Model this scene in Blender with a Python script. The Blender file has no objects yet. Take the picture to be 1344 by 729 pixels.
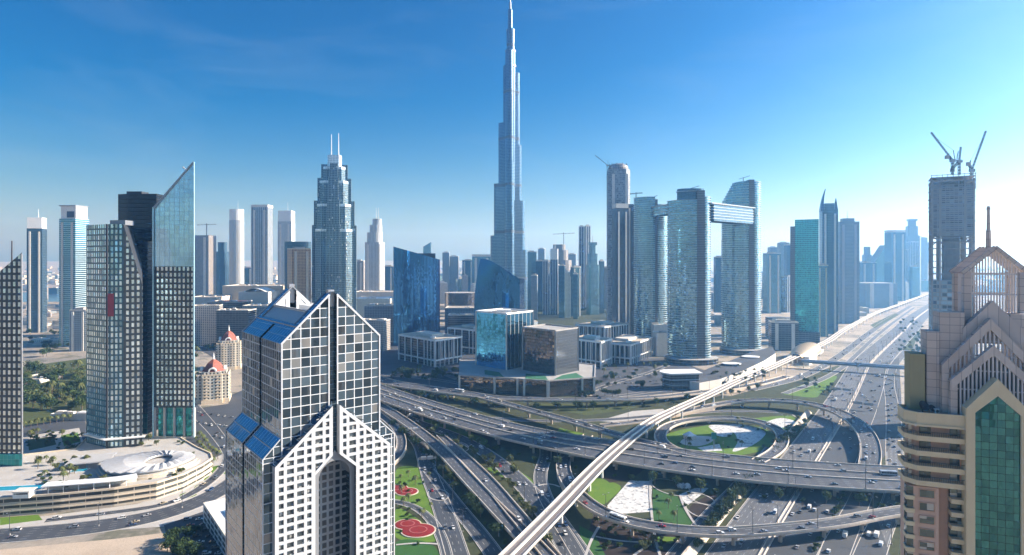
import bpy, math, random
from mathutils import Vector, Matrix
R = random.Random(7)
rad, PI = math.radians, math.pi
C = bpy.context.scene.collection
S = bpy.context.scene

# ---------------------------------------------------------------- camera, sky, sun, exposure
H, F, CX, YH = 170.0, 800.0, 672.0, 340.0     # eye height, focal length in photo pixels, principal column, horizon row
cam = bpy.data.objects.new('camera', bpy.data.cameras.new('camera')); C.objects.link(cam)
cam.location = (0, 0, H); cam.rotation_euler = (rad(90), 0, 0)
cam.data.sensor_width = 36; cam.data.lens = 36 * F / 1344; cam.data.shift_y = -(364.5 - YH) / 1344
cam.data.clip_start = 1; cam.data.clip_end = 80000
S.camera = cam
SUN_AZ, SUN_EL = 80.0, 25.0                     # degrees: clockwise from the view direction, above the horizon
wd = bpy.data.worlds.new('World'); S.world = wd; wd.use_nodes = True
nt = wd.node_tree; nt.nodes.clear()
sky = nt.nodes.new('ShaderNodeTexSky'); sky.sky_type = 'NISHITA'; sky.sun_disc = False
sky.sun_elevation = rad(SUN_EL); sky.sun_rotation = rad(SUN_AZ)
sky.air_density = 1.0; sky.dust_density = 1.2; sky.ozone_density = 3.0; sky.altitude = 100
hs = nt.nodes.new('ShaderNodeHueSaturation'); hs.inputs['Saturation'].default_value = 1.62; hs.inputs['Hue'].default_value = .511
bg = nt.nodes.new('ShaderNodeBackground'); bg.inputs['Strength'].default_value = 0.05
wo = nt.nodes.new('ShaderNodeOutputWorld')
nt.links.new(sky.outputs[0], hs.inputs['Color'])
tc = nt.nodes.new('ShaderNodeTexCoord'); mp_ = nt.nodes.new('ShaderNodeMapping'); mp_.inputs['Scale'].default_value = (2.2, 2.2, 9); mp_.inputs['Rotation'].default_value = (.25, .18, .4)
cn = nt.nodes.new('ShaderNodeTexNoise'); cn.inputs['Scale'].default_value = 1.6; cn.inputs['Detail'].default_value = 7; cn.inputs['Roughness'].default_value = .6; cn.inputs['Distortion'].default_value = .6
cr_ = nt.nodes.new('ShaderNodeMapRange'); cr_.inputs['From Min'].default_value = .48; cr_.inputs['From Max'].default_value = .80; cr_.inputs['To Max'].default_value = .09
cm = nt.nodes.new('ShaderNodeMix'); cm.data_type = 'RGBA'; cm.inputs[7].default_value = (5.2, 6.4, 7.6, 1)        # faint high cirrus
nt.links.new(tc.outputs['Generated'], mp_.inputs['Vector']); nt.links.new(mp_.outputs[0], cn.inputs['Vector']); nt.links.new(cn.outputs[0], cr_.inputs['Value'])
nt.links.new(cr_.outputs[0], cm.inputs[0]); nt.links.new(hs.outputs[0], cm.inputs[6]); nt.links.new(cm.outputs[2], bg.inputs[0]); nt.links.new(bg.outputs[0], wo.inputs[0])
sl = bpy.data.lights.new('sun', 'SUN'); sl.energy = 5.0; sl.angle = rad(0.5); sl.color = (1.0, 0.975, 0.955)
so = bpy.data.objects.new('sun', sl); C.objects.link(so)
sdir = Vector((math.sin(rad(SUN_AZ)) * math.cos(rad(SUN_EL)), math.cos(rad(SUN_AZ)) * math.cos(rad(SUN_EL)), math.sin(rad(SUN_EL))))
so.rotation_euler = sdir.to_track_quat('Z', 'Y').to_euler(); so.location = (2000, 0, 1500)
S.view_settings.view_transform = 'Standard'; S.view_settings.look = 'None'
S.view_settings.gamma = 1; S.view_settings.exposure = 1.35
S.cycles.max_bounces = 6; S.cycles.diffuse_bounces = 2; S.cycles.glossy_bounces = 3; S.cycles.volume_bounces = 3
S.cycles.transparent_max_bounces = 8; S.cycles.use_denoising = True; S.cycles.sample_clamp_indirect = 4

def W(px, py, z=0.0):                            # photo pixel at height z -> place in the world
    y = (H - z) * F / (py - YH)
    return Vector(((px - CX) / F * y, y, z))
def DX(px, y): return (px - CX) / F * y
def DZ(py, y): return H - (py - YH) * y / F

# ---------------------------------------------------------------- node materials
class NT:
    def __init__(s, name):
        s.m = bpy.data.materials.new(name); s.m.use_nodes = True
        s.n = s.m.node_tree.nodes; s.l = s.m.node_tree.links
        s.b = s.n['Principled BSDF']
    def put(s, sock, val):
        if isinstance(val, bpy.types.NodeSocket): s.l.new(val, sock)
        elif val is not None:
            if hasattr(sock.default_value, '__len__') and len(sock.default_value) == 4 and len(val) == 3: val = (*val, 1)
            sock.default_value = val
    def math(s, op, a, b=None, c=None):
        n = s.n.new('ShaderNodeMath'); n.operation = op
        for i, x in enumerate((a, b, c)):
            if x is not None: s.put(n.inputs[i], x)
        return n.outputs[0]
    def mix(s, f, a, b):
        n = s.n.new('ShaderNodeMix'); n.data_type = 'RGBA'; n.clamp_factor = True
        s.put(n.inputs[0], f); s.put(n.inputs[6], a); s.put(n.inputs[7], b); return n.outputs[2]
    def vec(s, op, a, b=None, sc=None):
        n = s.n.new('ShaderNodeVectorMath'); n.operation = op
        s.put(n.inputs[0], a)
        if b is not None: s.put(n.inputs[1], b)
        if sc is not None: s.put(n.inputs['Scale'], sc)
        return n.outputs[0]
    def uv(s, name='UVMap'):
        n = s.n.new('ShaderNodeUVMap'); n.uv_map = name
        x = s.n.new('ShaderNodeSeparateXYZ'); s.l.new(n.outputs[0], x.inputs[0]); return x.outputs[0], x.outputs[1]
    def comb(s, x, y, z=0.0):
        n = s.n.new('ShaderNodeCombineXYZ'); s.put(n.inputs[0], x); s.put(n.inputs[1], y); s.put(n.inputs[2], z); return n.outputs[0]
    def obj(s): return s.n.new('ShaderNodeTexCoord').outputs['Object']
    def pos(s): return s.n.new('ShaderNodeNewGeometry').outputs['Position']
    def rnd(s): return s.n.new('ShaderNodeObjectInfo').outputs['Random']
    def white(s, v):
        n = s.n.new('ShaderNodeTexWhiteNoise'); n.noise_dimensions = '3D'; s.put(n.inputs['Vector'], v); return n.outputs['Value'], n.outputs['Color']
    def noise(s, v, scale, detail=4, rough=.55):
        n = s.n.new('ShaderNodeTexNoise'); s.put(n.inputs['Vector'], v); n.inputs['Scale'].default_value = scale
        n.inputs['Detail'].default_value = detail; n.inputs['Roughness'].default_value = rough; return n.outputs[0]
    def voro(s, v, scale, out='Color', feature='F1'):
        n = s.n.new('ShaderNodeTexVoronoi'); n.feature = feature; s.put(n.inputs['Vector'], v); n.inputs['Scale'].default_value = scale; return n.outputs[out]
    def ramp(s, f, stops):
        n = s.n.new('ShaderNodeValToRGB'); s.put(n.inputs[0], f); e = n.color_ramp.elements
        e[0].position, e[0].color = stops[0][0], (*stops[0][1], 1); e[1].position, e[1].color = stops[-1][0], (*stops[-1][1], 1)
        for p, c in stops[1:-1]: x = e.new(p); x.color = (*c, 1)
        return n.outputs[0]
    def out(s, col, rough=.6, metal=0.0, normal=None, spec=None):
        s.put(s.b.inputs['Base Color'], col); s.put(s.b.inputs['Roughness'], rough); s.put(s.b.inputs['Metallic'], metal)
        if normal is not None: s.put(s.b.inputs['Normal'], normal)
        if spec is not None: s.put(s.b.inputs['Specular IOR Level'], spec)
        return s.m
    def bump(s, h, st=.3, dist=.1):
        n = s.n.new('ShaderNodeBump'); n.inputs['Strength'].default_value = st; n.inputs['Distance'].default_value = dist
        s.put(n.inputs['Height'], h); return n.outputs[0]

def plain(name, col, rough=.6, metal=0.0, var=.12, scale=.4, spec=None):
    t = NT(name); p = t.obj()
    f = t.math('MULTIPLY_ADD', t.noise(p, scale, 5), 2 * var, 1 - var)
    f = t.math('MULTIPLY', f, t.math('MULTIPLY_ADD', t.noise(t.vec('MULTIPLY', p, (1, 1, .07)), .9, 4, .6), var * 2.2, 1 - var * 1.1))   # streaks of dirt running down
    return t.out(t.vec('SCALE', (*col,), sc=f), rough, metal, spec=spec)

def facade(name, glass, frame, du, dv, fw, fh, metal=.75, rough=.07, var=.35, tilt=.012, blind=0.0, blindc=(.5, .5, .47),
           frough=.5, fmetal=0.0, band=None, fade=None, wave=.0):
    """Curtain wall laid out in metres: panes du x dv, frame taking the shares fw, fh of a pane."""
    t = NT(name); u, v = t.uv()
    U, V = t.math('DIVIDE', u, du), t.math('DIVIDE', v, dv)
    fu, fv = t.math('FRACT', U), t.math('FRACT', V)
    mask = t.math('MAXIMUM', t.math('LESS_THAN', fu, fw), t.math('LESS_THAN', fv, fh))
    if band:                                     # plant floors
        bm = t.math('LESS_THAN', t.math('MODULO', v, band[0]), band[1])
    cell = t.comb(t.math('FLOOR', U), t.math('FLOOR', V), t.math('MULTIPLY', t.rnd(), 91.0))
    val, colr = t.white(cell)
    f = t.math('MULTIPLY_ADD', val, 2 * var, 1 - var)
    g = t.vec('SCALE', (*glass,), sc=f)
    met = t.math('MULTIPLY', t.math('SUBTRACT', 1.0, mask), metal)
    if blind > 0:
        bl = t.math('GREATER_THAN', t.white(t.vec('ADD', cell, (17.3, 5.1, 3.7)))[0], 1 - blind)
        g = t.mix(t.math('MULTIPLY', bl, .75), g, blindc)
        met = t.math('MULTIPLY', met, t.math('MULTIPLY_ADD', bl, -.6, 1.0))
    dirt = t.math('MULTIPLY_ADD', t.noise(t.obj(), .08, 4), .35, .82)
    col = t.mix(mask, g, t.vec('SCALE', (*frame,), sc=dirt))
    if fmetal: met = t.math('MULTIPLY_ADD', mask, fmetal, met)
    if band: col = t.mix(bm, col, band[2]); met = t.math('MULTIPLY', met, t.math('SUBTRACT', 1.0, bm))
    ro = t.math('MULTIPLY_ADD', mask, frough - rough, rough)
    off = t.vec('SCALE', t.vec('SUBTRACT', colr, (.5, .5, .5)), sc=t.math('MULTIPLY', t.math('SUBTRACT', 1.0, mask), tilt * 2))
    nrm = t.vec('ADD', t.n.new('ShaderNodeNewGeometry').outputs['Normal'], off)
    if wave:
        n = t.n.new('ShaderNodeTexNoise'); t.put(n.inputs['Vector'], t.vec('MULTIPLY', t.obj(), (1, 1, .3))); n.inputs['Scale'].default_value = .16; n.inputs['Detail'].default_value = 3
        nrm = t.vec('ADD', nrm, t.vec('SCALE', t.vec('SUBTRACT', n.outputs['Color'], (.5, .5, .5)), sc=wave))
    return t.out(col, ro, met, t.vec('NORMALIZE', nrm))

def road_mat(name, base=(.052, .057, .067), lane=3.6, worn=.6):
    t = NT(name); u, v = t.uv(); e, wdt = t.uv('Edge'); p = t.pos()
    n = t.math('MULTIPLY_ADD', t.noise(p, .05, 5), .7, .65)
    tr = t.math('ABSOLUTE', t.math('SINE', t.math('MULTIPLY', u, 2 * PI / lane)))
    streak = t.noise(t.comb(t.math('MULTIPLY', u, 1.2), t.math('MULTIPLY', v, .02)), 1.0, 3)
    k = t.math('MULTIPLY', n, t.math('MULTIPLY_ADD', streak, worn * 1.6, 1 - worn * .8))
    k = t.math('MULTIPLY', k, t.math('MULTIPLY_ADD', tr, .15, .92))
    col = t.vec('SCALE', (*base,), sc=k)
    fl = t.math('FRACT', t.math('DIVIDE', u, lane))
    dash = t.math('MULTIPLY', t.math('LESS_THAN', fl, .05), t.math('LESS_THAN', t.math('FRACT', t.math('DIVIDE', v, 9.0)), .42))
    dash = t.math('MULTIPLY', dash, t.math('GREATER_THAN', e, 2.2))
    ed = t.math('MULTIPLY', t.math('GREATER_THAN', e, .55), t.math('LESS_THAN', e, .8))
    ln = t.math('MULTIPLY', t.math('MAXIMUM', dash, ed), t.math('MULTIPLY_ADD', t.noise(p, .8, 3), .7, .35))
    col = t.mix(ln, col, (.62, .62, .58))
    jn = t.math('LESS_THAN', t.math('FRACT', t.math('DIVIDE', v, 34.0)), .012)
    col = t.mix(t.math('MULTIPLY', jn, .6), col, (.03, .03, .03))
    return t.out(col, .78)

def lawn_mat(name, a, b, scale=.25):
    t = NT(name); p = t.pos()
    f = t.noise(p, scale, 6, .65); g = t.noise(p, 2.2, 3)
    col = t.mix(t.math('MULTIPLY_ADD', f, 1.6, -.3), (*a, 1), (*b, 1))
    col = t.vec('SCALE', col, sc=t.math('MULTIPLY_ADD', g, 1.0, .5))
    return t.out(col, .9, normal=t.bump(g, .6, .3), spec=.2)

M = {}
M['ground'] = None
t = NT('city_ground'); p = t.pos()
vc = t.voro(p, 1 / 55); sx = t.n.new('ShaderNodeSeparateColor'); t.l.new(vc, sx.inputs[0])
big = t.noise(p, 1 / 700, 5, .6); med = t.noise(p, 1 / 40, 6, .65); fine = t.noise(p, 1 / 4, 4, .6)
col = t.ramp(sx.outputs[0], [(0, (.23, .20, .165)), (.35, (.40, .335, .26)), (.6, (.30, .265, .225)), (.8, (.15, .145, .135)), (1, (.46, .40, .32))])
col = t.mix(t.ramp(big, [(.42, (0, 0, 0)), (.62, (1, 1, 1))]), col, (.42, .34, .25))
col = t.mix(t.math('MULTIPLY', t.ramp(med, [(.52, (0, 0, 0)), (.60, (1, 1, 1))]), .6), col, (.06, .075, .035))
col = t.vec('SCALE', col, sc=t.math('MULTIPLY_ADD', fine, .7, .6))
M['ground'] = t.out(col, .9)
M['soil'] = lawn_mat('planted_soil', (.030, .034, .018), (.075, .085, .035), .12)
M['lawn'] = lawn_mat('mown_lawn', (.065, .15, .016), (.14, .215, .03), .10)
M['lawn_dark'] = lawn_mat('deep_lawn', (.030, .085, .02), (.045, .12, .028), .08)
M['scrub'] = lawn_mat('scrub', (.09, .10, .035), (.05, .07, .022), .2)
M['shrubs'] = lawn_mat('dark_shrubs', (.022, .018, .016), (.045, .030, .026), .35)
M['flower'] = lawn_mat('red_flowers', (.30, .018, .022), (.14, .02, .015), .8)
t = NT('pebbles'); p = t.pos(); v = t.voro(p, .55); s_ = t.n.new('ShaderNodeSeparateColor'); t.l.new(v, s_.inputs[0])
M['pebble'] = t.out(t.ramp(s_.outputs[0], [(0, (.20, .20, .19)), (.25, (.52, .51, .48)), (1, (.66, .65, .61))]), .8)
M['sand'] = plain('sand_lot', (.45, .36, .27), .95, var=.3, scale=.05)
M['paving'] = plain('pale_paving', (.42, .395, .36), .85, var=.22, scale=.1)
M['asphalt'] = road_mat('asphalt')
M['asphalt_pale'] = road_mat('sunbleached_asphalt', (.105, .108, .115))
M['deck_asphalt'] = road_mat('deck_asphalt', (.060, .065, .076))
M['lot'] = plain('car_park_asphalt', (.055, .060, .068), .85, var=.45, scale=.04)
M['barrier'] = plain('barrier_concrete', (.56, .49, .41), .8, var=.22, scale=.25)
M['girder'] = plain('girder_concrete', (.47, .385, .30), .85, var=.25, scale=.15)
M['kerb'] = plain('kerb_concrete', (.50, .46, .41), .85, var=.15)
M['bank'] = plain('sandy_concrete', (.54, .46, .36), .9, var=.25, scale=.08)
M['white'] = plain('white_paint', (.78, .77, .74), .55, var=.08, scale=.2)
M['offwhite'] = plain('off_white_render', (.62, .58, .51), .75, var=.14, scale=.15)
M['cream'] = plain('cream_stone', (.60, .50, .37), .8, var=.15, scale=.2)
M['roofgrey'] = plain('grey_roof', (.36, .345, .32), .85, var=.3, scale=.08)
M['rooftan'] = plain('tan_roof', (.45, .385, .30), .9, var=.3, scale=.06)
M['redroof'] = plain('red_tiles', (.30, .10, .065), .8, var=.2, scale=.5)
M['dark'] = plain('dark_metal', (.035, .037, .042), .5, var=.2)
M['steel'] = plain('grey_steel', (.30, .31, .33), .4, .5, var=.15)
M['pole'] = plain('pole_paint', (.05, .055, .06), .5)
M['concrete'] = plain('raw_concrete', (.34, .32, .30), .9, var=.25, scale=.12)
M['rail'] = plain('rail_track', (.19, .15, .13), .8, var=.3, scale=.3)
M['trackbed'] = plain('track_slab', (.50, .455, .40), .85, var=.15, scale=.2)
M['water'] = plain('pool_water', (.03, .30, .42), .05, var=.1)
M['creek'] = plain('creek_water', (.07, .13, .19), .2, var=.2, scale=.01)
M['trunk'] = plain('bark', (.14, .10, .07), .9)
M['gold_shell'] = plain('gold_panels', (.44, .33, .19), .38, .35, var=.18, scale=.1)
M['teal_panel'] = plain('teal_panel', (.02, .22, .22), .4)
for nm, a, b in (('leaf', (.030, .060, .014), (.085, .120, .028)), ('leaf_pale', (.060, .075, .02), (.13, .14, .045)), ('leaf_dark', (.016, .038, .012), (.045, .075, .02))):
    t = NT(nm); rn = t.white(t.vec('SCALE', t.pos(), sc=.6))[0]
    M[nm] = t.out(t.mix(t.math('MULTIPLY_ADD', t.noise(t.pos(), .5, 2), 1.6, -.3), (*a, 1), (*b, 1)), .75, spec=.25)

# ---------------------------------------------------------------- mesh building
class MB:
    def __init__(s): s.v = []; s.f = []; s.uv = []; s.mi = []; s.ed = []
    def face(s, pts, uvs=None, m=0, ed=None):
        i = len(s.v); s.v.extend([tuple(p) for p in pts]); s.f.append(tuple(range(i, i + len(pts)))); s.mi.append(m)
        if uvs is None:
            a, b = Vector(pts[1]) - Vector(pts[0]), Vector(pts[-1]) - Vector(pts[0])
            n = a.cross(b)
            if abs(n.z) > .5 * n.length: uvs = [(p[0], p[1]) for p in pts]
            else:
                d = Vector((-n.y, n.x, 0)); d = d.normalized() if d.length > 1e-9 else Vector((1, 0, 0))
                uvs = [(Vector(p).dot(d), p[2]) for p in pts]
        s.uv.extend(uvs); s.ed.extend(ed or [(9, 9)] * len(pts)); return s
    def indexed(s, verts, faces, uvs, m=0):                   # shared vertices: one connected surface
        i = len(s.v); s.v.extend([tuple(p) for p in verts])
        for f, u in zip(faces, uvs):
            s.f.append(tuple(k + i for k in f)); s.mi.append(m); s.uv.extend(u); s.ed.extend([(9, 9)] * len(f))
        return s
    def prism(s, poly, z0, z1, m=0, mt=None, bottom=False, top=True):
        """Upright prism over a counter-clockwise outline; z1 may be a function of (x, y)."""
        zf = z1 if callable(z1) else (lambda x, y: z1)
        n = len(poly); vs = [(p[0], p[1], z0) for p in poly] + [(p[0], p[1], zf(p[0], p[1])) for p in poly]
        fs, us, ms = [], [], []; u = 0
        for i in range(n):
            j = (i + 1) % n; L = math.hypot(poly[j][0] - poly[i][0], poly[j][1] - poly[i][1])
            fs.append((i, j, n + j, n + i)); us.append([(u, z0), (u + L, z0), (u + L, vs[n + j][2]), (u, vs[n + i][2])]); u += L; ms.append(m)
        if top: fs.append(tuple(range(n, 2 * n))); us.append([(p[0], p[1]) for p in poly]); ms.append(m if mt is None else mt)
        if bottom: fs.append(tuple(reversed(range(n)))); us.append([(p[0], p[1]) for p in reversed(poly)]); ms.append(m)
        b = len(s.v); s.v.extend(vs)
        for f, q, k in zip(fs, us, ms):
            s.f.append(tuple(x + b for x in f)); s.uv.extend(q); s.mi.append(k); s.ed.extend([(9, 9)] * len(f))
        return s
    def box(s, x0, y0, z0, x1, y1, z1, m=0, bottom=True):
        return s.prism([(x0, y0), (x1, y0), (x1, y1), (x0, y1)], z0, z1, m, bottom=bottom)
    def obox(s, p, q, w, h, m=0, up=Vector((0, 0, 1))):         # a bar from p to q, w wide, h high
        p, q = Vector(p), Vector(q); d = (q - p).normalized(); sd = d.cross(up)
        if sd.length < 1e-4: sd = d.cross(Vector((0, 1, 0)))
        sd.normalize(); u = sd.cross(d); c = [-sd * w / 2 - u * h / 2, sd * w / 2 - u * h / 2, sd * w / 2 + u * h / 2, -sd * w / 2 + u * h / 2]
        a = [p + k for k in c]; b = [q + k for k in c]; L = (q - p).length
        vs = a + b; fs = [(3, 2, 1, 0), (4, 5, 6, 7)] + [(i, (i + 1) % 4, 4 + (i + 1) % 4, 4 + i) for i in range(4)]
        return s.indexed(vs, fs, [[(0, 0), (w, 0), (w, h), (0, h)]] * 2 + [[(0, 0), (w, 0), (w, L), (0, L)]] * 4, m)
    def loft(s, rings, m=0, cap=True, mt=None, closed=True):
        """rings: lists of equal length of 3-D points, bottom to top."""
        n = len(rings[0]); b = len(s.v); per = []
        for r in rings:
            s.v.extend([tuple(p) for p in r]); u = [0]
            for i in range(n): u.append(u[-1] + math.hypot(r[(i + 1) % n][0] - r[i][0], r[(i + 1) % n][1] - r[i][1]))
            per.append(u)
        u = per[0]
        for k in range(len(rings) - 1):
            for i in range(n if closed else n - 1):
                j = (i + 1) % n
                s.f.append((b + k * n + i, b + k * n + j, b + (k + 1) * n + j, b + (k + 1) * n + i)); s.mi.append(m)
                s.uv.extend([(u[i], rings[k][i][2]), (u[i + 1], rings[k][j][2]), (u[i + 1], rings[k + 1][j][2]), (u[i], rings[k + 1][i][2])]); s.ed.extend([(9, 9)] * 4)
        if cap:
            s.f.append(tuple(b + (len(rings) - 1) * n + i for i in range(n))); s.mi.append(m if mt is None else mt)
            s.uv.extend([(p[0], p[1]) for p in rings[-1]]); s.ed.extend([(9, 9)] * n)
        return s
    def tube(s, p, q, r0, r1=None, n=8, m=0):
        p, q = Vector(p), Vector(q); r1 = r0 if r1 is None else r1; d = (q - p).normalized()
        a = d.orthogonal().normalized(); c = d.cross(a)
        ring = lambda o, r: [o + a * (r * math.cos(2 * PI * i / n)) + c * (r * math.sin(2 * PI * i / n)) for i in range(n)]
        return s.loft([ring(p, r0), ring(q, r1)], m)
    def build(s, name, mats, parent=None, loc=None, rz=0, smooth=False):
        me = bpy.data.meshes.new(name); me.from_pydata(s.v, [], s.f)
        ul = me.uv_layers.new(name='UVMap'); ul.data.foreach_set('uv', [c for p in s.uv for c in p])
        e2 = me.uv_layers.new(name='Edge'); e2.data.foreach_set('uv', [c for p in s.ed for c in p])
        mats = mats if isinstance(mats, (list, tuple)) else [mats]
        for k in mats: me.materials.append(M[k] if isinstance(k, str) else k)
        me.polygons.foreach_set('material_index', s.mi)
        if smooth: me.polygons.foreach_set('use_smooth', [True] * len(s.f))
        me.update()
        o = bpy.data.objects.new(name, me); C.objects.link(o)
        if parent: o.parent = parent
        if loc is not None: o.location = loc
        o.rotation_euler.z = rz
        return o

def tag(o, label, cat, group=None, kind=None):
    o['label'] = label; o['category'] = cat
    if group: o['group'] = group
    if kind: o['kind'] = kind
    return o
def thing(name, label, cat, loc=(0, 0, 0), rz=0, group=None):
    o = bpy.data.objects.new(name, None); C.objects.link(o); o.location = loc; o.rotation_euler = (0, 0, rz); o.empty_display_size = .1
    return tag(o, label, cat, group)
def struct(o, kind='structure'): o['kind'] = kind; return o
def dup(root, loc, rz, label, scale=None, group=None):
    r = root.copy(); C.objects.link(r); r.location = loc; r.rotation_euler = (0, 0, rz); r['label'] = label
    if scale: r.scale = scale if hasattr(scale, '__len__') else (scale,) * 3
    if group: r['group'] = group
    for ch in list(root.children):
        c = ch.copy(); C.objects.link(c); c.parent = r
        for g in ch.children:
            d = g.copy(); C.objects.link(d); d.parent = c
    return r
NTH = 'first second third fourth fifth sixth seventh eighth ninth tenth eleventh twelfth thirteenth fourteenth fifteenth sixteenth seventeenth eighteenth nineteenth twentieth'.split()
def nth(i):                                      # 0 -> first
    if i < 20: return NTH[i]
    k = i + 1; return f"{k}{'th' if 10 < k % 100 < 14 else {1: 'st', 2: 'nd', 3: 'rd'}.get(k % 10, 'th')}"
def ell(cx, cy, a, b, n=32, rot=0, a0=0):
    return [(cx + a * math.cos(2 * PI * i / n + a0) * math.cos(rot) - b * math.sin(2 * PI * i / n + a0) * math.sin(rot),
             cy + a * math.cos(2 * PI * i / n + a0) * math.sin(rot) + b * math.sin(2 * PI * i / n + a0) * math.cos(rot)) for i in range(n)]
def rect(w, d, ch=0):
    x, y = w / 2, d / 2
    if not ch: return [(-x, -y), (x, -y), (x, y), (-x, y)]
    return [(-x + ch, -y), (x - ch, -y), (x, -y + ch), (x, y - ch), (x - ch, y), (-x + ch, y), (-x, y - ch), (-x, -y + ch)]
def at(poly, z): return [(p[0], p[1], z) for p in poly]
def off(poly, k, c=(0, 0)): return [(c[0] + (p[0] - c[0]) * k, c[1] + (p[1] - c[1]) * k) for p in poly]
# ---------------------------------------------------------------- ground
g = MB(); xs = [-30000, -6000, -1500, -400, 400, 1500, 6000, 30000]; ys = [-3000, 150, 700, 1500, 3000, 8000, 60000]
for i in range(len(xs) - 1):
    for j in range(len(ys) - 1):
        g.face([(xs[i], ys[j], 0), (xs[i + 1], ys[j], 0), (xs[i + 1], ys[j + 1], 0), (xs[i], ys[j + 1], 0)])
struct(g.build('ground', 'ground'))
_zl = [0.02]
def patch(name, mat, pts, kind='structure', z=None, px=True):
    """A ground sheet outlined on the photo's ground; each new sheet lies a few millimetres above the last."""
    _zl[0] += .004; zz = _zl[0] if z is None else z
    w = [W(a, b) for a, b in pts] if px else [Vector((a, b, 0)) for a, b in pts]
    if sum(w[i].x * w[(i + 1) % len(w)].y - w[(i + 1) % len(w)].x * w[i].y for i in range(len(w))) < 0: w.reverse()
    o = MB().face([(p.x, p.y, zz) for p in w]).build(name, mat)
    o['kind'] = kind; return o
def smooth_poly(pts, n=6):
    q = []; k = len(pts)
    for i in range(k):
        p0, p1, p2, p3 = [Vector(pts[(i + d) % k]) for d in (-1, 0, 1, 2)]
        for a in range(n):
            u = a / n; q.append(.5 * ((2 * p1) + (p2 - p0) * u + (2 * p0 - 5 * p1 + 4 * p2 - p3) * u * u + (3 * p1 - p0 - 3 * p2 + p3) * u ** 3))
    return [(p.x, p.y) for p in q]
# the planted basin of the interchange, then what is laid on it
patch('planting', 'soil', [(505, 505), (640, 500), (800, 527), (960, 520), (1100, 480), (1175, 500), (1190, 560), (1230, 760), (450, 820), (480, 600)])
patch('forecourt', 'lot', [(300, 520), (420, 470), (520, 470), (600, 500), (640, 520), (520, 505), (420, 540), (300, 590)])
patch('plaza', 'lot', [(760, 500), (780, 470), (880, 470), (960, 500), (900, 520), (785, 527)])
patch('plaza', 'lot', [(440, 440), (620, 428), (640, 470), (620, 490), (520, 495), (440, 470)])
for q in ([(520, 617), (550, 615), (561, 640), (573, 682), (551, 670), (520, 660)], [(520, 668), (545, 679), (562, 694), (571, 711), (520, 706)],
          [(640, 616), (668, 613), (700, 632), (700, 650), (680, 636)], [(556, 552), (592, 556), (612, 566), (640, 578), (628, 586), (600, 578), (580, 570)]):
    patch('lawn', 'lawn', smooth_poly(q))
patch('lawn', 'lawn_dark', smooth_poly([(520, 712), (565, 714), (574, 740), (520, 760)]))
patch('lawn', 'lawn', smooth_poly([(778, 628), (800, 632), (815, 640), (802, 655), (790, 662), (772, 648)]))
patch('gravel_bed', 'pebble', [(826, 631), (856, 632), (854, 672), (800, 676), (797, 664)])
patch('lawn', 'lawn_dark', [(857, 642), (888, 650), (900, 670), (912, 690), (880, 692), (857, 686)])
patch('gravel_bed', 'pebble', [(891, 650), (912, 641), (930, 641), (920, 650), (902, 664)])
patch('shrub_bed', 'shrubs', [(780, 672), (838, 690), (900, 702), (893, 740), (780, 745), (772, 700)])
patch('shrub_bed', 'shrubs', [(796, 612), (846, 616), (828, 630), (800, 634), (785, 622)])
patch('shrub_bed', 'shrubs', smooth_poly([(905, 668), (920, 655), (940, 650), (935, 664), (915, 686)]))
patch('lawn', 'lawn', [(862, 704), (893, 706), (880, 714), (862, 712)])
patch('lawn', 'lawn_dark', [(760, 690), (780, 700), (800, 740), (790, 745), (762, 705)])
patch('lawn', 'lawn', smooth_poly([(870, 575), (888, 566), (920, 560), (955, 555), (1000, 562), (1018, 575), (1000, 592), (940, 600), (890, 590)]))
patch('gravel_bed', 'pebble', smooth_poly([(933, 558), (975, 557), (1003, 566), (1001, 575), (985, 586), (962, 593), (968, 580), (962, 568), (944, 569), (934, 564)]))
patch('gravel_bed', 'pebble', smooth_poly([(937, 568), (950, 565), (961, 568), (957, 573), (944, 573)]))
patch('plaza', 'paving', smooth_poly([(893, 582), (905, 573), (935, 574), (933, 581), (915, 586)]))
patch('gravel_bed', 'pebble', [(915, 588), (944, 583), (948, 592), (925, 593)])
patch('lawn', 'lawn', smooth_poly([(988, 550), (1040, 546), (1056, 555), (1046, 570), (1030, 578), (1020, 566), (1000, 557)]))
patch('gravel_bed', 'pebble', smooth_poly([(1006, 555), (1025, 549), (1045, 554), (1040, 560), (1020, 561)]))
patch('lawn', 'lawn', smooth_poly([(1028, 516), (1060, 503), (1090, 494), (1098, 497), (1078, 516), (1070, 522), (1045, 520)]))
patch('lawn', 'scrub', [(1150, 536), (1156, 516), (1158, 515), (1164, 538), (1150, 545)])
patch('lawn', 'scrub', [(1122, 640), (1134, 600), (1140, 600), (1128, 640)])
patch('lawn', 'scrub', [(1180, 729), (1200, 705), (1230, 729), (1230, 760), (1170, 760)])
patch('verge', 'scrub', [(1176, 470), (1186, 440), (1205, 420), (1216, 415), (1196, 462), (1192, 474)])
patch('verge', 'scrub', [(1142, 427), (1175, 411), (1180, 414), (1148, 431)])
patch('verge', 'scrub', [(700, 530), (800, 532), (840, 535), (770, 546), (740, 540)])
patch('lawn', 'lawn', [(735, 562), (755, 567), (770, 570), (745, 572), (730, 568)])
patch('plaza', 'paving', [(785, 553), (830, 540), (870, 537), (880, 545), (830, 556)])
patch('creek', 'creek', [(-200, 384), (70, 384), (115, 388), (100, 396), (-200, 399)])
patch('sand_lot', 'sand', [(-200, 740), (0, 722), (150, 708), (215, 700), (228, 735), (160, 800), (-200, 800)])
patch('pavement', 'paving', [(-120, 690), (60, 678), (180, 662), (240, 640), (270, 610), (300, 590), (320, 640), (300, 700), (240, 690), (100, 700), (-120, 712)])
patch('car_park', 'lot', [(215, 690), (300, 660), (300, 760), (235, 760)])
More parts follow.
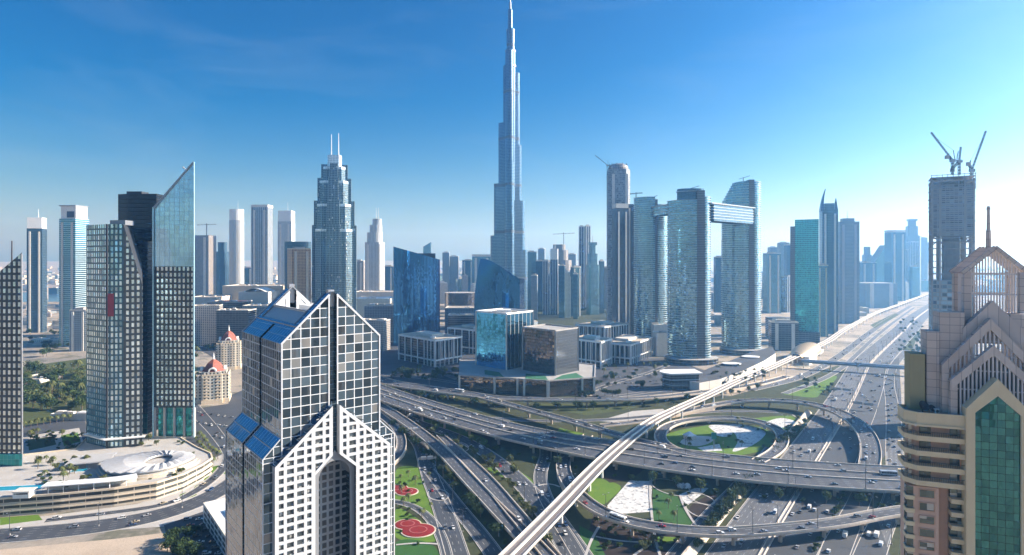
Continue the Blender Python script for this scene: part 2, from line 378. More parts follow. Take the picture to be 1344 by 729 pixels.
patch('lawn', 'lawn', [(275, 614), (300, 608), (304, 622), (278, 624)])
patch('lawn', 'lawn', [(0, 680), (50, 676), (56, 683), (0, 690)])
for q in ([(236, 650), (250, 646), (258, 650), (240, 656)], [(255, 640), (268, 634), (272, 640), (258, 646)], [(268, 628), (280, 624), (284, 629), (272, 633)]):
    patch('lawn', 'lawn', smooth_poly(q))
patch('street', 'lot', [(28, 560), (110, 545), (122, 600), (30, 628)])
patch('garden', 'paving', [(30, 574), (104, 562), (112, 590), (32, 606)])
patch('lawn', 'scrub', [(36, 578), (70, 573), (74, 584), (38, 592)])
patch('lawn', 'lawn', [(80, 572), (102, 568), (106, 580), (84, 586)])
patch('park_ground', 'scrub', [(28, 482), (115, 470), (118, 545), (30, 560)])
patch('intersection', 'lot', [(236, 540), (316, 528), (330, 580), (262, 610), (246, 580)])
patch('avenue', 'lot', [(225, 432), (300, 440), (322, 470), (300, 480), (225, 440)])
patch('park_ground', 'soil', [(690, 402), (740, 396), (800, 400), (840, 412), (800, 430), (700, 428)])
# the depressed motorway's plain apron
patch('motorway_apron', 'lot', [(905, 760), (1030, 597), (1078, 540), (1110, 490), (1180, 470), (1185, 560), (1135, 640), (1180, 760)])

# ---------------------------------------------------------------- roads
def catmull(P, step):
    out = []
    for i in range(len(P) - 1):
        p0, p1, p2, p3 = P[max(i - 1, 0)], P[i], P[i + 1], P[min(i + 2, len(P) - 1)]
        n = max(2, int(math.hypot(p2[0] - p1[0], p2[1] - p1[1]) / step))
        for a in range(n):
            u = a / n
            out.append([.5 * (2 * p1[k] + (p2[k] - p0[k]) * u + (2 * p0[k] - 5 * p1[k] + 4 * p2[k] - p3[k]) * u * u + (3 * p1[k] - p0[k] - 3 * p2[k] + p3[k]) * u ** 3) for k in range(4)])
    out.append(list(P[-1])); return out
class Path:
    def __init__(s, pts, world=False, step=6):
        P = [tuple(p) if world else (*W(p[0], p[1], p[2]), p[3]) for p in pts]
        q = catmull(P, step); s.p = [Vector(a[:3]) for a in q]; s.w = [a[3] for a in q]; n = len(q)
        for _ in range(3):                           # ease the kinks
            s.p = [s.p[0]] + [(s.p[i - 1] + s.p[i] * 2 + s.p[i + 1]) / 4 for i in range(1, n - 1)] + [s.p[-1]]
        s.s = [0]
        for i in range(1, n): s.s.append(s.s[-1] + (s.p[i] - s.p[i - 1]).length)
        s.r = []
        for i in range(n):
            d = s.p[min(i + 1, n - 1)] - s.p[max(i - 1, 0)]; d.z = 0; d.normalize(); s.r.append(Vector((d.y, -d.x, 0)))
        s.L = s.s[-1]
    def at(s, d, o=0.0):                             # point, heading at arc length d, o metres to the right
        i = 0
        while i < len(s.s) - 2 and s.s[i + 1] < d: i += 1
        u = min(max((d - s.s[i]) / max(s.s[i + 1] - s.s[i], 1e-6), 0), 1)
        r = s.r[i].lerp(s.r[i + 1], u).normalized(); p = s.p[i].lerp(s.p[i + 1], u)
        return p + r * o, math.atan2(r.x, -r.y), s.w[i] + (s.w[i + 1] - s.w[i]) * u
    def strip(s, mb, a, b, dz=0.0, m=0, rel=False):
        """A sheet between offsets a and b (functions of width)."""
        n = len(s.p); A = [s.p[i] + s.r[i] * a(s.w[i]) + Vector((0, 0, dz)) for i in range(n)]; B = [s.p[i] + s.r[i] * b(s.w[i]) + Vector((0, 0, dz)) for i in range(n)]
        vs = A + B; fs, us = [], []; base = len(mb.v); mb.v.extend([tuple(v) for v in vs])
        for i in range(n - 1):
            mb.f.append((base + i, base + n + i, base + n + i + 1, base + i + 1)); mb.mi.append(m)
            w0, w1 = b(s.w[i]) - a(s.w[i]), b(s.w[i + 1]) - a(s.w[i + 1])
            mb.uv.extend([(0, s.s[i]), (w0, s.s[i]), (w1, s.s[i + 1]), (0, s.s[i + 1])])
            mb.ed.extend([(0, w0), (0, w0), (0, w1), (0, w1)])
        return mb
    def surface(s, mb, a, b, dz):                    # road sheet with its distance to the nearer edge kept per vertex: three lanes of quads
        mid = lambda w: (a(w) + b(w)) / 2
        n = len(s.p); cols = [a, mid, b]; base = len(mb.v)
        for c in cols: mb.v.extend([tuple(s.p[i] + s.r[i] * c(s.w[i]) + Vector((0, 0, dz))) for i in range(n)])
        for k in range(2):
            for i in range(n - 1):
                mb.f.append((base + k * n + i, base + (k + 1) * n + i, base + (k + 1) * n + i + 1, base + k * n + i + 1)); mb.mi.append(0)
                for kk, ii in ((k, i), (k + 1, i), (k + 1, i + 1), (k, i + 1)):
                    u = cols[kk](s.w[ii]) - a(s.w[ii]); wd_ = b(s.w[ii]) - a(s.w[ii])
                    mb.uv.append((u, s.s[ii])); mb.ed.append((wd_ / 2 if kk == 1 else 0.0, wd_))
        return mb
    def rail(s, mb, o, wd_, h, dz=0.0, m=0, i0=0, i1=None):  # a low wall along offset o (function of width)
        rings = []
        for i in range(i0, len(s.p) if i1 is None else i1):
            c = s.p[i] + s.r[i] * o(s.w[i]) + Vector((0, 0, dz)); r = s.r[i]
            rings.append([c - r * wd_ / 2, c + r * wd_ / 2, c + r * wd_ / 2 + Vector((0, 0, h)), c - r * wd_ / 2 + Vector((0, 0, h))])
        n = len(rings); base = len(mb.v)
        for q in rings: mb.v.extend([tuple(p) for p in q])
        for k in range(n - 1):
            for i in range(4):
                j = (i + 1) % 4; mb.f.append((base + k * 4 + i, base + k * 4 + j, base + k * 4 + 4 + j, base + k * 4 + 4 + i)); mb.mi.append(m)
                mb.uv.extend([(i, k * 6), (j, k * 6), (j, k * 6 + 6), (i, k * 6 + 6)]); mb.ed.extend([(9, 9)] * 4)
        for q, sg in ((0, 1), (n - 1, -1)):
            f = [base + q * 4 + i for i in range(4)]; mb.f.append(tuple(f if sg > 0 else reversed(f))); mb.mi.append(m); mb.uv.extend([(0, 0)] * 4); mb.ed.extend([(9, 9)] * 4)
        return mb
_rz = [0.10]
ROADS = {}
def ground_road(key, pts, name='road', mat='asphalt', kerb=True, **kw):
    p = Path(pts, **kw); _rz[0] += .006; dz = _rz[0]; ROADS[key] = p
    o = p.surface(MB(), lambda w: -w / 2, lambda w: w / 2, dz).build(name, mat); o['kind'] = 'structure'
    if kerb:
        for sg in (-1, 1): p.rail(MB(), lambda w: sg * (w / 2 + .2), .45, .22, dz - .1).build('kerb', 'kerb', o)
    p.dz = dz; return p
def flyover(key, label, pts, medians=(), step=6, pier=34, low=4.6, mat='deck_asphalt', group='flyovers of the interchange', cat='flyover', name='flyover', **kw):
    p = Path(pts, step=step, **kw); p.dz = .02; ROADS[key] = p; c = p.p[0].copy(); root = thing(name, label, cat, (0, 0, 0), 0, group)
    p.surface(MB(), lambda w: -w / 2 + .55, lambda w: w / 2 - .55, .02).build('road_surface', mat, root)
    rings = []
    for q, r, w in zip(p.p, p.r, p.w):
        if q.z < low: zb = min(-.3, q.z - .5); prof = [(-w / 2, 0), (w / 2, 0), (w / 2, -.9), (w / 2 - .02, zb - q.z), (-w / 2 + .02, zb - q.z), (-w / 2, -.9)]
        else: prof = [(-w / 2, 0), (w / 2, 0), (w / 2, -.9), (w / 2 - 2.6, -2.1), (-w / 2 + 2.6, -2.1), (-w / 2, -.9)]
        rings.append([q + r * a + Vector((0, 0, b - .03)) for a, b in prof])
    MB().loft(rings, cap=True).build('girder', 'girder', root)
    for sg in (-1, 1): p.rail(MB(), lambda w: sg * (w / 2 - .25), .5, 1.05, -.01).build('parapet', 'barrier', root)
    for f in medians: p.rail(MB(), lambda w: (f - .5) * w, .8, .95, .03).build('median_barrier', 'barrier', root)
    d = pier * .4
    while pier and d < p.L:
        q, hd, w = p.at(d)
        if q.z > 4.7:
            b = MB(); r = Vector((math.sin(hd), -math.cos(hd), 0)); n = 1 if w < 16 else 2 if w < 34 else 3
            hw = w / 2 - 3 if w > 8 else w / 2 - 1
            b.obox(q - r * hw + Vector((0, 0, -2.95)), q + r * hw + Vector((0, 0, -2.95)), 2.0, 1.66)
            for k in range(n):
                o = (k - (n - 1) / 2) * w / n; b.tube((q.x + r.x * o, q.y + r.y * o, 0), (q.x + r.x * o, q.y + r.y * o, q.z - 3.8), 1.15, 1.15, 10)
            b.build('pier', 'girder', root)
        d += pier
    return root
# motorway: two carriageways either side of a median strip
MED = [(84, 262, .12, 25), (158, 371.6, .12, 25), (210, 446, .12, 25), (271, 533, .12, 25), (356, 654, .12, 25), (441, 779, .12, 25), (534, 919, .12, 25), (612, 1030, .12, 25), (943, 1462, .12, 25), (1192, 1789, .12, 25), (1640, 2345, .12, 25), (2150, 2956, .12, 25), (3400, 4300, .12, 25)]
def shift(line, o, w=None):
    p = Path(line, world=True, step=30); return [(*(q + r * o), w or wd_) for q, r, wd_ in zip(p.p, p.r, p.w)]
for k, o in (('motorway_near', 14.2), ('motorway_far', -14.2)): ground_road(k, shift(MED, o), 'motorway', 'asphalt_pale', world=True, step=10)
mp = Path(MED, world=True, step=10)
o = mp.strip(MB(), lambda w: -1.2, lambda w: 1.2, .12).build('median_strip', 'paving'); o['kind'] = 'structure'
for sg in (-1, 1): mp.rail(MB(), lambda w: sg * 1.25, .4, .85, 0).build('barrier', 'barrier', o)
ROADS['median'] = mp
b = MB(); bk = Path([p for p in MED if p[1] < 700], world=True, step=8)      # the sunlit sloped bank on the city side
rings = [[q + r * -30.8 + Vector((0, 0, -.2)), q + r * -34.8 + Vector((0, 0, 3.4)), q + r * -36.0 + Vector((0, 0, 3.4)), q + r * -36.2 + Vector((0, 0, -.2))] for q, r in zip(bk.p, bk.r)]
b.loft(rings, closed=True); struct(b.build('embankment', 'bank'))
# service roads
ground_road('service', [(850, 775, 0, 9), (905, 706, 0, 9), (935, 672, 0, 9), (962, 645, 0, 9), (992, 612, 0, 9), (1012, 588, 0, 9)], 'service_road')
ground_road('slip_far', [(985, 512, 0, 13), (1045, 497, 0, 15), (1080, 481, 0, 15), (1108, 463, 0, 15), (1136, 441, 0, 15), (1164, 421, 0, 15), (1195, 402, 0, 15)], 'service_road', 'asphalt_pale')
ground_road('slip_inner', [(1030, 517, 0, 9), (1075, 500, 0, 9), (1104, 484, 0, 9), (1122, 468, 0, 9), (1145, 446, 0, 9), (1172, 424, 0, 9), (1200, 404, 0, 9)], 'service_road', 'asphalt_pale')
ground_road('collector', [(1070, 790, 0, 15), (1094, 729, 0, 15), (1110, 695, 0, 14), (1126, 662, 0, 13), (1135, 640, 0, 13)], 'service_road')
ground_road('frontage', [(1120, 790, 0, 15), (1143, 725, 0, 15), (1157, 690, 0, 14), (1172, 660, 0, 13), (1176, 625, 0, 13), (1174, 590, 0, 13), (1173, 555, 0, 13), (1170, 525, 0, 12), (1167, 503, 0, 12), (1172, 482, 0, 12), (1190, 460, 0, 12)], 'service_road', 'asphalt_pale')
ground_road('underpass', [(688, 560, 0, 10), (712, 580, 0, 10), (716, 600, 0, 10), (709, 622, 0, 10), (713, 645, 0, 10), (724, 668, 0, 10), (745, 700, 0, 11), (768, 735, 0, 12), (800, 790, 0, 12)], 'road')
ground_road('sweep', [(470, 512, 0, 13), (530, 547, 0, 13), (600, 574, 0, 14), (645, 600, 0, 14), (682, 632, 0, 15), (708, 662, 0, 15), (732, 695, 0, 15), (752, 729, 0, 15), (780, 790, 0, 15)], 'road')
ground_road('inner', [(478, 533, 0, 12), (520, 556, 0, 12), (548, 580, 0, 12), (558, 606, 0, 12), (566, 630, 0, 13), (578, 660, 0, 13), (590, 695, 0, 13), (604, 740, 0, 13), (620, 790, 0, 13)], 'road')
ground_road('fork', [(562, 617, 0, 9), (578, 636, 0, 10), (602, 668, 0, 11), (630, 702, 0, 11), (657, 740, 0, 11), (690, 790, 0, 11)], 'road')
ground_road('garden_lane', [(470, 655, 0, 6), (524, 659, 0, 6), (550, 669, 0, 6), (570, 688, 0, 6.5), (583, 715, 0, 6.5), (592, 760, 0, 6.5)], 'road')
ground_road('cross_street', [(640, 549, 0, 9), (720, 553, 0, 9), (800, 551, 0, 9), (860, 546, 0, 9), (950, 540, 0, 8), (1020, 541, 0, 8)], 'road')
ground_road('back_street', [(500, 492, 0, 9), (560, 497, 0, 9), (610, 505, 0, 9), (690, 521, 0, 8), (770, 524, 0, 8), (850, 515, 0, 9), (930, 505, 0, 9), (990, 497, 0, 10)], 'road')
ground_road('boulevard', [(-160, 712, 0, 22), (0, 704, 0, 22), (100, 695, 0, 22), (180, 683, 0, 22), (240, 667, 0, 20), (290, 644, 0, 18), (330, 615, 0, 18)], 'road')
ground_road('podium_street', [(60, 684, 0, 7), (150, 673, 0, 7), (220, 662, 0, 7), (262, 642, 0, 8), (290, 618, 0, 8), (300, 596, 0, 9), (284, 570, 0, 11), (262, 545, 0, 14), (236, 515, 0, 14)], 'road')
ground_road('avenue', [(225, 436, 0, 16), (262, 446, 0, 16), (300, 462, 0, 16), (340, 480, 0, 16)], 'road')
ground_road('north_road', [(30, 455, 0, 14), (80, 452, 0, 14), (130, 447, 0, 14), (240, 436, 0, 14)], 'road', 'asphalt_pale')
ground_road('office_street', [(760, 520, 0, 8), (800, 505, 0, 8), (850, 490, 0, 8), (880, 478, 0, 8)], 'road')
# flyovers
flyover('main', 'broad multi-lane flyover crossing the whole interchange on three carriageways over the motorway',
        [(400, 474, 9, 40), (450, 495, 9, 42), (500, 515.5, 9, 43), (600, 547.5, 9, 43), (700, 573, 9, 46), (840, 597, 9, 56), (1000, 617, 9, 57), (1185, 629, 9, 55), (1420, 640, 9, 55)], medians=(.33, .6), pier=38)
flyover('top', 'long grey flyover behind the others, curving round the foot of the green-roofed podium',
        [(420, 470, 8, 22), (500, 499, 8, 24), (560, 510, 8, 24), (610, 517, 8, 21), (660, 523, 8, 15), (760, 525, 8, 13), (850, 522, 7, 13), (920, 515, 5, 13), (960, 510, 3.5, 13), (1000, 503, 1.2, 13), (1035, 494, .5, 13)])
flyover('branch', 'narrow ramp branching off the back flyover and sloping down to the broad one',
        [(632, 521.5, 8.03, 11), (660, 529, 8.03, 12), (700, 540, 8.1, 12), (760, 556, 8.5, 12), (810, 571, 9.06, 12), (850, 582, 9.06, 12), (885, 590, 9.06, 11)])
flyover('hook', 'curved ramp hooking over the motorway beyond the oval loop',
        [(790, 559, .4, 10), (855, 551, 1, 10), (908, 538, 3, 11), (960, 528, 6, 12), (1000, 525.5, 8, 13), (1050, 528, 9, 14), (1090, 537, 9, 15), (1120, 552, 8.3, 16), (1138, 572, 7, 16), (1143, 596, 5, 16), (1138, 620, 2.6, 15), (1130, 648, .5, 14)], pier=30)
flyover('low', 'narrow single flyover nearest the viewer, arching over the motorway below the broad flyover',
        [(1420, 640, 8, 12), (1185, 670.5, 8, 11.5), (1100, 686, 8, 11.5), (1040, 693, 8, 11.5), (960, 699, 8, 11.5), (900, 697, 8, 11.5), (840, 689, 8, 11.5), (800, 677, 7.5, 11.5), (768, 658, 6, 11.5), (747, 635, 4, 11.5), (739, 612, 2, 11.5), (748, 590, .6, 11), (772, 572, .4, 10)], pier=30)
flyover('sunlit', 'steep ramp with a sunlit concrete wall running down beside the tower of gables',
        [(430, 498, 6, 14), (470, 516, 6, 13), (500, 533, 6, 13), (545, 563, 6, 12), (580, 592, 6, 12), (612, 626, 6, 11.5), (648, 664, 5.5, 11.5), (690, 706, 5, 13), (740, 760, 4.5, 13)], pier=30)
flyover('twin', 'short pale ramp joining the sunlit-walled ramp at a planted slit',
        [(578, 572, 1.0, 8), (604, 596, 3, 11), (638, 630, 5, 12), (674, 672, 5.4, 11.5), (708, 712, 5, 11), (745, 756, 4.5, 11)], pier=30, mat='deck_asphalt')
flyover('bend', 'small tan-walled ramp bending out of sight behind the tower of gables',
        [(470, 524, 3.5, 9), (500, 546, 3.5, 9), (522, 566, 3.3, 9), (527, 586, 3, 9), (517, 603, 2.5, 9), (490, 622, 2, 9)])
# oval loop ramp
pts = [(a, b_, c, 11) for a, b_, c in ((955, 603, 8.6), (925, 600, 8.6), (895, 594, 8.4), (874, 585, 8), (866, 574, 7), (872, 562, 6.2), (893, 553.5, 5.6), (925, 549.5, 5.2), (960, 549, 5), (995, 553.5, 5), (1018, 562, 5.4), (1027, 573, 6), (1024, 586, 7), (1012, 597, 8.2), (995, 606, 8.6))]
flyover('loop', 'oval loop ramp round a lawn with pale gravel petals', pts, pier=30)

M['flower_pale'] = lawn_mat('pale_flowers', (.42, .16, .15), (.30, .06, .06), .8)
# flower beds and loop furniture
def bed(px, py, r, label):
    c = W(px, py); root = thing('flower_bed', label, 'flower bed', (c.x, c.y, 0), 0, 'round red flower beds')
    _zl[0] += .02
    MB().prism(ell(0, 0, r, r * .92, 36), -.1, .16 + _zl[0]).build('border', 'bank', root)
    b = MB(); n = 36
    rings = [at(ell(0, 0, (r - .8) * k, (r - .8) * .92 * k, n), .2 + _zl[0] + .35 * math.sqrt(max(0, 1 - k * k))) for k in (1, .9, .7, .4, .1)]
    b.loft(rings).build('flowers', 'flower', root)
    q_ = Path([(r * .5 * math.cos(a_ * PI / 8), r * .46 * math.sin(a_ * PI / 8), .62 + _zl[0], .8) for a_ in range(17)], world=True, step=1.2)
    q_.strip(MB(), lambda w: -w / 2, lambda w: w / 2, 0).build('pale_ring', 'flower_pale', root)
bed(521, 642, 8.5, 'round red flower bed half hidden by the tower of gables, on the upper lawn')
bed(534, 646, 8.5, 'whole round red flower bed on the upper lawn')
bed(535, 689, 8.8, 'smaller round red flower bed on the lower lawn')
bed(549, 697, 11, 'largest round red flower bed, overlapping its smaller neighbour on the lower lawn')
for c, a, b_ in (((880, 640), 22, 7), ((925, 672), 19, 8), ((920, 655), 14, 9), ((599, 587), 20, 12), ((575, 650), 14, 6)):
    w = W(*c); b = MB(); n = 40; k = 1.4
    A, B = ell(w.x, w.y, a * .55, a * .55 * 1.5, n, .4), ell(w.x, w.y, a * .55 - k * .7, a * .55 * 1.5 - k * .7, n, .4); _zl[0] += .004
    for i in range(n): b.face([(*A[i], _zl[0]), (*A[(i + 1) % n], _zl[0]), (*B[(i + 1) % n], _zl[0]), (*B[i], _zl[0])])
    struct(b.build('path', 'paving'))
for q in ([(856, 620), (853, 640), (855, 670), (857, 690), (862, 716), (872, 745)], [(786, 692), (775, 712), (766, 738)], [(782, 705), (820, 712), (858, 713), (838, 724), (822, 740)],
          [(700, 640), (722, 634), (735, 640)], [(893, 652), (899, 668), (913, 690)], [(1040, 545), (1050, 552), (1053, 562)], [(520, 716), (545, 713), (575, 715)]):
    pp = Path([(a, b_, 0, 1.7) for a, b_ in q], step=4); _zl[0] += .004
    struct(pp.strip(MB(), lambda w: -w / 2, lambda w: w / 2, _zl[0]).build('path', 'paving'))

# ---------------------------------------------------------------- metro viaduct
MET = [(600, 800, 12, 12), (672, 729, 12, 12), (725, 675, 12, 12), (795, 602.5, 12, 12), (850, 557.5, 12, 12), (885, 539, 12, 12), (929, 519, 12, 12), (968, 500.5, 12, 12), (1013, 482, 12, 12), (1050, 465, 12, 12), (1088, 447, 12, 12), (1112, 431, 12, 12), (1150, 411, 12, 12), (1180, 400, 12, 12), (1212, 388, 12, 12), (1238, 379, 12, 12)]
mt = Path(MET, step=7); ROADS['metro'] = mt; root = thing('rail_viaduct', 'pale elevated rail viaduct sweeping diagonally over the interchange towards the golden station', 'viaduct')
rings = [[q + r * a + Vector((0, 0, b)) for a, b in ((-w / 2, 0), (w / 2, 0), (w / 2, -.7), (2.2, -2.6), (-2.2, -2.6), (-w / 2, -.7))] for q, r, w in zip(mt.p, mt.r, mt.w)]
MB().loft(rings).build('deck', 'trackbed', root)
for sg in (-1, 1): mt.rail(MB(), lambda w: sg * (w / 2 - .2), .4, 1.5, -.6).build('parapet', 'offwhite', root)
for sg in (-1, 1):
    tr = mt.strip(MB(), lambda w: sg * 2.6 - 1.5, lambda w: sg * 2.6 + 1.5, .02).build('track', 'rail', root)
    for k in (-.72, .72): mt.rail(MB(), lambda w: sg * 2.6 + k, .12, .18, .03).build('rail', 'steel', tr)
mt.rail(MB(), lambda w: 0, 1.4, .75, .0).build('walkway', 'offwhite', root)
d = 10
while d < mt.L:
    q, hd, w = mt.at(d); r = Vector((math.sin(hd), -math.cos(hd), 0)); b = MB()
    b.tube((q.x, q.y, 0), (q.x, q.y, q.z - 4.2), 1.0, 1.0, 12)
    b.loft([[q + r * (a * (1.0 if z < -3 else 2.5)) + Vector((c * .9, 0, z)) for a, c in ((-1, -1), (1, -1), (1, 1), (-1, 1))] for z in (-4.2, -2.62)])
    b.build('pier', 'white', root)
    d += 30 if q.y < 1200 else 60
# ---------------------------------------------------------------- facades
M['f_dusit_glass'] = facade('square_grid_glass', (.10, .145, .18), (.54, .55, .56), 4.05, 4.0, .085, .085, .85, .05, .45, .035, blind=.06, blindc=(.25, .24, .22))
M['f_dusit_side'] = facade('fine_grid_glass', (.14, .18, .22), (.55, .57, .60), 2.75, 4.0, .16, .10, .8, .06, .45, .02)
M['f_dusit_pane'] = facade('window_pane_glass', (.10, .12, .13), (.05, .055, .06), 1.22, 1.1, .08, .08, .6, .08, .5, .03, blind=.12)
M['f_roof_glass'] = facade('blue_roof_glass', (.17, .29, .40), (.45, .52, .57), 3.1, 3.6, .06, .06, .85, .10, .18, .012)
M['f_louver'] = facade('roof_louvres', (.22, .26, .28), (.72, .72, .70), 1.0, 60, .5, .002, .3, .4, .05, .0)
M['f_slot'] = facade('dark_slot_glass', (.045, .075, .10), (.12, .15, .17), 3.5, 2.0, .03, .07, .7, .08, .3, .01)
M['white_frame'] = plain('white_frame', (.49, .50, .51), .5, var=.06)
M['f_green'] = facade('green_curtain_glass', (.05, .17, .17), (.012, .022, .022), 1.55, 1.75, .07, .06, .92, .05, .30, .05, wave=.45)
M['tile_mauve'] = facade('mauve_stone_tiles', (.57, .475, .415), (.16, .14, .15), 2.1, 1.9, .035, .045, 0, .6, .10, 0)
M['beige'] = plain('beige_render', (.70, .56, .35), .75, var=.08, scale=.3)
M['pink'] = plain('pink_render', (.62, .41, .30), .8, var=.08, scale=.3)
M['pink_dark'] = plain('pink_shade_and_trim', (.53, .32, .22), .8, var=.08, scale=.3)  # pink wall darkened in colour for shade; window frames share it
M['olive'] = plain('olive_render', (.34, .30, .165), .8, var=.1, scale=.3)
M['slat_white'] = plain('pale_slats', (.60, .55, .53), .5)
M['slat_shade'] = plain('shade_behind_slats', (.07, .065, .07), .8)
M['balcony_glass'] = facade('window_glass', (.10, .13, .13), (.03, .03, .03), 1.5, 2.2, .06, .06, .7, .06, .4, .02, blind=.2)

# ---------------------------------------------------------------- tower of gables (nearest, cut by the lower edge)
k = 1.3
T = thing('gabled_tower', 'nearest high-rise, dark glass in a white grid, stepped gables, blue glass roofs, arched recess', 'office tower', (-93.6, 247, 0), rad(39))
w, dep, ze, zr, a_ = 43.8, 55.0, 135.4, 156.4, 7.2; m = w / 2
gab = lambda x, e=ze, r=zr, c=m, h=m: e + (r - e) * (1 - abs(x - c) / h)
b = MB()                                             # upper block: front and back gables in two halves with the slot between
for y, sgn in ((0, 1), (dep, -1)):
    for x0, x1 in ((0, m - 1.65), (m + 1.65, w)):
        q = [(x0, y, 88.9), (x1, y, 88.9), (x1, y, gab(x1)), (x0, y, gab(x0))]
        uo = x0 if x0 == 0 else x0
        uv = [(p[0] - uo + .2, p[2] - 88.9) for p in q]
        b.face(q if sgn > 0 else q[::-1], uv if sgn > 0 else uv[::-1])
    y2 = y + 1.6 * sgn
    b.face([(m - 1.65, y2, 88.9), (m + 1.65, y2, 88.9), (m + 1.65, y2, zr - 7), (m - 1.65, y2, zr - 7)][::sgn], m=2)
    for x in (-1.65, 1.65):
        b.face([(m + x, y, 88.9), (m + x, y2, 88.9), (m + x, y2, zr - 1.6), (m + x, y, zr - 1.6)], m=2)
for x, sgn in ((0, -1), (w, 1)):                      # side walls with their own slot
    for y0, y1 in ((0, 25.4), (28.2, dep)):
        b.face([(x, y1, 60), (x, y0, 60), (x, y0, ze), (x, y1, ze)][::-sgn], [(y1, 0), (y0, 0), (y0, ze - 60), (y1, ze - 60)][::-sgn], 1)
    b.face([(x - sgn * 1.6, 28.2, 60), (x - sgn * 1.6, 25.4, 60), (x - sgn * 1.6, 25.4, ze), (x - sgn * 1.6, 28.2, ze)], m=2)
    for y in (25.4, 28.2): b.face([(x, y, 60), (x - sgn * 1.6, y, 60), (x - sgn * 1.6, y, ze), (x, y, ze)], m=2)
b.build('upper_block', ['f_dusit_glass', 'f_dusit_side', 'f_slot'], T)
e = MB()                                             # white edge beams
for x0, x1 in ((0, m - 1.65), (m + 1.65, w)):
    for y in (-.12, dep + .12):
        e.obox((x0, y, gab(x0)), (x1, y, gab(x1)), .5, .75)
        for x in (x0 + .25 * (1 if x0 == 0 else 1), x1 - .25): e.obox((x, y - .05, 88.9), (x, y - .05, gab(x) - .2), .55, .5, up=Vector((0, 1, 0)))
e.build('edge_frame', 'white_frame', T)
def slope(q, y, side=-1, lift=0):                    # point on the roof slope, q from eave 0 to ridge 1
    return ((m * q) if side < 0 else w - m * q, y, ze + (zr - ze) * q + lift)
for sd in (-1, 1):
    r = MB()
    def panel(q0, q1, y0, y1, mm, lift=0.0):
        P = [slope(q0, y0, sd, lift), slope(q0, y1, sd, lift), slope(q1, y1, sd, lift), slope(q1, y0, sd, lift)]
        U = [(y0, q0 * 30), (y1, q0 * 30), (y1, q1 * 30), (y0, q1 * 30)]
        if sd < 0: P, U = P[::-1], U[::-1]
        r.face(P, U, mm)
    panel(0, .27, 0, 25.4, 0); panel(0, .27, 28.2, dep, 0)
    panel(.27, .34, 0, dep, 0, .004); panel(.34, .98, 0, 5.5, 0); panel(.34, .98, 49.5, dep, 0)
    panel(.34, .58, 5.5, 49.5, 1, -.5); panel(0, .27, 25.4, 28.2, 2, -1.6)
    r.build('roof_slope', ['f_roof_glass', 'f_louver', 'f_slot'], T)
    tr = MB()
    for y in (5.5, 49.5): tr.obox(slope(.34, y, sd, .1), slope(.98, y, sd, .1), .5, .5)
    for q in (.30, .58): tr.obox(slope(q, 5.5 if q > .5 else 0, sd, .1), slope(q, 49.5 if q > .5 else dep, sd, .1), .45, .45)
    tr.build('roof_trim', 'steel', T)
t_ = MB(); q = .58                                   # open terrace between the ridge ends
t_.box(m * q, 5.6, ze + 8, w - m * q, 49.4, ze + 8.6); t_.build('terrace_floor', 'offwhite', T)
for y0, y1 in ((5.6, 6.4), (48.6, 49.4)):            # white inner gables, each with a post and two triangular openings
    g_ = MB(); zt = lambda x: gab(x) - .3
    for x0, x1 in ((m * .58, m - 1.7), (m + 1.7, w - m * .58)):
        g_.loft([[(x0, y0 + .3, ze + 8), (x1, y0 + .3, ze + 8), (x1, y1 - .3, ze + 8), (x0, y1 - .3, ze + 8)], [(x0, y0 + .3, zt(x0) - 2), (x1, y0 + .3, zt(x1) - 2), (x1, y1 - .3, zt(x1) - 2), (x0, y1 - .3, zt(x0) - 2)]])
        g_.loft([[(x0, y0, zt(x0) - 2.0), (x1, y0, zt(x1) - 2.0), (x1, y1, zt(x1) - 2.0), (x0, y1, zt(x0) - 2.0)], [(x0, y0, zt(x0)), (x1, y0, zt(x1)), (x1, y1, zt(x1)), (x0, y1, zt(x0))]])
    for x in (m - 3.4, m + 1.7): g_.box(x, y0 - .02, ze + 7, x + 1.7, y1 + .02, zt(m - 3.4) - 1.6)
    g_.build('inner_gable', 'white', T)
pr = MB(); pr.box(m + 1, 26, ze + 7.6, w - m * q - 1, 44, ze + 12.6); pr.build('plant_room', 'white', T)
for x in (m * q + .1, w - m * q - .5):
    pw = MB(); pw.box(x, 6.5, ze + 8.6, x + .4, 48.5, ze + (zr - ze) * q + .5); pw.build('terrace_wall', 'white', T)
pr = MB(); pr.box(m * q + 2.8, 18, ze + 7.6, m - 2, 46, ze + 10.2); pr.build('plant_room', 'offwhite', T)
pm = MB(); pm.box(m - 1.3, 1.8, zr - 8, m + 1.3, 4.6, zr + .3); pm.build('ridge_post', 'steel', T)
pm = MB(); pm.box(m - 1.3, 50.4, zr - 8, m + 1.3, 53.4, zr + 1.2); pm.build('ridge_post', 'steel', T)
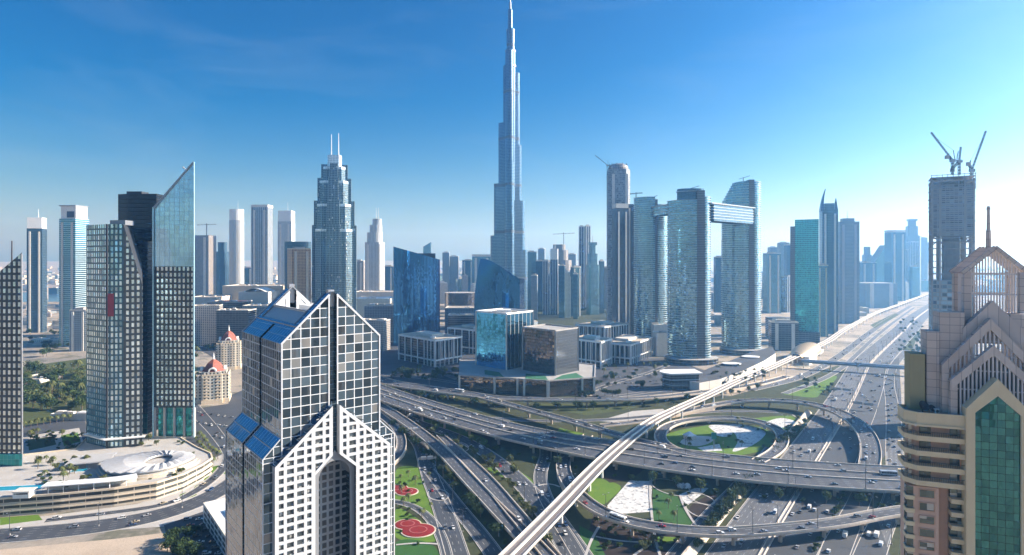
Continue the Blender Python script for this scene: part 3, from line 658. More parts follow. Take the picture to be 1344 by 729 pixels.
# lower block with lean-to glass shoulders
zl, zs = 90.0, 97.2
b = MB()
for x0, x1, z0 in ((-a_, m - 9.2, 0), (m + 9.2, w + a_, 0), (m - 9.2, m + 9.2, 89.0)):
    b.face([(x0, -.02, z0), (x1, -.02, z0), (x1, -.02, zl), (x0, -.02, zl)], [(x0 + a_, z0), (x1 + a_, z0), (x1 + a_, zl), (x0 + a_, zl)], 0)
for x, sgn in ((-a_, -1), (w + a_, 1)):
    for y0, y1 in ((0, 25.4), (28.2, dep)):
        b.face([(x, y1, 0), (x, y0, 0), (x, y0, zl), (x, y1, zl)][::-sgn], [(y1, 0), (y0, 0), (y0, zl), (y1, zl)][::-sgn], 1)
    b.face([(x - sgn * 1.6, 28.2, 0), (x - sgn * 1.6, 25.4, 0), (x - sgn * 1.6, 25.4, zl), (x - sgn * 1.6, 28.2, zl)], m=2)
    for y in (25.4, 28.2): b.face([(x, y, 0), (x - sgn * 1.6, y, 0), (x - sgn * 1.6, y, zl), (x, y, zl)], m=2)
    for y in (0, dep):
        b.face([(x, y - .02, zl), (0 if sgn < 0 else w, y - .02, zl), (0 if sgn < 0 else w, y - .02, zs)], [(0, 0), (7.2, 0), (7.2, 7.2)], 0)
b.face([(w + a_, dep, 0), (-a_, dep, 0), (-a_, dep, zl), (w + a_, dep, zl)], [(0, 0), (58, 0), (58, zl), (0, zl)], 0)
b.build('lower_block', ['f_dusit_glass', 'f_dusit_side', 'f_slot'], T)
for sgn in (-1, 1):
    xo, xi = (-a_, 0) if sgn < 0 else (w + a_, w)
    for y0, y1 in ((0, 25.2), (28.4, dep)):
        r = MB(); P = [(xo, y0, zl), (xi, y0, zs), (xi, y1, zs), (xo, y1, zl)]; U = [(y0, 0), (y0, 7.2), (y1, 7.2), (y1, 0)]
        if sgn < 0: P, U = P, U
        r.face(P, U); r.build('shoulder_roof', 'f_roof_glass', T)
        fr = MB()
        for p_, q_ in (((xo, y0, zl), (xi, y0, zs)), ((xo, y1, zl), (xi, y1, zs)), ((xo, y0, zl), (xo, y1, zl)), ((xi, y0, zs), (xi, y1, zs)), (((xo + xi) / 2, y0, (zl + zs) / 2), ((xo + xi) / 2, y1, (zl + zs) / 2))):
            fr.obox(p_, q_, .4, .4)
        fr.obox((xo, y0 if y0 == 0 else y1, 0), (xo, y0 if y0 == 0 else y1, zl), .5, .5)
        fr.build('shoulder_frame', 'white_frame', T)
# portal: white gridded gable proud of the glass, opened by an arched recess
yp, pc, ph = -3.4, m, 25.4; pe, pa = 87.0, 109.2; oh, os_, oa = 9.0, 80.3, 88.4
pz = lambda x: pe + (pa - pe) * (1 - abs(x - pc) / ph); oz = lambda x: os_ + (oa - os_) * (1 - abs(x - pc) / oh)
body = MB()
for s in (-1, 1):
    X = [pc + s * ph, pc + s * oh, pc + s * 1.5]
    for (x0, x1, f0) in ((X[0], X[1], lambda x: 0), (X[1], X[2], oz)):
        q = [(x0, yp + .55, f0(x0)), (x1, yp + .55, f0(x1)), (x1, yp + .55, pz(x1)), (x0, yp + .55, pz(x0))]
        body.face(q if s < 0 else q[::-1], m=0)
    body.face([(X[0], yp, 0), (X[0], 0, 0), (X[0], 0, pz(X[0])), (X[0], yp, pz(X[0]))], m=1)
    body.face([(X[0], yp, pz(X[0])), (X[0], 0, pz(X[0])), (X[2], 0, pz(X[2])), (X[2], yp, pz(X[2]))], m=2)
    body.face([(X[2], yp, oz(X[2])), (X[2], 0, oz(X[2])), (X[2], 0, pz(X[2])), (X[2], yp, pz(X[2]))], m=1)
    body.face([(X[1], yp, 0), (X[1], 7, 0), (X[1], 7, os_), (X[1], yp, os_)], m=3)
    body.face([(X[1], yp, os_), (X[1], 7, os_), (X[2], 7, oz(X[2])), (X[2], yp, oz(X[2]))], m=1)
body.face([(pc - 1.5, -.5, oz(pc) - 1.5), (pc + 1.5, -.5, oz(pc) - 1.5), (pc + 1.5, -.5, pa), (pc - 1.5, -.5, pa)], m=3)
body.build('portal_body', ['dark', 'white_frame', 'f_roof_glass', 'f_slot'], T)
fr = MB(); wins = []
def vbar(x0, x1, zb0, zb1, zt0, zt1, y0=yp):
    fr.loft([[(x0, y0, zb0), (x1, y0, zb1), (x1, yp + .55, zb1), (x0, yp + .55, zb0)], [(x0, y0, zt0), (x1, y0, zt1), (x1, yp + .55, zt1), (x0, yp + .55, zt0)]])
for s in (-1, 1):
    edges = [pc + s * (ph - i * (ph - oh) / 4) for i in range(5)] + [pc + s * (oh - i * (oh - 1.5) / 2) for i in (1, 2)]
    hw = [1.0, .62, .62, .62, 1.0, .62, .8]
    for i, x in enumerate(edges):
        x0, x1 = x - hw[i], x + hw[i]
        if i == 0: x0, x1 = (x, x + 1.5) if s < 0 else (x - 1.5, x)
        if i == 6: x0, x1 = (x - 1.5, x) if s < 0 else (x, x + 1.5)
        if i == 4: x0, x1 = (x - 1.6, x) if s < 0 else (x, x + 1.6)
        lo = (lambda q_: 0) if i < 5 else oz
        vbar(x0, x1, lo(x0), lo(x1), pz(x0), pz(x1))
    for i in range(6):                               # horizontals, cut by the slopes, and the panes between them
        xa, xb = sorted((edges[i], edges[i + 1])); z = 1.0 if i < 4 else 81.0 + .001
        for j in range(0, 34):
            zc = j * 3.3
            lo_, hi = (0 if i < 4 else max(oz(xa), oz(xb))), min(pz(xa), pz(xb))
            if zc + .6 < hi - .5 and zc - .6 > lo_ - 1.5:
                fr.loft([[(xa, yp + .015, zc - .6), (xb, yp + .015, zc - .6), (xb, yp + .55, zc - .6), (xa, yp + .55, zc - .6)], [(xa, yp + .015, zc + .6), (xb, yp + .015, zc + .6), (xb, yp + .55, zc + .6), (xa, yp + .55, zc + .6)]])
            z0, z1 = zc + .6, zc + 2.7
            if z1 > lo_ and z0 < max(pz(xa), pz(xb)):
                P = [(xa, max(z0, lo_ - 2)), (xb, max(z0, lo_ - 2)), (xb, min(z0 + 2.1, pz(xb))), (xa, min(z0 + 2.1, pz(xa)))]
                if z0 + 2.1 > hi: P = [(xa, z0), (xb, z0), (xb, max(z0, pz(xb))), (xa, max(z0, pz(xa)))]
                wins.append([(p_[0], yp + .53, p_[1]) for p_ in P])
    for f_, X0, X1, wdt in ((pz, pc + s * ph, pc + s * 1.5, 1.7), (oz, pc + s * oh, pc + s * 1.5, 1.5)):    # sloping borders
        up = -wdt if f_ is pz else wdt
        fr.loft([[(X0, yp - .03, f_(X0)), (X1, yp - .03, f_(X1)), (X1, yp + .5, f_(X1)), (X0, yp + .5, f_(X0))], [(X0, yp - .03, f_(X0) + up), (X1, yp - .03, f_(X1) + up), (X1, yp + .5, f_(X1) + up), (X0, yp + .5, f_(X0) + up)]])
fr.build('portal_frame', 'white_frame', T)
wins.sort(key=lambda q: -q[0][2])
for q in wins[:100]: MB().face(q).build('window', 'f_dusit_pane', T)
rest = MB()
for q in wins[100:]: rest.face(q)
rest.build('lower_windows', 'f_dusit_pane', T)['kind'] = 'stuff'
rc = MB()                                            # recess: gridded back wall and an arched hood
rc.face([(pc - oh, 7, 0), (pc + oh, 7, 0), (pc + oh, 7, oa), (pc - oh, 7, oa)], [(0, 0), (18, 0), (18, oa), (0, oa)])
M['f_recess_shade'] = facade('recess_wall', (.04, .05, .065), (.30, .31, .32), 3.0, 3.3, .34, .32, .6, .08, .4, .02)  # frame tone lowered to paint in the shade of the recess
rc.build('recess_wall', 'f_recess_shade', T)
hd = MB(); n = 20; rr = 6.9
for i in range(n):
    a0, a1 = PI * i / n, PI * (i + 1) / n
    p0, p1 = (pc + rr * math.cos(a0), os_ - 3 + rr * math.sin(a0)), (pc + rr * math.cos(a1), os_ - 3 + rr * math.sin(a1))
    hd.face([(p0[0], yp + 1.6, p0[1]), (p1[0], yp + 1.6, p1[1]), (p1[0], yp + 1.6, oz(p1[0])), (p0[0], yp + 1.6, oz(p0[0]))])
    hd.face([(p0[0], yp + 1.6, p0[1]), (p0[0], 6.9, p0[1]), (p1[0], 6.9, p1[1]), (p1[0], yp + 1.6, p1[1])])
for s in (-1, 1):
    x0, x1 = pc + s * rr, pc + s * oh
    hd.box(min(x0, x1), yp + 1.6, 0, max(x0, x1) - .004, yp + 2.2, os_ - 3)
    hd.face([(x0, yp + 1.6, os_ - 3), (x1, yp + 1.6, os_ - 3), (x1, yp + 1.6, oz(x1)), (x0, yp + 1.6, oz(x0))])
M['hood'] = plain('grey_hood', (.40, .40, .40), .6); M['arch'] = plain('arch_stone', (.20, .205, .215), .6)
hd.build('arch_hood', 'arch', T)

# ---------------------------------------------------------------- gabled apartment tower (near, cut by the frame)
Y0 = 140.0; s = Y0 / F
T = thing('apartment_tower', 'beige and pink residential high-rise with balconies, green glass bay and spired lantern roof', 'apartment tower', (DX(1308, Y0), Y0, 0), rad(-20))
zz = lambda py: H - (py - YH) * s
xx = lambda px: (px - 1308) * s
cR, sR, cX = math.cos(rad(20)), math.sin(rad(20)), DX(1308, Y0)
def xl(px, y): q = (px - CX) / F; return (q * (Y0 + y * cR) - cX - y * sR) / (cR + q * sR)   # local x of a photo column at local depth y
zt = zz(549)                                         # parapet top
wl = xl(1187, 1.5)
def outline(y, ins=0, ch=2.2): return [(wl + ins + ch, y), (-5.9, y), (-5.9, 8), (wl + ins, 8), (wl + ins, y + ch)]
mir = lambda poly: [(-x, y) for x, y in reversed(poly)]
for sg in (1, -1):
    f_ = (lambda P: P) if sg > 0 else mir
    wall = MB(); wall.prism(f_([(wl + 2.6, 2.6), (-5.9, 2.6), (-5.9, 8), (wl + 1.6, 8), (wl + 1.6, 3.6)]), zt - 18, zt - .3).build('upper_wall', 'pink_dark', T)  # wall behind the balconies, its shade painted in as darker pink
    lw = MB(); lw.prism(f_([(wl + 1.0, .9), (-11.0, .9), (-11.0, 3), (-5.9, 3.3), (-5.9, 7.5), (wl + .5, 7.5), (wl + .5, 1.4)]), 0, zt - 17.9).build('lower_wall', 'pink', T)
    rec = MB(); rec.face([(sg * -11.0, 2.96, 0), (sg * -8.7, 2.9, 0), (sg * -8.7, 2.9, zt - 18), (sg * -11.0, 2.96, zt - 18)]).build('recess_wall', 'pink_dark', T)  # recess shade painted in as darker pink
    roof = MB(); roof.prism(f_(outline(.6, .6)), zt - .9, zt - .6).build('roof_deck', 'roofgrey', T)
    par = MB()                                       # parapet: a beige ring
    o1, o2 = f_(outline(0)), f_(outline(.45, .45))
    n = len(o1); vs = at(o1, zt - 3.2) + at(o1, zt) + at(o2, zt) + at(o2, zt - 3.2)
    par.loft([at(o1, zt - 3.2), at(off(o1, 1.0), zt - 1.6), at(o1, zt), at(o2, zt), at(o2, zt - .7)], cap=False); par.build('parapet', 'beige', T)
    cap = MB(); oo = [(x - .25 * (1 if sg > 0 else -1), y - .25) for x, y in o1]; cap.prism(oo, zt - 3.25, zt - 2.75, bottom=True).build('cornice', 'beige', T)
    for kf in range(4):                              # balconies
        zb = zt - 3.2 - 3.55 * kf
        sl_ = MB(); o_ = f_(outline(0)); n = len(o_)
        if kf: pass
        sl_.prism(o_, zb - 3.55, zb - 2.35, bottom=True); bo = sl_.build('balcony', 'beige', T)
        rl = MB()
        P = f_([(wl + .15, 5), (wl + .15, 2.3), (wl + 2.3, .15), (-6.1, .15)])
        for i in range(3):
            rl.obox((*P[i], zb - 1.35), (*P[i + 1], zb - 1.35), .08, .08)
            L = (Vector(P[i + 1]) - Vector(P[i])).length
            for j in range(int(L / .45)):
                q = Vector(P[i]).lerp(Vector(P[i + 1]), j * .45 / L); rl.obox((q.x, q.y, zb - 2.35), (q.x, q.y, zb - 1.35), .05, .05, up=Vector((0, 1, 0)))
        rl.build('railing', 'dark', bo)
        for x0, x1, hgt in ((-14.6, -12.2, 2.25), (-8.4, -6.4, 2.2), (-17.0, -16.2, 2.2)):
            w_ = MB(); a, c = sorted((sg * x0, sg * x1)); w_.box(a, 2.5, zb - 2.34, c, 2.7, zb - 2.34 + hgt); w_.build('balcony_door', 'balcony_glass', T)
    for kf in range(0, 36):                          # storeys of windows
        zb = zt - 18 - 3.12 * kf
        if zb < 3: break
        a, c = sorted((sg * -15.0, sg * -11.9)); w_ = MB(); w_.box(a, .82, zb - 2.4, c, 1.0, zb - .5)
        if kf < 12:
            wn = w_.build('window', 'balcony_glass', T)
            f2 = MB()
            for p_, q_ in (((a, zb - 2.4), (c, zb - 2.4)), ((c, zb - 2.4), (c, zb - .5)), ((c, zb - .5), (a, zb - .5)), ((a, zb - .5), (a, zb - 2.4))): f2.obox((p_[0], .8, p_[1]), (q_[0], .8, q_[1]), .16, .16)
            f2.build('frame', 'pink_dark', wn)
        else: w_.build('window', 'balcony_glass', T)
        bl = MB(); a, c = sorted((sg * -8.6, sg * -5.9)); bl.box(a, .5, zb - 3.0, c, 3.2, zb - 1.95); bl.build('loggia_front', 'beige', T)
        dk = MB(); dk.box(a + .1, 2.2, zb - 1.95, c - .1, 2.9, zb - .02); dk.build('loggia_glass', 'balcony_glass', T)
        cb = MB(); a, c = sorted((sg * (wl + .05), sg * (wl + 1.9))); cb.box(a, .3, zb - 3.1, c, 3.0, zb - 2.1); cb.build('corner_sill', 'beige', T)
        cw = MB(); a, c = sorted((sg * (wl + .3), sg * (wl + 1.7))); cw.box(a, .85, zb - 2.1, c, 3.0, zb - .05); cw.build('corner_window', 'balcony_glass', T)
# green glass bay in its beige gabled frame
gx = 4.35; gs, ga = zz(543), zz(519); fo, fz0, fz1 = 6.1, zz(538), zz(497)
bay = MB(); bay.face([(-gx, -.3, 0), (gx, -.3, 0), (gx, -.3, gs), (0, -.3, ga), (-gx, -.3, gs)]); bay.build('glass_bay', 'f_green', T)
fr = MB(); A = [(-fo, 0), (-fo, fz0), (0, fz1), (fo, fz0), (fo, 0)]; B = [(-gx, 0), (-gx, gs), (0, ga), (gx, gs), (gx, 0)]
for i in range(4):
    q = [A[i], A[i + 1], B[i + 1], B[i]]
    fr.loft([[(x, 2.5, z) for x, z in q], [(x, -.9, z) for x, z in q]])
fr.build('gable_frame', 'beige', T)
def chevron(px0, py0, pxa, pya, y, band, yb, floor_z, name, mat, depth=1.6):
    x0, z0, za = xl(px0, y), zz(py0), zz(pya); P = [(x0, z0), (0, za), (-x0, z0)]
    c = MB()
    for i in range(2):
        q = [P[i], P[i + 1], (P[i + 1][0], P[i + 1][1] - band), (P[i][0], P[i][1] - band)]
        c.loft([[(x, y + depth, z) for x, z in q], [(x, y, z) for x, z in q]])
    for x in (x0, -x0):
        a, d = sorted((x, x - math.copysign(1.5, x))); c.box(a, y + .02, floor_z, d, y + depth - .02, z0 - .1)
    c.build(name, mat, T); return x0, z0, za
for (p0, q0, qa, y, bn, fz) in ((1247, 505, 455, 1.6, 2.3, zt - .6), (1236, 486, 420, 3.4, 2.6, zt - .6)):
    x0, z0, za = chevron(p0, q0, 1308, qa, y, bn, 0, fz, 'gable_rib', 'tile_mauve')
    sl_ = MB(); n = int(-x0 * 2 / .95)
    for i in range(1, n):
        x = x0 + 1.4 + (-2 * x0 - 2.8) * i / n; top = z0 + (za - z0) * (1 - abs(x) / -x0) - bn * .6
        sl_.box(x - .17, y + .35, fz, x + .17, y + .9, top)
    for zc in (z0 - 2, z0 + 2.5, z0 + 6):
        wv = (-x0) * (1 - max(0, (zc + bn - z0)) / (za - z0)) - .6
        if wv > 1: sl_.box(-wv, y + .5, zc, wv, y + .7, zc + .22)
    sl_.build('slat_screen', 'slat_white', T)
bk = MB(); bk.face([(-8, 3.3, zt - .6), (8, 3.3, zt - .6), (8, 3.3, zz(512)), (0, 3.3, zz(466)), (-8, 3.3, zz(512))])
bk.build('screen_shade', 'slat_shade', T)  # dark sheet standing in for the shade behind the slats
sg_ = MB(); hx = xx(1342) ; sg_.loft([[(-5.0, 7.4, zz(455)), (7.2, 7.4, zz(455)), (7.2, 7.4, zz(436)), (1.1, 7.4, zz(397)), (-5.0, 7.4, zz(436))], [(-5.0, 5.2, zz(455)), (7.2, 5.2, zz(455)), (7.2, 5.2, zz(436)), (1.1, 5.2, zz(397)), (-5.0, 5.2, zz(436))]])
sg_.build('solid_gable', 'tile_mauve', T)
lx, LO = 6.3, 2.2                                             # lantern: four piers, a steel roof, barred sides
for x in (-lx, lx - 1.5):
    for y in (7.5, 14.5):
        pr = MB(); pr.box(x + LO, y, zt, x + 1.5 + LO, y + 1.6, zz(358)); pr.build('lantern_pier', 'tile_mauve', T)
rf2 = MB()
for sg in (-1, 1):
    for yy in (7.0, 15.6): rf2.obox((LO + sg * (lx + .4), yy + .4, zz(360)), (LO, yy + .4, zz(324)), .7, .9)
    for j in range(9): rf2.obox((LO + sg * (lx + .2), 7.8 + j, zz(360)), (LO, 7.8 + j, zz(324)), .2, .3)
rf2.build('lantern_roof', 'tile_mauve', T)
br = MB()
for y in (8.0, 15.2):
    for i in range(17):
        x = -4.7 + i * 9.4 / 16; top = zz(360) + (zz(324) - zz(360)) * (1 - abs(x) / lx) - .4
        br.box(LO + x - .11, y, zz(450), LO + x + .11, y + .22, top)
    for z in (zz(390), zz(362)): br.box(LO - 4.9, y - .03, z, LO + 4.9, y + .25, z + .35)
for x in (LO - 5.6, LO + 5.4):
    for j in range(6): br.box(x, 8.8 + j * 1.0, zz(450), x + .2, 9.0 + j * 1.0, zz(360))
    br.box(x - .03, 8.4, zz(390), x + .23, 15, zz(388))
br.build('lantern_bars', 'slat_white', T)
sp = MB(); sp.tube((LO, 11.5, zz(328)), (LO, 11.5, zz(300)), .62, .55); sp.tube((LO, 11.5, zz(300)), (LO, 11.5, zz(270)), .42, .32); sp.tube((LO, 11.5, zz(271)), (LO, 11.5, zz(266)), .5, .3)
sp.build('spire', 'tile_mauve', T)
for (p0, p1, pt, y, mt_) in ((1233, 1266, 414, 5.6, 'tile_mauve'), (1216, 1233, 441, 5.0, 'tile_mauve'), (1194, 1214, 473, 4.4, 'olive')):
    for sg in (1, -1):
        a, c = sorted((sg * xl(p0, y), sg * xl(p1, y))); bb = MB(); bb.box(a, y, zt - .6, c, y + 5, zz(pt)); bb.build('roof_block', mt_, T)
# things standing on its terrace
def dish(px, y, label, r=1.3):
    x, yy, z = Matrix.Rotation(rad(-20), 4, 'Z') @ Vector((xl(px, y), y, zt - .6)) + Vector((DX(1308, Y0), Y0, 0))
    d = thing('satellite_dish', label, 'satellite dish', (x, yy, z), .6)
    MB().tube((0, 0, 0), (0, 0, r * 1.1), .12).build('mast', 'dark', d)
    b = MB(); n = 20; ax = Vector((-.35, -.75, .55)).normalized(); u = ax.orthogonal().normalized(); v = ax.cross(u)
    b.loft([[Vector((0, -.1, r * 1.2)) + ax * (r * .35 * q * q) + u * (r * q * math.cos(2 * PI * i / n)) + v * (r * q * math.sin(2 * PI * i / n)) for i in range(n)] for q in (.05, .4, .7, 1)], cap=False)
    b.build('reflector', 'dark', d)
dish(1211, 2.6, 'large dark satellite dish on the beige tower terrace'); dish(1222, 3.0, 'smaller satellite dish beside the large dark one', .9)
x, yy, z = Matrix.Rotation(rad(-20), 4, 'Z') @ Vector((xl(1229, 3), 3.0, zt - .6)) + Vector((DX(1308, Y0), Y0, 0))
d = thing('air_conditioner', 'small white air conditioning unit on the beige tower terrace', 'air conditioner', (x, yy, z))
MB().box(-.5, -.35, .1, .5, .35, 1.2).build('casing', 'white', d); MB().tube((0, -.36, .65), (0, -.4, .65), .36, .36, 16).build('fan_grille', 'dark', d)
# ---------------------------------------------------------------- more facades
M['f_park'] = facade('slot_window_wall', (.60, .68, .68), (.032, .040, .045), 3.9, 5.2, .50, .36, .75, .16, .3, .03, frough=.25)  # panes coloured pale for the light they reflect
M['f_park_teal'] = facade('teal_slot_windows', (.60, .80, .84), (.05, .11, .13), 3.3, 4.8, .44, .28, .75, .12, .5, .05, frough=.2, wave=.06)  # pane colour brightened to paint in reflections
M['f_blade'] = facade('pale_blade_glass', (.50, .76, .86), (.34, .50, .56), 4.4, 4.0, .10, .07, .55, .10, .12, .008)
M['f_black'] = facade('black_glass', (.030, .030, .036), (.012, .012, .014), 1.5, 3.8, .10, .16, .75, .12, .4, .01)
M['f_podium'] = facade('podium_openings', (.05, .05, .04), (.46, .40, .32), 9.5, 3.9, .05, .34, 0, .7, .5, 0)
M['f_lobby'] = facade('lobby_glass', (.04, .28, .28), (.10, .14, .14), 3, 5, .05, .04, .7, .1, .3, .02)
M['f_burj'] = facade('finned_silver_glass', (.075, .155, .24), (.22, .31, .38), 3.2, 3.7, .22, .14, .85, .16, .25, .01, fmetal=.75, frough=.32, band=(117.0, 7.0, (.10, .13, .16)))
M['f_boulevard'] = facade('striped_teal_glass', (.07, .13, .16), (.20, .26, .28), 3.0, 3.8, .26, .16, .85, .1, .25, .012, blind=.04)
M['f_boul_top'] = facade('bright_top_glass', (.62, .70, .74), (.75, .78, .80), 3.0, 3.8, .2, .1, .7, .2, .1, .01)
M['f_cobalt'] = facade('cobalt_glass', (.05, .22, .50), (.015, .06, .15), 2.4, 4.0, .2, .03, .92, .05, .12, .012, wave=.03)
M['f_cobalt2'] = facade('deep_cobalt_glass', (.030, .14, .30), (.012, .045, .10), 2.4, 4.0, .2, .03, .92, .05, .15, .012, wave=.07)
M['f_cyan_reflect'] = facade('cyan_reflection_glass', (.10, .48, .85), (.05, .18, .26), 3.0, 4.0, .05, .05, .92, .06, .15, .016, wave=.14)  # bright reflection put into the glass colour as cyan
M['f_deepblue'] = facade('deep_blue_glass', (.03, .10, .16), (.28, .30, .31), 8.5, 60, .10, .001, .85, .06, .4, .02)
M['f_bronze'] = facade('bronze_glass', (.15, .14, .13), (.035, .04, .045), 3.2, 3.9, .07, .10, .85, .07, .3, .02, wave=.10)
M['f_ribs'] = facade('ribbed_grey_glass', (.05, .065, .08), (.095, .10, .11), 1.6, 3.9, .28, .05, .7, .12, .3, .01)
M['f_office'] = facade('white_pier_offices', (.045, .055, .07), (.52, .52, .50), 7.2, 60, .22, .001, .7, .1, .6, .02)
M['f_floors'] = facade('shaded_floors', (.05, .06, .07), (.22, .22, .215), 6, 4.0, .03, .16, .6, .15, .5, .02)
M['f_sky'] = facade('tower_glass', (.20, .34, .40), (.28, .36, .39), 2.9, 3.9, .07, .02, .88, .08, .4, .02)
M['slab'] = plain('balcony_slabs', (.40, .45, .47), .5, var=.12)
M['f_spine'] = facade('brown_spine', (.09, .09, .09), (.17, .155, .14), 2.0, 3.9, .3, .2, .5, .2, .3, 0)
M['f_tealtower'] = facade('emerald_glass', (.05, .33, .37), (.09, .34, .38), 3.0, 3.9, .05, .12, .9, .07, .3, .03, wave=.06)
M['f_greygrid'] = facade('grey_grid_windows', (.10, .15, .19), (.30, .34, .37), 2.7, 3.6, .36, .34, .7, .12, .4, .01)
M['f_navy'] = facade('navy_glass', (.05, .11, .16), (.07, .12, .16), 2.4, 3.8, .15, .16, .8, .1, .4, .01)
M['f_hotelorange'] = facade('amber_balconies', (.14, .09, .05), (.66, .40, .17), 3.4, 3.6, .30, .30, .4, .3, .4, 0)
M['f_white'] = facade('white_balcony_tower', (.13, .17, .20), (.66, .67, .66), 4.4, 3.5, .34, .36, .6, .15, .4, .01)
M['f_greywhite'] = facade('pale_striped_tower', (.08, .11, .14), (.46, .48, .49), 7.0, 3.5, .32, .10, .7, .12, .4, .01)
M['f_bluestripe'] = facade('blue_banded_tower', (.10, .26, .34), (.42, .52, .56), 30, 3.8, .01, .30, .8, .1, .25, .01)
M['f_concrete'] = facade('unfinished_floors', (.10, .10, .10), (.34, .30, .26), 4.0, 3.6, .25, .28, .1, .6, .6, 0)
M['f_tan'] = facade('tan_windows', (.10, .12, .14), (.36, .33, .30), 3.6, 3.4, .45, .42, .5, .2, .4, 0)
M['f_grey'] = facade('grey_windows', (.09, .13, .17), (.25, .29, .32), 3.4, 3.4, .40, .40, .5, .2, .4, 0)
M['f_teal'] = facade('muted_teal_glass', (.10, .22, .26), (.16, .24, .27), 3.0, 3.7, .12, .18, .8, .1, .3, .01)
M['f_cream'] = facade('cream_windows', (.10, .10, .09), (.60, .555, .47), 3.9, 3.6, .52, .42, .4, .2, .4, 0)
M['astro'] = plain('green_roof_turf', (.02, .13, .06), .9, var=.2, scale=.2)

def ledged(mb, poly, z0, z1, fh=3.9, sh=.9, k=.965, m0=0, m1=1, mt=1, c=None):
    """Tower skin that steps out at each floor slab: one connected surface."""
    c = c or (sum(p[0] for p in poly) / len(poly), sum(p[1] for p in poly) / len(poly))
    inn = off(poly, k, c); n = len(poly); nf = max(1, int((z1 - z0) / fh)); fh = (z1 - z0) / nf
    rings = []
    for i in range(nf): z = z0 + i * fh; rings += [(inn, z, m0), (inn, z + fh - sh, m1), (poly, z + fh - sh, m1), (poly, z + fh, m1)]
    base = len(mb.v); per = [0]
    for i in range(n): per.append(per[-1] + math.hypot(poly[(i + 1) % n][0] - poly[i][0], poly[(i + 1) % n][1] - poly[i][1]))
    for p, z, _m in rings: mb.v.extend(at(p, z))
    for r in range(len(rings) - 1):
        for i in range(n):
            j = (i + 1) % n; mb.f.append((base + r * n + i, base + r * n + j, base + (r + 1) * n + j, base + (r + 1) * n + i)); mb.mi.append(rings[r][2])
            mb.uv.extend([(per[i], rings[r][1]), (per[i + 1], rings[r][1]), (per[i + 1], rings[r + 1][1]), (per[i], rings[r + 1][1])]); mb.ed.extend([(9, 9)] * 4)
    r = len(rings) - 1; mb.f.append(tuple(base + r * n + i for i in range(n))); mb.mi.append(mt); mb.uv.extend([(p[0], p[1]) for p in poly]); mb.ed.extend([(9, 9)] * n)
    return mb
def ngon(pts): return [(p[0], p[1]) for p in pts]
def parapet(poly, z, h, mat, parent, k=.97, name='parapet'):
    c = (sum(p[0] for p in poly) / len(poly), sum(p[1] for p in poly) / len(poly)); inn = off(poly, k, c); out = off(poly, 1.004, c)
    return MB().loft([at(out, z - .4), at(out, z + h), at(inn, z + h), at(inn, z + .02)], cap=False).build(name, mat, parent)

# ---------------------------------------------------------------- hotel podium and the four dark towers on it
T = thing('hotel_podium', 'long cream parking podium with planted decks, curving along the boulevard', 'podium')
PO = [W(a, b, 12) for a, b in ((-90, 664), (0, 655), (80, 649), (150, 642), (205, 634), (240, 623), (264, 611), (278, 602), (276, 596), (258, 588), (236, 575), (118, 572), (100, 590), (30, 598), (-90, 600))]
PO = ngon(PO)
MB().prism(PO, -.2, 12, 0, 1).build('structure', ['f_podium', 'paving'], T)
cen = (sum(p[0] for p in PO) / len(PO), sum(p[1] for p in PO) / len(PO))
for z in (4.0, 8.0, 12.6): MB().prism(off(PO, 1.008, cen), z - .9, z, bottom=True).build('floor_ledge', 'cream', T) if z < 12 else parapet(off(PO, 1.008, cen), 12, .9, 'cream', T, .988)
for a, b in ((100, 640), (130, 637), (160, 634), (190, 630), (215, 624), (235, 615), (250, 606)):
    p = W(a, b - 1, 12); MB().box(p.x - 5, p.y - .8, 12, p.x + 5, p.y + .8, 12.7).build('planter', 'scrub', T)
for a, b in ((18, 641), (104, 617.5)):
    p = W(a, b, 12); pl = thing('swimming_pool', 'long turquoise pool on the podium deck' if a < 50 else 'small turquoise pool beside the slatted pavilion', 'pool', (p.x, p.y, 12), rad(8), None)
    wx, wy = (20, 5) if a < 50 else (6, 4)
    MB().box(-wx, -wy, .004, wx, wy, .12).build('coping', 'white', pl); MB().box(-wx + .8, -wy + .8, .06, wx - .8, wy - .8, .13).build('water_surface', 'water', pl)
p = W(192, 606, 17); T2 = thing('oval_roof', 'white oval roof with a dark opening, on the hotel podium', 'canopy', (p.x, p.y, 12), rad(12))
o = [(x * (1 + .10 * math.sin(3 * i * 2 * PI / 48)), y) for i, (x, y) in enumerate(ell(0, 0, 31, 25, 48))]; h = ell(8, 2, 9, 12, 48)
fold = lambda P_, z: [(x, y, z + (.55 if i % 2 else -.35)) for i, (x, y) in enumerate(P_)]
mid = [((a[0] + b_[0]) / 2, (a[1] + b_[1]) / 2) for a, b_ in zip(o, h)]
b = MB(); b.loft([at(o, 4.2), fold(o, 5.2), fold(mid, 6.6), fold(h, 5.6), at(h, 4.2)], cap=False); b.build('roof_ring', 'hood', T2)
for sc_, zz_ in ((1.10, 1.6), (1.04, 3.0)): MB().prism(off(o, sc_), zz_ - 1.6, zz_, 0, 1).build('terrace_step', ['cream', 'paving'], T2)
b = MB(); b.loft([at(off(o, .93), .05), at(off(o, .93), 4.3)], cap=False); b.build('ring_wall', 'offwhite', T2)
b = MB(); b.face(at(off(h, 1.0, (7, 1)), .3)); b.build('courtyard_floor', 'dark', T2)
tl = Path([(58, 637, 17, 9), (100, 634, 17, 9), (150, 630, 17, 10), (180, 625, 17, 12)], step=4)
can = thing('canopy_walk', 'white strip canopy running from the oval roof towards the dark twin tower', 'canopy')
tl.rail(MB(), lambda w: 0, 9, .6).build('roof_strip', 'white', can); tl.rail(MB(), lambda w: -3.6, .4, 4.9, -4.9).build('back_wall', 'offwhite', can)
d = 4
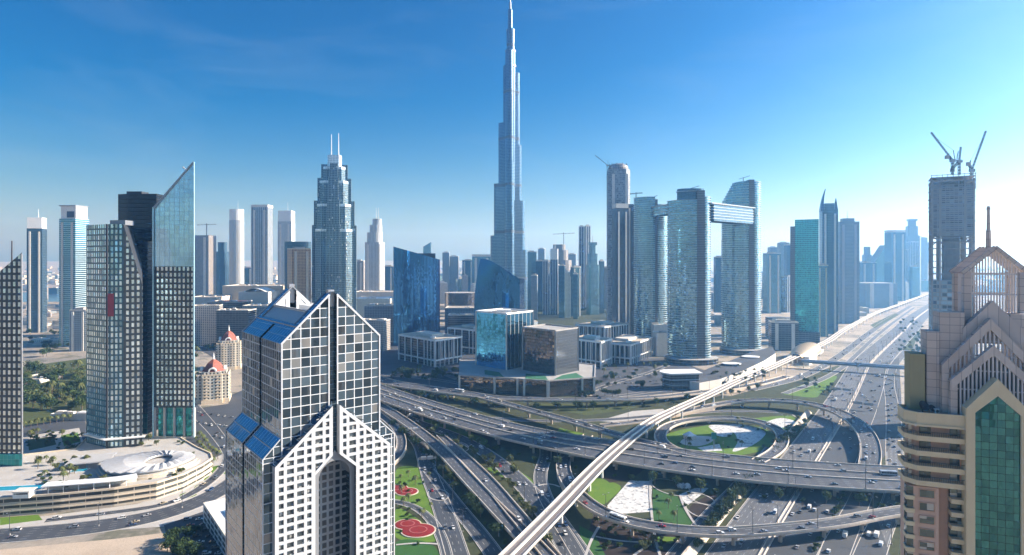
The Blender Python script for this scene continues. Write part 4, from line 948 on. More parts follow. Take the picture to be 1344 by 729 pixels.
while d < tl.L: q, hd_, w_ = tl.at(d, 3.6); MB().tube((q.x, q.y, 12), (q.x, q.y, 17), .22).build('post', 'white', can); d += 9
p = W(120, 603, 16); pv = thing('slatted_pavilion', 'flat slatted grey pavilion roof on posts by the small pool', 'pavilion', (p.x, p.y, 12), rad(18))
b = MB()
for i in range(26): b.box(-14 + i * 1.1, -11, 4.4, -13.3 + i * 1.1, 11, 4.75)
b.box(-14.3, -11.3, 4.1, 14.6, -10.8, 4.42); b.box(-14.3, 10.8, 4.1, 14.6, 11.3, 4.42); b.build('roof_slats', 'hood', pv)
for x in (-13, 0, 13):
    for y in (-10, 10): MB().tube((x, y, 0), (x, y, 4.1), .3).build('post', 'steel', pv)
p = W(32, 652, 12); kb = thing('deck_kiosk', 'small white flat-roofed kiosk at the end of the strip canopy', 'kiosk', (p.x, p.y, 12), rad(6))
MB().box(-5, -3.5, 0, 5, 3.5, 4.2).build('wall', 'white', kb); MB().box(-5.6, -4.1, 4.2, 5.6, 4.1, 4.7).build('roof', 'offwhite', kb); MB().box(-4.2, -3.56, 2.6, 4.2, -3.4, 3.5).build('window', 'balcony_glass', kb)

T = thing('dark_tower', 'dark sloping-topped tower cut by the picture edge, rows of slot windows coloured as bright reflections', 'tower', (0, 0, 12))
x0, x1, y0 = -436, -374.5, 468; ztp = 175
MB().prism([(x0 - 10, y0), (x1, y0 - 2), (x1 - 22, y0 + 24), (x0 - 20, y0 + 24)], 0, lambda x, y: ztp - 12 + max(-60, (x - (x1 - 7)) * 1.25) if x < x1 - 7 else ztp - 12, 0, 1).build('body', ['f_park', 'dark'], T)
MB().obox((x1 + .3, y0 - 2.4, 0), (x1 - .2, y0 - 2.4, ztp - 13), .9, .9, up=Vector((0, 1, 0))).build('edge_fin', 'steel', T)
MB().tube((x1 - 16, y0 + 8, 140), (x1 - 16, y0 + 8, 184 - 12), .7, .5).build('mast', 'dark', T)
MB().box(x0, y0 - 3.2, 0, x1 + .5, y0 - 1.2 - .9, 9).build('entrance_wall', 'f_lobby', T)

T = thing('folded_tower', 'dark teal tower with folded glass faces and a slanted shoulder, beside the black slab', 'tower', (0, 0, 12))
P = [(-366, 524), (-338, 509), (-325.8, 511), (-340, 544), (-378, 545)]
MB().prism(P, 0, 187, 0, 1).build('main_body', ['f_park_teal', 'dark'], T)
MB().prism([(-325.77, 511), (-312.8, 516), (-330, 544), (-339.97, 544)], 0, lambda x, y: 187 - max(0, (x + 325.8) + (y - 511) * .43) * 3.4, 0, 1).build('slanted_wing', ['f_park', 'dark'], T)
MB().obox((-338, 508.4, 0), (-338, 508.4, 187), 1.4, .8, up=Vector((0, 1, 0))).build('fold_fin', 'dark', T)
MB().box(-343, 520, 187, -330, 532, 191).build('plant_room', 'steel', T)
M['red_panel'] = plain('red_patch', (.30, .035, .05), .5, var=.3, scale=.3)  # flat red patches laid over two adjoining faces
MB().face([(-341.6, 511.3, 112), (-338.7, 508.9, 112), (-338.7, 508.9, 128), (-341.6, 511.3, 128)]).build('red_patch', 'red_panel', T)
MB().face([(-338, 508.3, 110), (-332.5, 509.0, 110), (-332.5, 509.0, 129), (-338, 508.3, 129)]).build('red_patch', 'red_panel', T)
MB().prism([(-367, 521), (-337.5, 504), (-310, 514), (-311, 517), (-338, 509.5), (-365, 524.3)], 7.5, 8.4, bottom=True).build('entrance_canopy', 'white', T)

T = thing('black_slab_tower', 'flat-topped black glass slab rising between the folded tower and the pale blade tower', 'tower', (0, 0, 12))
xa, xb, yb = DX(155, 566), DX(203, 566), 566
MB().prism([(xa, yb), (xa + 11, yb - 4), (xb + 4, yb - 4), (xb + 4, yb + 24), (xa, yb + 24)], 0, 218, 0, 1).build('rear_body', ['f_black', 'dark'], T)
MB().prism([(DX(170, 552), 550), (xb + 3, 550), (xb + 3, yb - 4.02), (DX(170, 552), yb - 4.02)], 0, 174, 0, 1).build('front_body', ['f_black', 'dark'], T)
MB().box(xa + 6, yb + 3, 218, xa + 20, yb + 14, 221).build('plant_room', 'dark', T)
MB().box(DX(170, 552) - .3, 549.2, 0, xb + 3, 549.8, 18).build('lobby_front', 'f_lobby', T)

T = thing('blade_tower', 'pale cyan glass blade tower with a steeply raked top and a small maintenance crane', 'tower', (0, 0, 12))
yb = 540; xa, xb = DX(202, yb), DX(254, yb); zl, zr = DZ(272, yb) - 12, DZ(213, yb) - 12; zs = DZ(350, yb) - 12
P = [(xa, yb + 1), (xb, yb), (xb - 15, yb + 22), (xa, yb + 23)]
MB().prism(P, 26, zs, 0).build('lower_body', ['f_park'], T)
MB().prism(P, zs + .01, lambda x, y: zl + (zr - zl) * (x - xa) / (xb - xa), 0, 1).build('upper_body', ['f_blade', 'dark'], T)
MB().obox((xa - .3, yb - .2, zl - 1), (xb + .2, yb - .2, zr), 1.4, 1.2).build('raked_edge', 'steel', T)
for x in (xa - .5, xb + .4): MB().obox((x, yb - .4, 0), (x, yb - .4, zl if x < xb else zr), .9, 1.1, up=Vector((0, 1, 0))).build('edge_fin', 'f_blade', T)
MB().prism(off(P, .86, ((xa + xb) / 2, yb + 11)), 0, 26.1, 0).build('lobby', 'f_lobby', T)
for i in range(5): x = xa + (xb - xa) * i / 4; MB().box(x - .9, yb + .4, 0, x + .9, yb + 2.2, 26).build('column', 'concrete', T)
cr = MB(); x = DX(238, yb); z = zl + (zr - zl) * (x - xa) / (xb - xa); cr.tube((x, yb + 8, z - 4), (x, yb + 8, z + 6), .8); cr.obox((x - 3, yb + 8, z + 9), (x + 2, yb + 8, z + 5), .8, 1); cr.build('maintenance_crane', 'white', T)

# ---------------------------------------------------------------- cream apartment blocks with red roofs
def roda(px0, px1, pyb, pye, pyt, label, rz):
    y = H * F / (pyb - YH) + 16; wd_ = (px1 - px0) * y / F / 1.25; cx = DX((px0 + px1) / 2, y); ze_, zt_ = DZ(pye, y), DZ(pyt, y)
    T = thing('apartment_block', label, 'apartment block', (cx, y, 0), rz, 'cream apartment blocks with red roofs')
    hw = wd_ / 2
    P = [(-hw * .62, -hw), (hw * .62, -hw), (hw * .62, -hw * .8), (hw, -hw * .8), (hw, hw * .8), (hw * .62, hw * .8), (hw * .62, hw), (-hw * .62, hw), (-hw * .62, hw * .8), (-hw, hw * .8), (-hw, -hw * .8), (-hw * .62, -hw * .8)]
    b = MB(); b.prism(P, 0, ze_ * .9, 0, 1); b.build('wall', ['f_cream', 'roofgrey'], T)
    b = MB(); b.prism(off(P, .84), ze_ * .9, ze_, 0, 1); b.build('top_storey', ['f_cream', 'roofgrey'], T)
    parapet(P, ze_ * .9, 1.3, 'cream', T)
    for s1, s2 in ((-1, 0), (1, 0), (0, -1), (0, 1)):
        for f in range(int(ze_ * .9 / 3.6)):
            z = f * 3.6 + .8; hx, hy = (hw * .16, .9) if s2 else (.9, hw * .16)
            for o_ in (-.38, .38):
                bx = MB(); cx_, cy_ = s1 * hw + (o_ * hw if s2 else 0), s2 * hw + (o_ * hw if s1 else 0)
                bx.box(cx_ - hx, cy_ - hy, z, cx_ + hx, cy_ + hy, z + 1.1); bx.build('balcony', 'cream', T)
    r = hw * .78; rings = [at(ell(0, 0, r * k, r * k, 6, a0=PI / 6), z) for k, z in ((1.06, ze_), (1.0, ze_ + .5), (.55, ze_ + (zt_ - ze_) * .42), (.12, ze_ + (zt_ - ze_) * .62))]
    MB().loft(rings).build('roof', 'redroof', T)
    MB().loft([at(ell(0, 0, q, q, 10), z) for q, z in ((.9, ze_ + (zt_ - ze_) * .6), (1.3, ze_ + (zt_ - ze_) * .66), (1.0, ze_ + (zt_ - ze_) * .72), (.15, zt_))]).build('pinnacle', 'white', T)
    for a in range(4):
        c, s_ = math.cos(a * PI / 2), math.sin(a * PI / 2); dm = MB(); n = 12; R0, R1 = hw * .26, hw * .17; dd = hw * .8
        pt = lambda x, y_, z: (c * y_ - s_ * x, s_ * y_ + c * x, z)
        for i in range(n):
            t0, t1 = PI * i / n, PI * (i + 1) / n
            q = [(R0 * math.cos(t0), R0 * math.sin(t0)), (R0 * math.cos(t1), R0 * math.sin(t1)), (R1 * math.cos(t1), R1 * math.sin(t1)), (R1 * math.cos(t0), R1 * math.sin(t0))]
            dm.loft([[pt(x, dd - 2.5, ze_ + .6 + z) for x, z in q], [pt(x, dd + .4, ze_ + .6 + z) for x, z in q]])
        dm.build('arched_dormer', 'white', T)
    MB().prism(off(P, 1.06), -.1, 4.5, 0, 1).build('ground_storey', ['cream', 'cream'], T)
roda(257, 304, 530, 486, 463, 'cream apartment block with a red pointed roof, nearer of the two, beside the crossroads', rad(20))
roda(283, 318, 486, 446, 427, 'cream apartment block with a red pointed roof, farther one, partly behind the gabled tower', rad(20))

# white car park building by the lower edge
T = thing('parking_building', 'low white parking building with slit openings, beside the lot of parked cars', 'car park', (-199.6, 394, 0), math.atan2(-44, 34))
MB().box(0, 0, 0, 75, 42, 11.4).build('wall', 'white', T)
parapet([(0, 0), (75, 0), (75, 42), (0, 42)], 11.4, 1.0, 'offwhite', T)
for fl in range(3):
    for i in range(7): MB().box(3 + i * 10, -.08, 2 + fl * 3.3, 10.5 + i * 10, .3, 3.9 + fl * 3.3).build('opening', 'dark', T)
MB().box(22, 12, 11.4, 44, 32, 14.6).build('plant_room', 'white', T); MB().box(50, 8, 11.4, 62, 20, 13).build('plant_room', 'offwhite', T)
for i in range(3): MB().box(-.08, 6 + i * 12, 2, .3, 14 + i * 12, 9.5).build('opening', 'dark', T)

# ---------------------------------------------------------------- supertall spire tower
YB = 1530.0; T = thing('supertall_tower', 'immensely tall silver stepped tower tapering to a needle spire', 'skyscraper', (DX(669, YB), YB, 0))
def wing(ang, tiers, w0=12.5):
    b = MB(); a = rad(ang); prev = 0
    for i, (L, z) in enumerate(tiers):
        hw = w0 - .75 * i; n = 10; q = [(0, -hw)] + [(L - hw + hw * math.cos(t), hw * math.sin(t)) for t in [(-PI / 2 + PI * j / n) for j in range(n + 1)]] + [(0, hw)]
        q = [(x * math.cos(a) - y * math.sin(a), x * math.sin(a) + y * math.cos(a)) for x, y in q]
        b.prism(q, -.5 if i == 0 else tiers[i - 1][1] - 12, z, 0, 1)
    return b.build('wing', ['f_burj', 'steel'], T)
wing(152, [(54, 229), (44, 360), (31, 512), (17.5, 655)]); wing(28, [(50, 193), (42, 316), (33, 457), (28, 560), (27.5, 638)])
wing(-90, [(52, 150), (45, 275), (36, 410), (26, 575), (17, 690)])
b = MB(); b.prism(ell(2, 2, 13.2, 13.2, 24), 0, 693, 0, 1); b.prism(ell(2.2, 1, 10.2, 10.2, 24), 680, 746, 0, 1); b.prism(ell(1.2, 1, 6.2, 6.2, 20), 740, 795, 0, 1); b.build('core', ['f_burj', 'steel'], T)
b = MB(); b.tube((1, 1, 790), (1, 1, 815), 3.4, 2.6, 12); b.tube((1, 1, 814), (1, 1, 846), 1.6, .5, 10); b.build('spire', 'steel', T)
for z, r in ((655, 14.5), (693, 13.6), (746, 10.6)):
    MB().prism(ell(2, 2, r, r, 24), z - 4, z, bottom=True).build('crown_band', 'steel', T)
MB().prism(ell(0, -6, 70, 62, 28), -.1, 14, 0, 1).build('podium', ['f_grey', 'roofgrey'], T)

# stepped twin-mast tower
Y = 1300.0; k = Y / F; T = thing('stepped_tower', 'teal stepped tower with a bright crown and two thin masts, behind the gabled tower', 'skyscraper', (DX(434, Y), Y + 30, 0), rad(12))
last = -.5
for i, (pw, py) in enumerate(((55, 304), (50.5, 271), (42, 240), (33, 221), (21, 205))):
    hw = pw * k / 2 / 1.18; z = DZ(py, Y)
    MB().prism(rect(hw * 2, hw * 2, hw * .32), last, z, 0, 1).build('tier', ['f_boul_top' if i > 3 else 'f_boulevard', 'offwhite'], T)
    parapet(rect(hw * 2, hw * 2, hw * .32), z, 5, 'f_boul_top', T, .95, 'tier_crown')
    if i < 4:
        for cx_, cy_ in ((-1, 0), (1, 0), (0, -1), (0, 1)):
            b = MB(); w_ = hw * .36; b.box(cx_ * hw * .86 - w_, cy_ * hw * .86 - w_, max(last, 40), cx_ * hw * .86 + w_, cy_ * hw * .86 + w_, z + 14 - i); b.build('bay', ['f_boulevard'], T)
    last = z - .5
for x in (-7, 8): MB().tube((x, 0, last), (x, 0, DZ(171 if x > 0 else 173, Y)), 1.3, .5).build('mast', 'white', T)

# cobalt pair beyond the offices
def arcplan(w_, d, bulge, n=14): return [(-w_ / 2 + w_ * i / n, -bulge * math.sin(PI * i / n)) for i in range(n + 1)] + [(w_ / 2, d), (-w_ / 2, d)]
Y = 1200.0; k = Y / F
T = thing('cobalt_tower', 'cobalt blue glass office tower with a flat raked top, nearer the stepped tower', 'office tower', (DX(547, Y), Y, 0), rad(10), 'pair of curved cobalt office towers')
w_ = 60 * k; P = arcplan(w_, 34, 9); zf = lambda x, y: DZ(324, Y) - (x + w_ / 2) / w_ * 17 * k
MB().prism(P, -.2, zf, 0, 1).build('body', ['f_cobalt', 'dark'], T)
b = MB()
for i in range(15): b.obox((*P[i], 0), (P[i][0], P[i][1], zf(*P[i])), .5, .9, up=Vector((0, 1, 0)))
b.build('fins', 'f_cobalt', T); MB().box(-w_ / 2 + 8, 8, 150, w_ / 2 - 8, 26, DZ(338, Y) + 8).build('plant_room', 'dark', T)
Y = 1120.0; k = Y / F
T = thing('cobalt_tower', 'cobalt blue glass office tower with a pointed curved top, behind the cyan mirror block', 'office tower', (DX(652, Y), Y, 0), rad(-14), 'pair of curved cobalt office towers')
w_ = 62 * k; P = arcplan(w_, 36, 12); rings = []
for i in range(17):
    z = 170 * i / 16; lf = -w_ / 2 + (w_ * .14) * max(0, (z - 75) / 95) ** 2.0; sc = lambda x: lf + (x + w_ / 2) / w_ * (w_ / 2 - lf)
    rings.append([(sc(x), y, min(z, 170 - (max(0, sc(x) + w_ / 2 - w_ * .2) / w_ / .8) ** 1.8 * 46 * (z / 170))) for x, y in P])
b = MB(); b.loft(rings, 0, True, 1); b.build('body', ['f_cobalt2', 'dark'], T)
MB().box(-8, 10, 110, 14, 26, 138).build('plant_room', 'dark', T)

# mirror block, dark cube and their green-roofed podium
def corner_poly(c, l, r):                              # nearest corner, far left corner, far right corner -> outline
    c, l, r = Vector(c), Vector(l), Vector(r); return [tuple(c), tuple(r), tuple(r + l - c), tuple(l)]
T = thing('office_podium', 'low brown-grey office podium with green turf roofs, along the back flyover', 'podium')
P = ngon([W(a, b) for a, b in ((603, 514), (650, 517), (720, 522), (781, 517))] + [Vector((118, 860, 0)), Vector((60, 905, 0)), Vector((-78, 905, 0))])
MB().prism(P, -.2, 20, 0, 1).build('structure', ['f_bronze', 'roofgrey'], T); parapet(P, 20, 1.2, 'concrete', T, .985)
c_ = (sum(p[0] for p in P) / len(P), sum(p[1] for p in P) / len(P))
for i in range(3):
    for u in ((0.0, .98) if i == 0 else (.42, .55, .98) if i == 1 else (.0, .72, .98)):
        x, y = P[i][0] + (P[i + 1][0] - P[i][0]) * u, P[i][1] + (P[i + 1][1] - P[i][1]) * u
        MB().box(x - 1.3, y - .9, 0, x + 1.3, y + 1.2, 21).build('pier', 'offwhite', T)
for q in ([(690, 498), (720, 501), (716, 494), (690, 491)], [(724, 500), (768, 497), (756, 490), (738, 493)], [(636, 492), (662, 496), (655, 489), (636, 486)]):
    w4 = [W(a, b, 20) for a, b in q]; _zl[0] += .004; MB().face([(p.x, p.y, 20.02 + _zl[0]) for p in w4]).build('turf_roof', 'astro', T)
T = thing('mirror_block', 'mirror glass office block coloured with a cyan reflection, pale flat roof and white corner columns', 'office block', (0, 0, 20))
P = corner_poly((-7.6, 822), (-51, 863), (30, 866)); zt_ = 75
b = MB(); b.prism(P, 0, zt_, 0, 2)
b.mi[0] = 1; b.mi[3] = 0                                 # right-hand front face, left-hand front face with its cyan reflection painted in
b.build('body', ['f_cyan_reflect', 'f_deepblue', 'roofgrey'], T); parapet(P, zt_, 2.0, 'white', T, .955)
for p in P[:2] + P[3:]: MB().box(p[0] - 1.0, p[1] - 1.0, 0, p[0] + 1.0, p[1] + 1.0, zt_ + 1).build('corner_column', 'offwhite', T)
cc = ((P[0][0] + P[2][0]) / 2, (P[0][1] + P[2][1]) / 2); MB().box(cc[0] - 11, cc[1] - 8, zt_, cc[0] + 9, cc[1] + 9, zt_ + 3.2).build('plant_room', 'white', T); MB().box(cc[0] + 10, cc[1] - 4, zt_, cc[0] + 18, cc[1] + 5, zt_ + 2).build('plant_room', 'roofgrey', T)
T = thing('dark_cube_block', 'dark bronze glass cube with ribbed sides and a grey roof, right behind the turf roofs', 'office block', (0, 0, 20))
P = corner_poly((55.5, 782), (14, 824), (89, 818)); zt_ = 57
b = MB(); b.prism(P, 0, zt_, 0, 2); b.mi[0] = 1; b.build('body', ['f_bronze', 'f_ribs', 'roofgrey'], T); parapet(P, zt_, 1.6, 'concrete', T, .96)
for p in P[:2] + P[3:]: MB().box(p[0] - .9, p[1] - .9, 0, p[0] + .9, p[1] + .9, zt_ + 1).build('corner_column', 'concrete', T)

# white-framed offices
def office(label, c, l, r, zt_, base=11, mat='f_office', fl='f_floors'):
    T = thing('white_office', label, 'office block', (0, 0, 0), 0, 'white-framed office blocks')
    P = corner_poly(c, l, r); cc = ((P[0][0] + P[2][0]) / 2, (P[0][1] + P[2][1]) / 2)
    b = MB(); b.prism(P, base, zt_ - 3, 0, 1); b.mi[3] = 2; b.build('body', [mat, 'roofgrey', fl], T)
    MB().prism(off(P, .97, cc), 0, base, 0).build('ground_storey', 'f_floors', T)
    Q = off(P, 1.05, cc); MB().prism(Q, zt_ - 3, zt_, 0, 1, bottom=True).build('roof_slab', ['white', 'rooftan'], T); MB().prism(off(P, 1.06, cc), base - 1.6, base, bottom=True).build('storey_ledge', 'white', T)
    for e0, e1 in ((P[0], P[1]), (P[3], P[0])):
        L = math.hypot(e1[0] - e0[0], e1[1] - e0[1]); n = max(3, int(L / 8.5))
        dx, dy = (e1[0] - e0[0]) / L, (e1[1] - e0[1]) / L
        for i in range(n + 1):
            x, y = e0[0] + dx * L * i / n + dy * 1.4, e0[1] + dy * L * i / n - dx * 1.4
            if fl == 'f_floors' and e0 == P[3] and 0 < i < n - 2 and i % 2: continue
            MB().box(x - .8, y - .8, 0, x + .8, y + .8, zt_ - 2.95).build('column', 'white', T)
    MB().prism(off(P, .45, cc), zt_, zt_ + 4, 0).build('plant_room', 'offwhite', T)
    a = off(P, .7, cc)[0]; MB().box(a[0] - 5, a[1], zt_, a[0] + 3, a[1] + 6, zt_ + 2.4).build('roof_unit', 'white', T)
    return T
office('white-framed office block with open floors, in front of the flat-topped cobalt tower', (-121, 958), (-190, 1030), (-84, 1004), 43)
office('white-framed office block half hidden by the cyan mirror block', (-62, 1085), (-118, 1130), (-25, 1125), 44)
office('white-framed office block peeping out behind the dark bronze cube', (138, 945), (98, 985), (160, 985), 42, fl='f_office')
office('white-framed office block facing the motorway junction, the one with the blue-grey roof', (190, 978), (146, 1010), (247, 1072), 33, 11, fl='f_office')
office('white-framed office block behind the one with the blue-grey roof', (170, 1120), (122, 1160), (225, 1180), 46, fl='f_office')
# ---------------------------------------------------------------- the linked lens-shaped towers
def lens(cx, cy, w_, d, n=28, rot=0): return ell(cx, cy, w_ / 2, d / 2, n, rot)
def halves(name, label, yd, px, z_l, z_r, z_sp, step_top=False, drum=None):
    """Two rounded glass halves with a dark spine between; px = left edge, spine left, spine right, right edge."""
    k = yd / F; X = [DX(p, yd) for p in px]; cx = (X[0] + X[3]) / 2
    T = thing(name, label, 'skyscraper', (cx, yd + 16, 0), 0, 'lens-shaped linked towers'); x = [a - cx for a in X]
    def half(x0, x1, z1, sgn, front=-16):
        n = 14; w_ = x1 - x0
        if sgn < 0: P = [(x1 - w_ * math.sin(PI / 2 * i / n), -16 + 30 * (1 - math.cos(PI / 2 * i / n))) for i in range(n + 1)]; P = P[::-1] + [(x1, 22), (x0 + 1, 22)]
        else: P = [(x0 + w_ * math.sin(PI / 2 * i / n), -16 + 30 * (1 - math.cos(PI / 2 * i / n))) for i in range(n + 1)] + [(x1 - 1, 22), (x0, 22)]
        return P
    Pl = half(x[0], x[1], z_l, -1); b = MB(); ledged(b, Pl, 0, z_l, c=(x[1], 10)); b.build('glass_half', ['f_sky', 'slab'], T)
    Pr = half(x[2], x[3], z_r, 1); b = MB(); ledged(b, Pr, 0, z_r, c=(x[2], 10)); b.build('glass_half', ['f_sky', 'slab'], T)
    MB().box(x[1] + .02, -17.2, 0, x[2] - .02, 21.5, z_sp).build('spine', 'f_spine', T)
    if step_top:
        for i in range(9):
            u = i / 9; P = [(x[1] + (p[0] - x[1]) * (1 - u * .62), p[1]) for p in Pl]
            MB().prism(P, z_l + i * 4.6 + .3, z_l + i * 4.6 + 4.4, 0, 1, bottom=True).build('terrace_storey', ['f_sky', 'slab'], T)
            MB().prism(off(P, 1.03, (x[1], 10)), z_l + i * 4.6, z_l + i * 4.6 + .7, bottom=True).build('terrace_slab', 'slab', T)
    if drum:
        P = lens((x[0] + x[3]) / 2, 2, drum[0], 30); MB().prism(P, min(z_l, z_r) + .1, drum[1], 0, 1).build('crown_drum', ['f_navy', 'slab'], T)
        MB().prism(off(P, 1.08, ((x[0] + x[3]) / 2, 2)), drum[1] - 5, drum[1] - 4, bottom=True).build('crown_ledge', 'slab', T)
    c = MB(); c.tube((x[1] - 4, 0, z_sp - 8), (x[1] - 4, 0, z_sp + 6), .7); c.obox((x[1] - 12, 0, z_sp + 3), (x[1] + 8, 0, z_sp + 9), .9, .9); c.build('maintenance_crane', 'dark', T)
    MB().prism(lens((x[0] + x[3]) / 2, -2, (x[3] - x[0]) * 1.25, 62), -.1, 9, 0, 1).build('base_storey', ['f_floors', 'roofgrey'], T)
    return T
halves('linked_tower', 'rounded glass tower in the middle of the linked trio, carrying both bridges', 985, (882, 915, 925, 939), DZ(262, 985), DZ(258, 985), DZ(250, 985), drum=(44, DZ(247, 985)))
halves('linked_tower', 'tallest rounded glass tower of the linked trio, with a terraced stepped top', 1085, (955, 983, 990, 1006), DZ(268, 1085), DZ(238, 1085), DZ(236, 1085), step_top=True)
T = halves('linked_tower', 'slim pale rounded tower of the linked trio, nearest the tower under scaffolding', 1150, (836, 860, 863, 883), DZ(258, 1150), DZ(268, 1150), DZ(262, 1150))
T = thing('sky_bridge', 'two-storey glass bridge linking the tops of the rounded towers', 'sky bridge', (0, 0, 0), 0)
a, c = Vector((DX(930, 985), 1003, 0)), Vector((DX(986, 1085), 1100, 0)); d = (c - a).normalized(); r = Vector((-d.y, d.x, 0)) * 15
P = ngon([a - r, c - r, c + r, a + r]); z0, z1 = 232, 266; b = MB(); ledged(b, P, z0, z1 - 6, 4.6, 1.0, .95); b.build('bridge_body', ['f_navy', 'slab'], T)
MB().prism(off(P, 1.08, ((a.x + c.x) / 2, (a.y + c.y) / 2)), z1 - 6, z1 - 4.5, bottom=True).build('roof_slab', 'slab', T)
T = thing('sky_bridge', 'short glass bridge and cantilevered deck between the slim pale tower and the middle one', 'sky bridge', (0, 0, 0), 0)
a, c = Vector((DX(872, 1100), 1140, 0)), Vector((DX(925, 985), 1002, 0)); d = (c - a).normalized(); r = Vector((-d.y, d.x, 0)) * 14
P = ngon([c + r, a + r, a - r, c - r]); P = P if sum(P[i][0] * P[(i + 1) % 4][1] - P[(i + 1) % 4][0] * P[i][1] for i in range(4)) > 0 else P[::-1]
b = MB(); ledged(b, P, 250, 266, 5.2, 1.1, .95); b.build('bridge_body', ['f_sky', 'slab'], T)
MB().prism(off(P, 1.05, ((a.x + c.x) / 2, (a.y + c.y) / 2)), 266.02, 267.4, bottom=True).build('roof_slab', 'slab', T)
# their podium and the glazed pavilion
T = thing('tower_podium', 'white curving podium with square openings at the foot of the rounded towers, along the viaduct', 'podium')
P = ngon([W(a, b) for a, b in ((918, 514), (945, 509), (975, 499), (1003, 487), (1018, 478), (1014, 470), (985, 477), (958, 487), (930, 496), (908, 505), (905, 512))])
b = MB(); b.prism(P, -.1, lambda x, y: 11 + max(0, (y - 800)) * .035, 0, 1); b.build('wall', ['offwhite', 'lot'], T)
for a_, b_ in ((966, 503), (988, 495), (1003, 488), (950, 507.5)):
    p = W(a_, b_); MB().box(p.x - 3, p.y - 3, 3, p.x + 3, p.y + 1, 7).build('opening', 'dark', T)
for a_, b_, h_ in ((960, 492, 16), (985, 483, 17)):
    p = W(a_, b_); MB().prism(ell(p.x, p.y, 12, 8, 20), 10, h_, 0, 1).build('roof_pavilion', ['f_floors', 'white'], T)
    MB().prism(ell(p.x, p.y, 14, 9.5, 20), h_, h_ + 1, bottom=True).build('pavilion_roof', 'white', T)
Yp = 792; T = thing('glazed_pavilion', 'low glass pavilion with an oval white roof, beside the white curving podium', 'pavilion', (DX(894, Yp), Yp + 12, 0), rad(4))
P = [(-22 + 8 * (1 - math.sin(PI * i / 12)), 14 - 28 * i / 12) for i in range(13)] + [(24, -12), (24, 14)]
b = MB(); ledged(b, P, 0, 20, 6.6, 1.0, .97); b.build('glass_storeys', ['f_floors', 'slab'], T); MB().prism(off(P, 1.14, (0, 0)), 20.01, 21.6, bottom=True).build('roof', 'white', T)

# ---------------------------------------------------------------- golden station and its footbridge
q, hd, _w = mt.at(min(range(len(mt.p)), key=lambda i: abs(mt.p[i].y - 1040)) and mt.s[min(range(len(mt.p)), key=lambda i: abs(mt.p[i].y - 1040))])
T = thing('metro_station', 'golden shell-shaped rail station straddling the viaduct beside the motorway', 'station', (q.x, q.y, 0), hd)
n, mrings = 18, []
for i in range(25):
    u = -1 + 2 * i / 24; rw, rh = 19 * (1 - abs(u) ** 2.6 * .55), 16.5 * (1 - (abs(u - .1)) ** 2.2 * .5)
    mrings.append([(u * 62, rw * math.cos(PI * j / n), 9 + max(0, rh) * math.sin(PI * j / n)) for j in range(n + 1)])
MB().loft(mrings, closed=False, cap=False).build('shell_roof', 'gold_shell', T, smooth=True)
MB().box(-56, -15, 5, 56, 15, 11.2).build('concourse', 'offwhite', T)
for x in (-60.5, 60.5):
    MB().face([(x * .97, 9 * math.cos(PI * j / 10), 9 + 8.2 * math.sin(PI * j / 10)) for j in range(11)]).build('end_glazing', 'f_slot', T)
for x in range(-48, 60, 24): MB().box(x - 1.5, -12, 0, x + 1.5, 12, 5).build('pier', 'concrete', T)
MB().box(-70, -22, 0, -20, -14.9, 13).build('entrance_block', 'white', T)
a, c = W(1052, 474, 11), W(1200, 483.5, 11); T = thing('footbridge', 'enclosed grey footbridge tube spanning the motorway from the golden station', 'footbridge')
d = (c - a).normalized(); r = Vector((d.y, -d.x, 0)); rings = []
for p in (a, c + d * 40): rings.append([p + r * (3.6 * math.cos(t_)) + Vector((0, 0, 3.1 * math.sin(t_))) for t_ in [2 * PI * i / 14 for i in range(14)]])
M['tube'] = facade('footbridge_cladding', (.22, .28, .32), (.46, .48, .50), 3, 2.2, .2, .3, .6, .25, .1, 0)
MB().loft(rings).build('tube', 'tube', T)
for u in (.02, .27, .52, .75, .98):
    p = a.lerp(c, u); MB().tube((p.x, p.y, 0), (p.x, p.y, 8.2), .9).build('pier', 'offwhite', T)
for u in (.52,):
    p = a.lerp(c, u); MB().box(p.x - 3.5, p.y - 3.4, 7.6, p.x + 3.5, p.y + 3.4, 14.6).build('landing', 'steel', T)

# ---------------------------------------------------------------- tower under construction and its cranes
Y = 600.0; k = Y / F; T = thing('unfinished_tower', 'unfinished concrete tower frame with open middle floors behind the beige tower', 'construction', (DX(1251, Y) + 7.5, Y + 13, 0), rad(-30))
hw, hd_ = 17.6, 15; zt_ = DZ(231, Y); fl = 4.0
b = MB(); b.box(-hw * .42, -hd_ * .5, 0, hw * .36, hd_ * .5, zt_ - 6); b.build('core', 'concrete', T)
M['f_net'] = facade('netted_floors', (.16, .19, .21), (.30, .31, .32), 3.4, 4.0, .16, .30, .0, .7, .7, 0)
M['f_net2'] = facade('part_glazed_floors', (.20, .27, .30), (.34, .34, .34), 4.2, 4.0, .12, .22, .35, .3, .8, 0)
z_a, z_b = DZ(340, Y), DZ(310, Y)
MB().box(-hw * 1.0, -hd_ * .96, 0, hw * 1.0, hd_ * .96, DZ(368, Y)).build('lower_storeys', 'f_net2', T)
MB().box(-hw * .93, -hd_ * .92, z_b, hw * .93, hd_ * .92, zt_ - 8).build('upper_storeys', 'f_net', T)
z = 4
while z < zt_:
    o_ = 1.0 + R.uniform(-.005, .04)
    MB().box(-hw * o_, -hd_ * (1 + R.uniform(0, .05)), z, hw * (1.0 + R.uniform(-.005, .04)), hd_, z + .8).build('floor_slab', 'concrete', T); z += fl if (z < DZ(368, Y) - 4 or z > z_b - 8) else fl * 1.6
for x in (-.96, -.6, .55, .94):
    for y in (-.92, 0, .92): MB().box(x * hw - .8, y * hd_ - .8, 0, x * hw + .8, y * hd_ + .8, zt_ - 3).build('column', 'concrete', T)
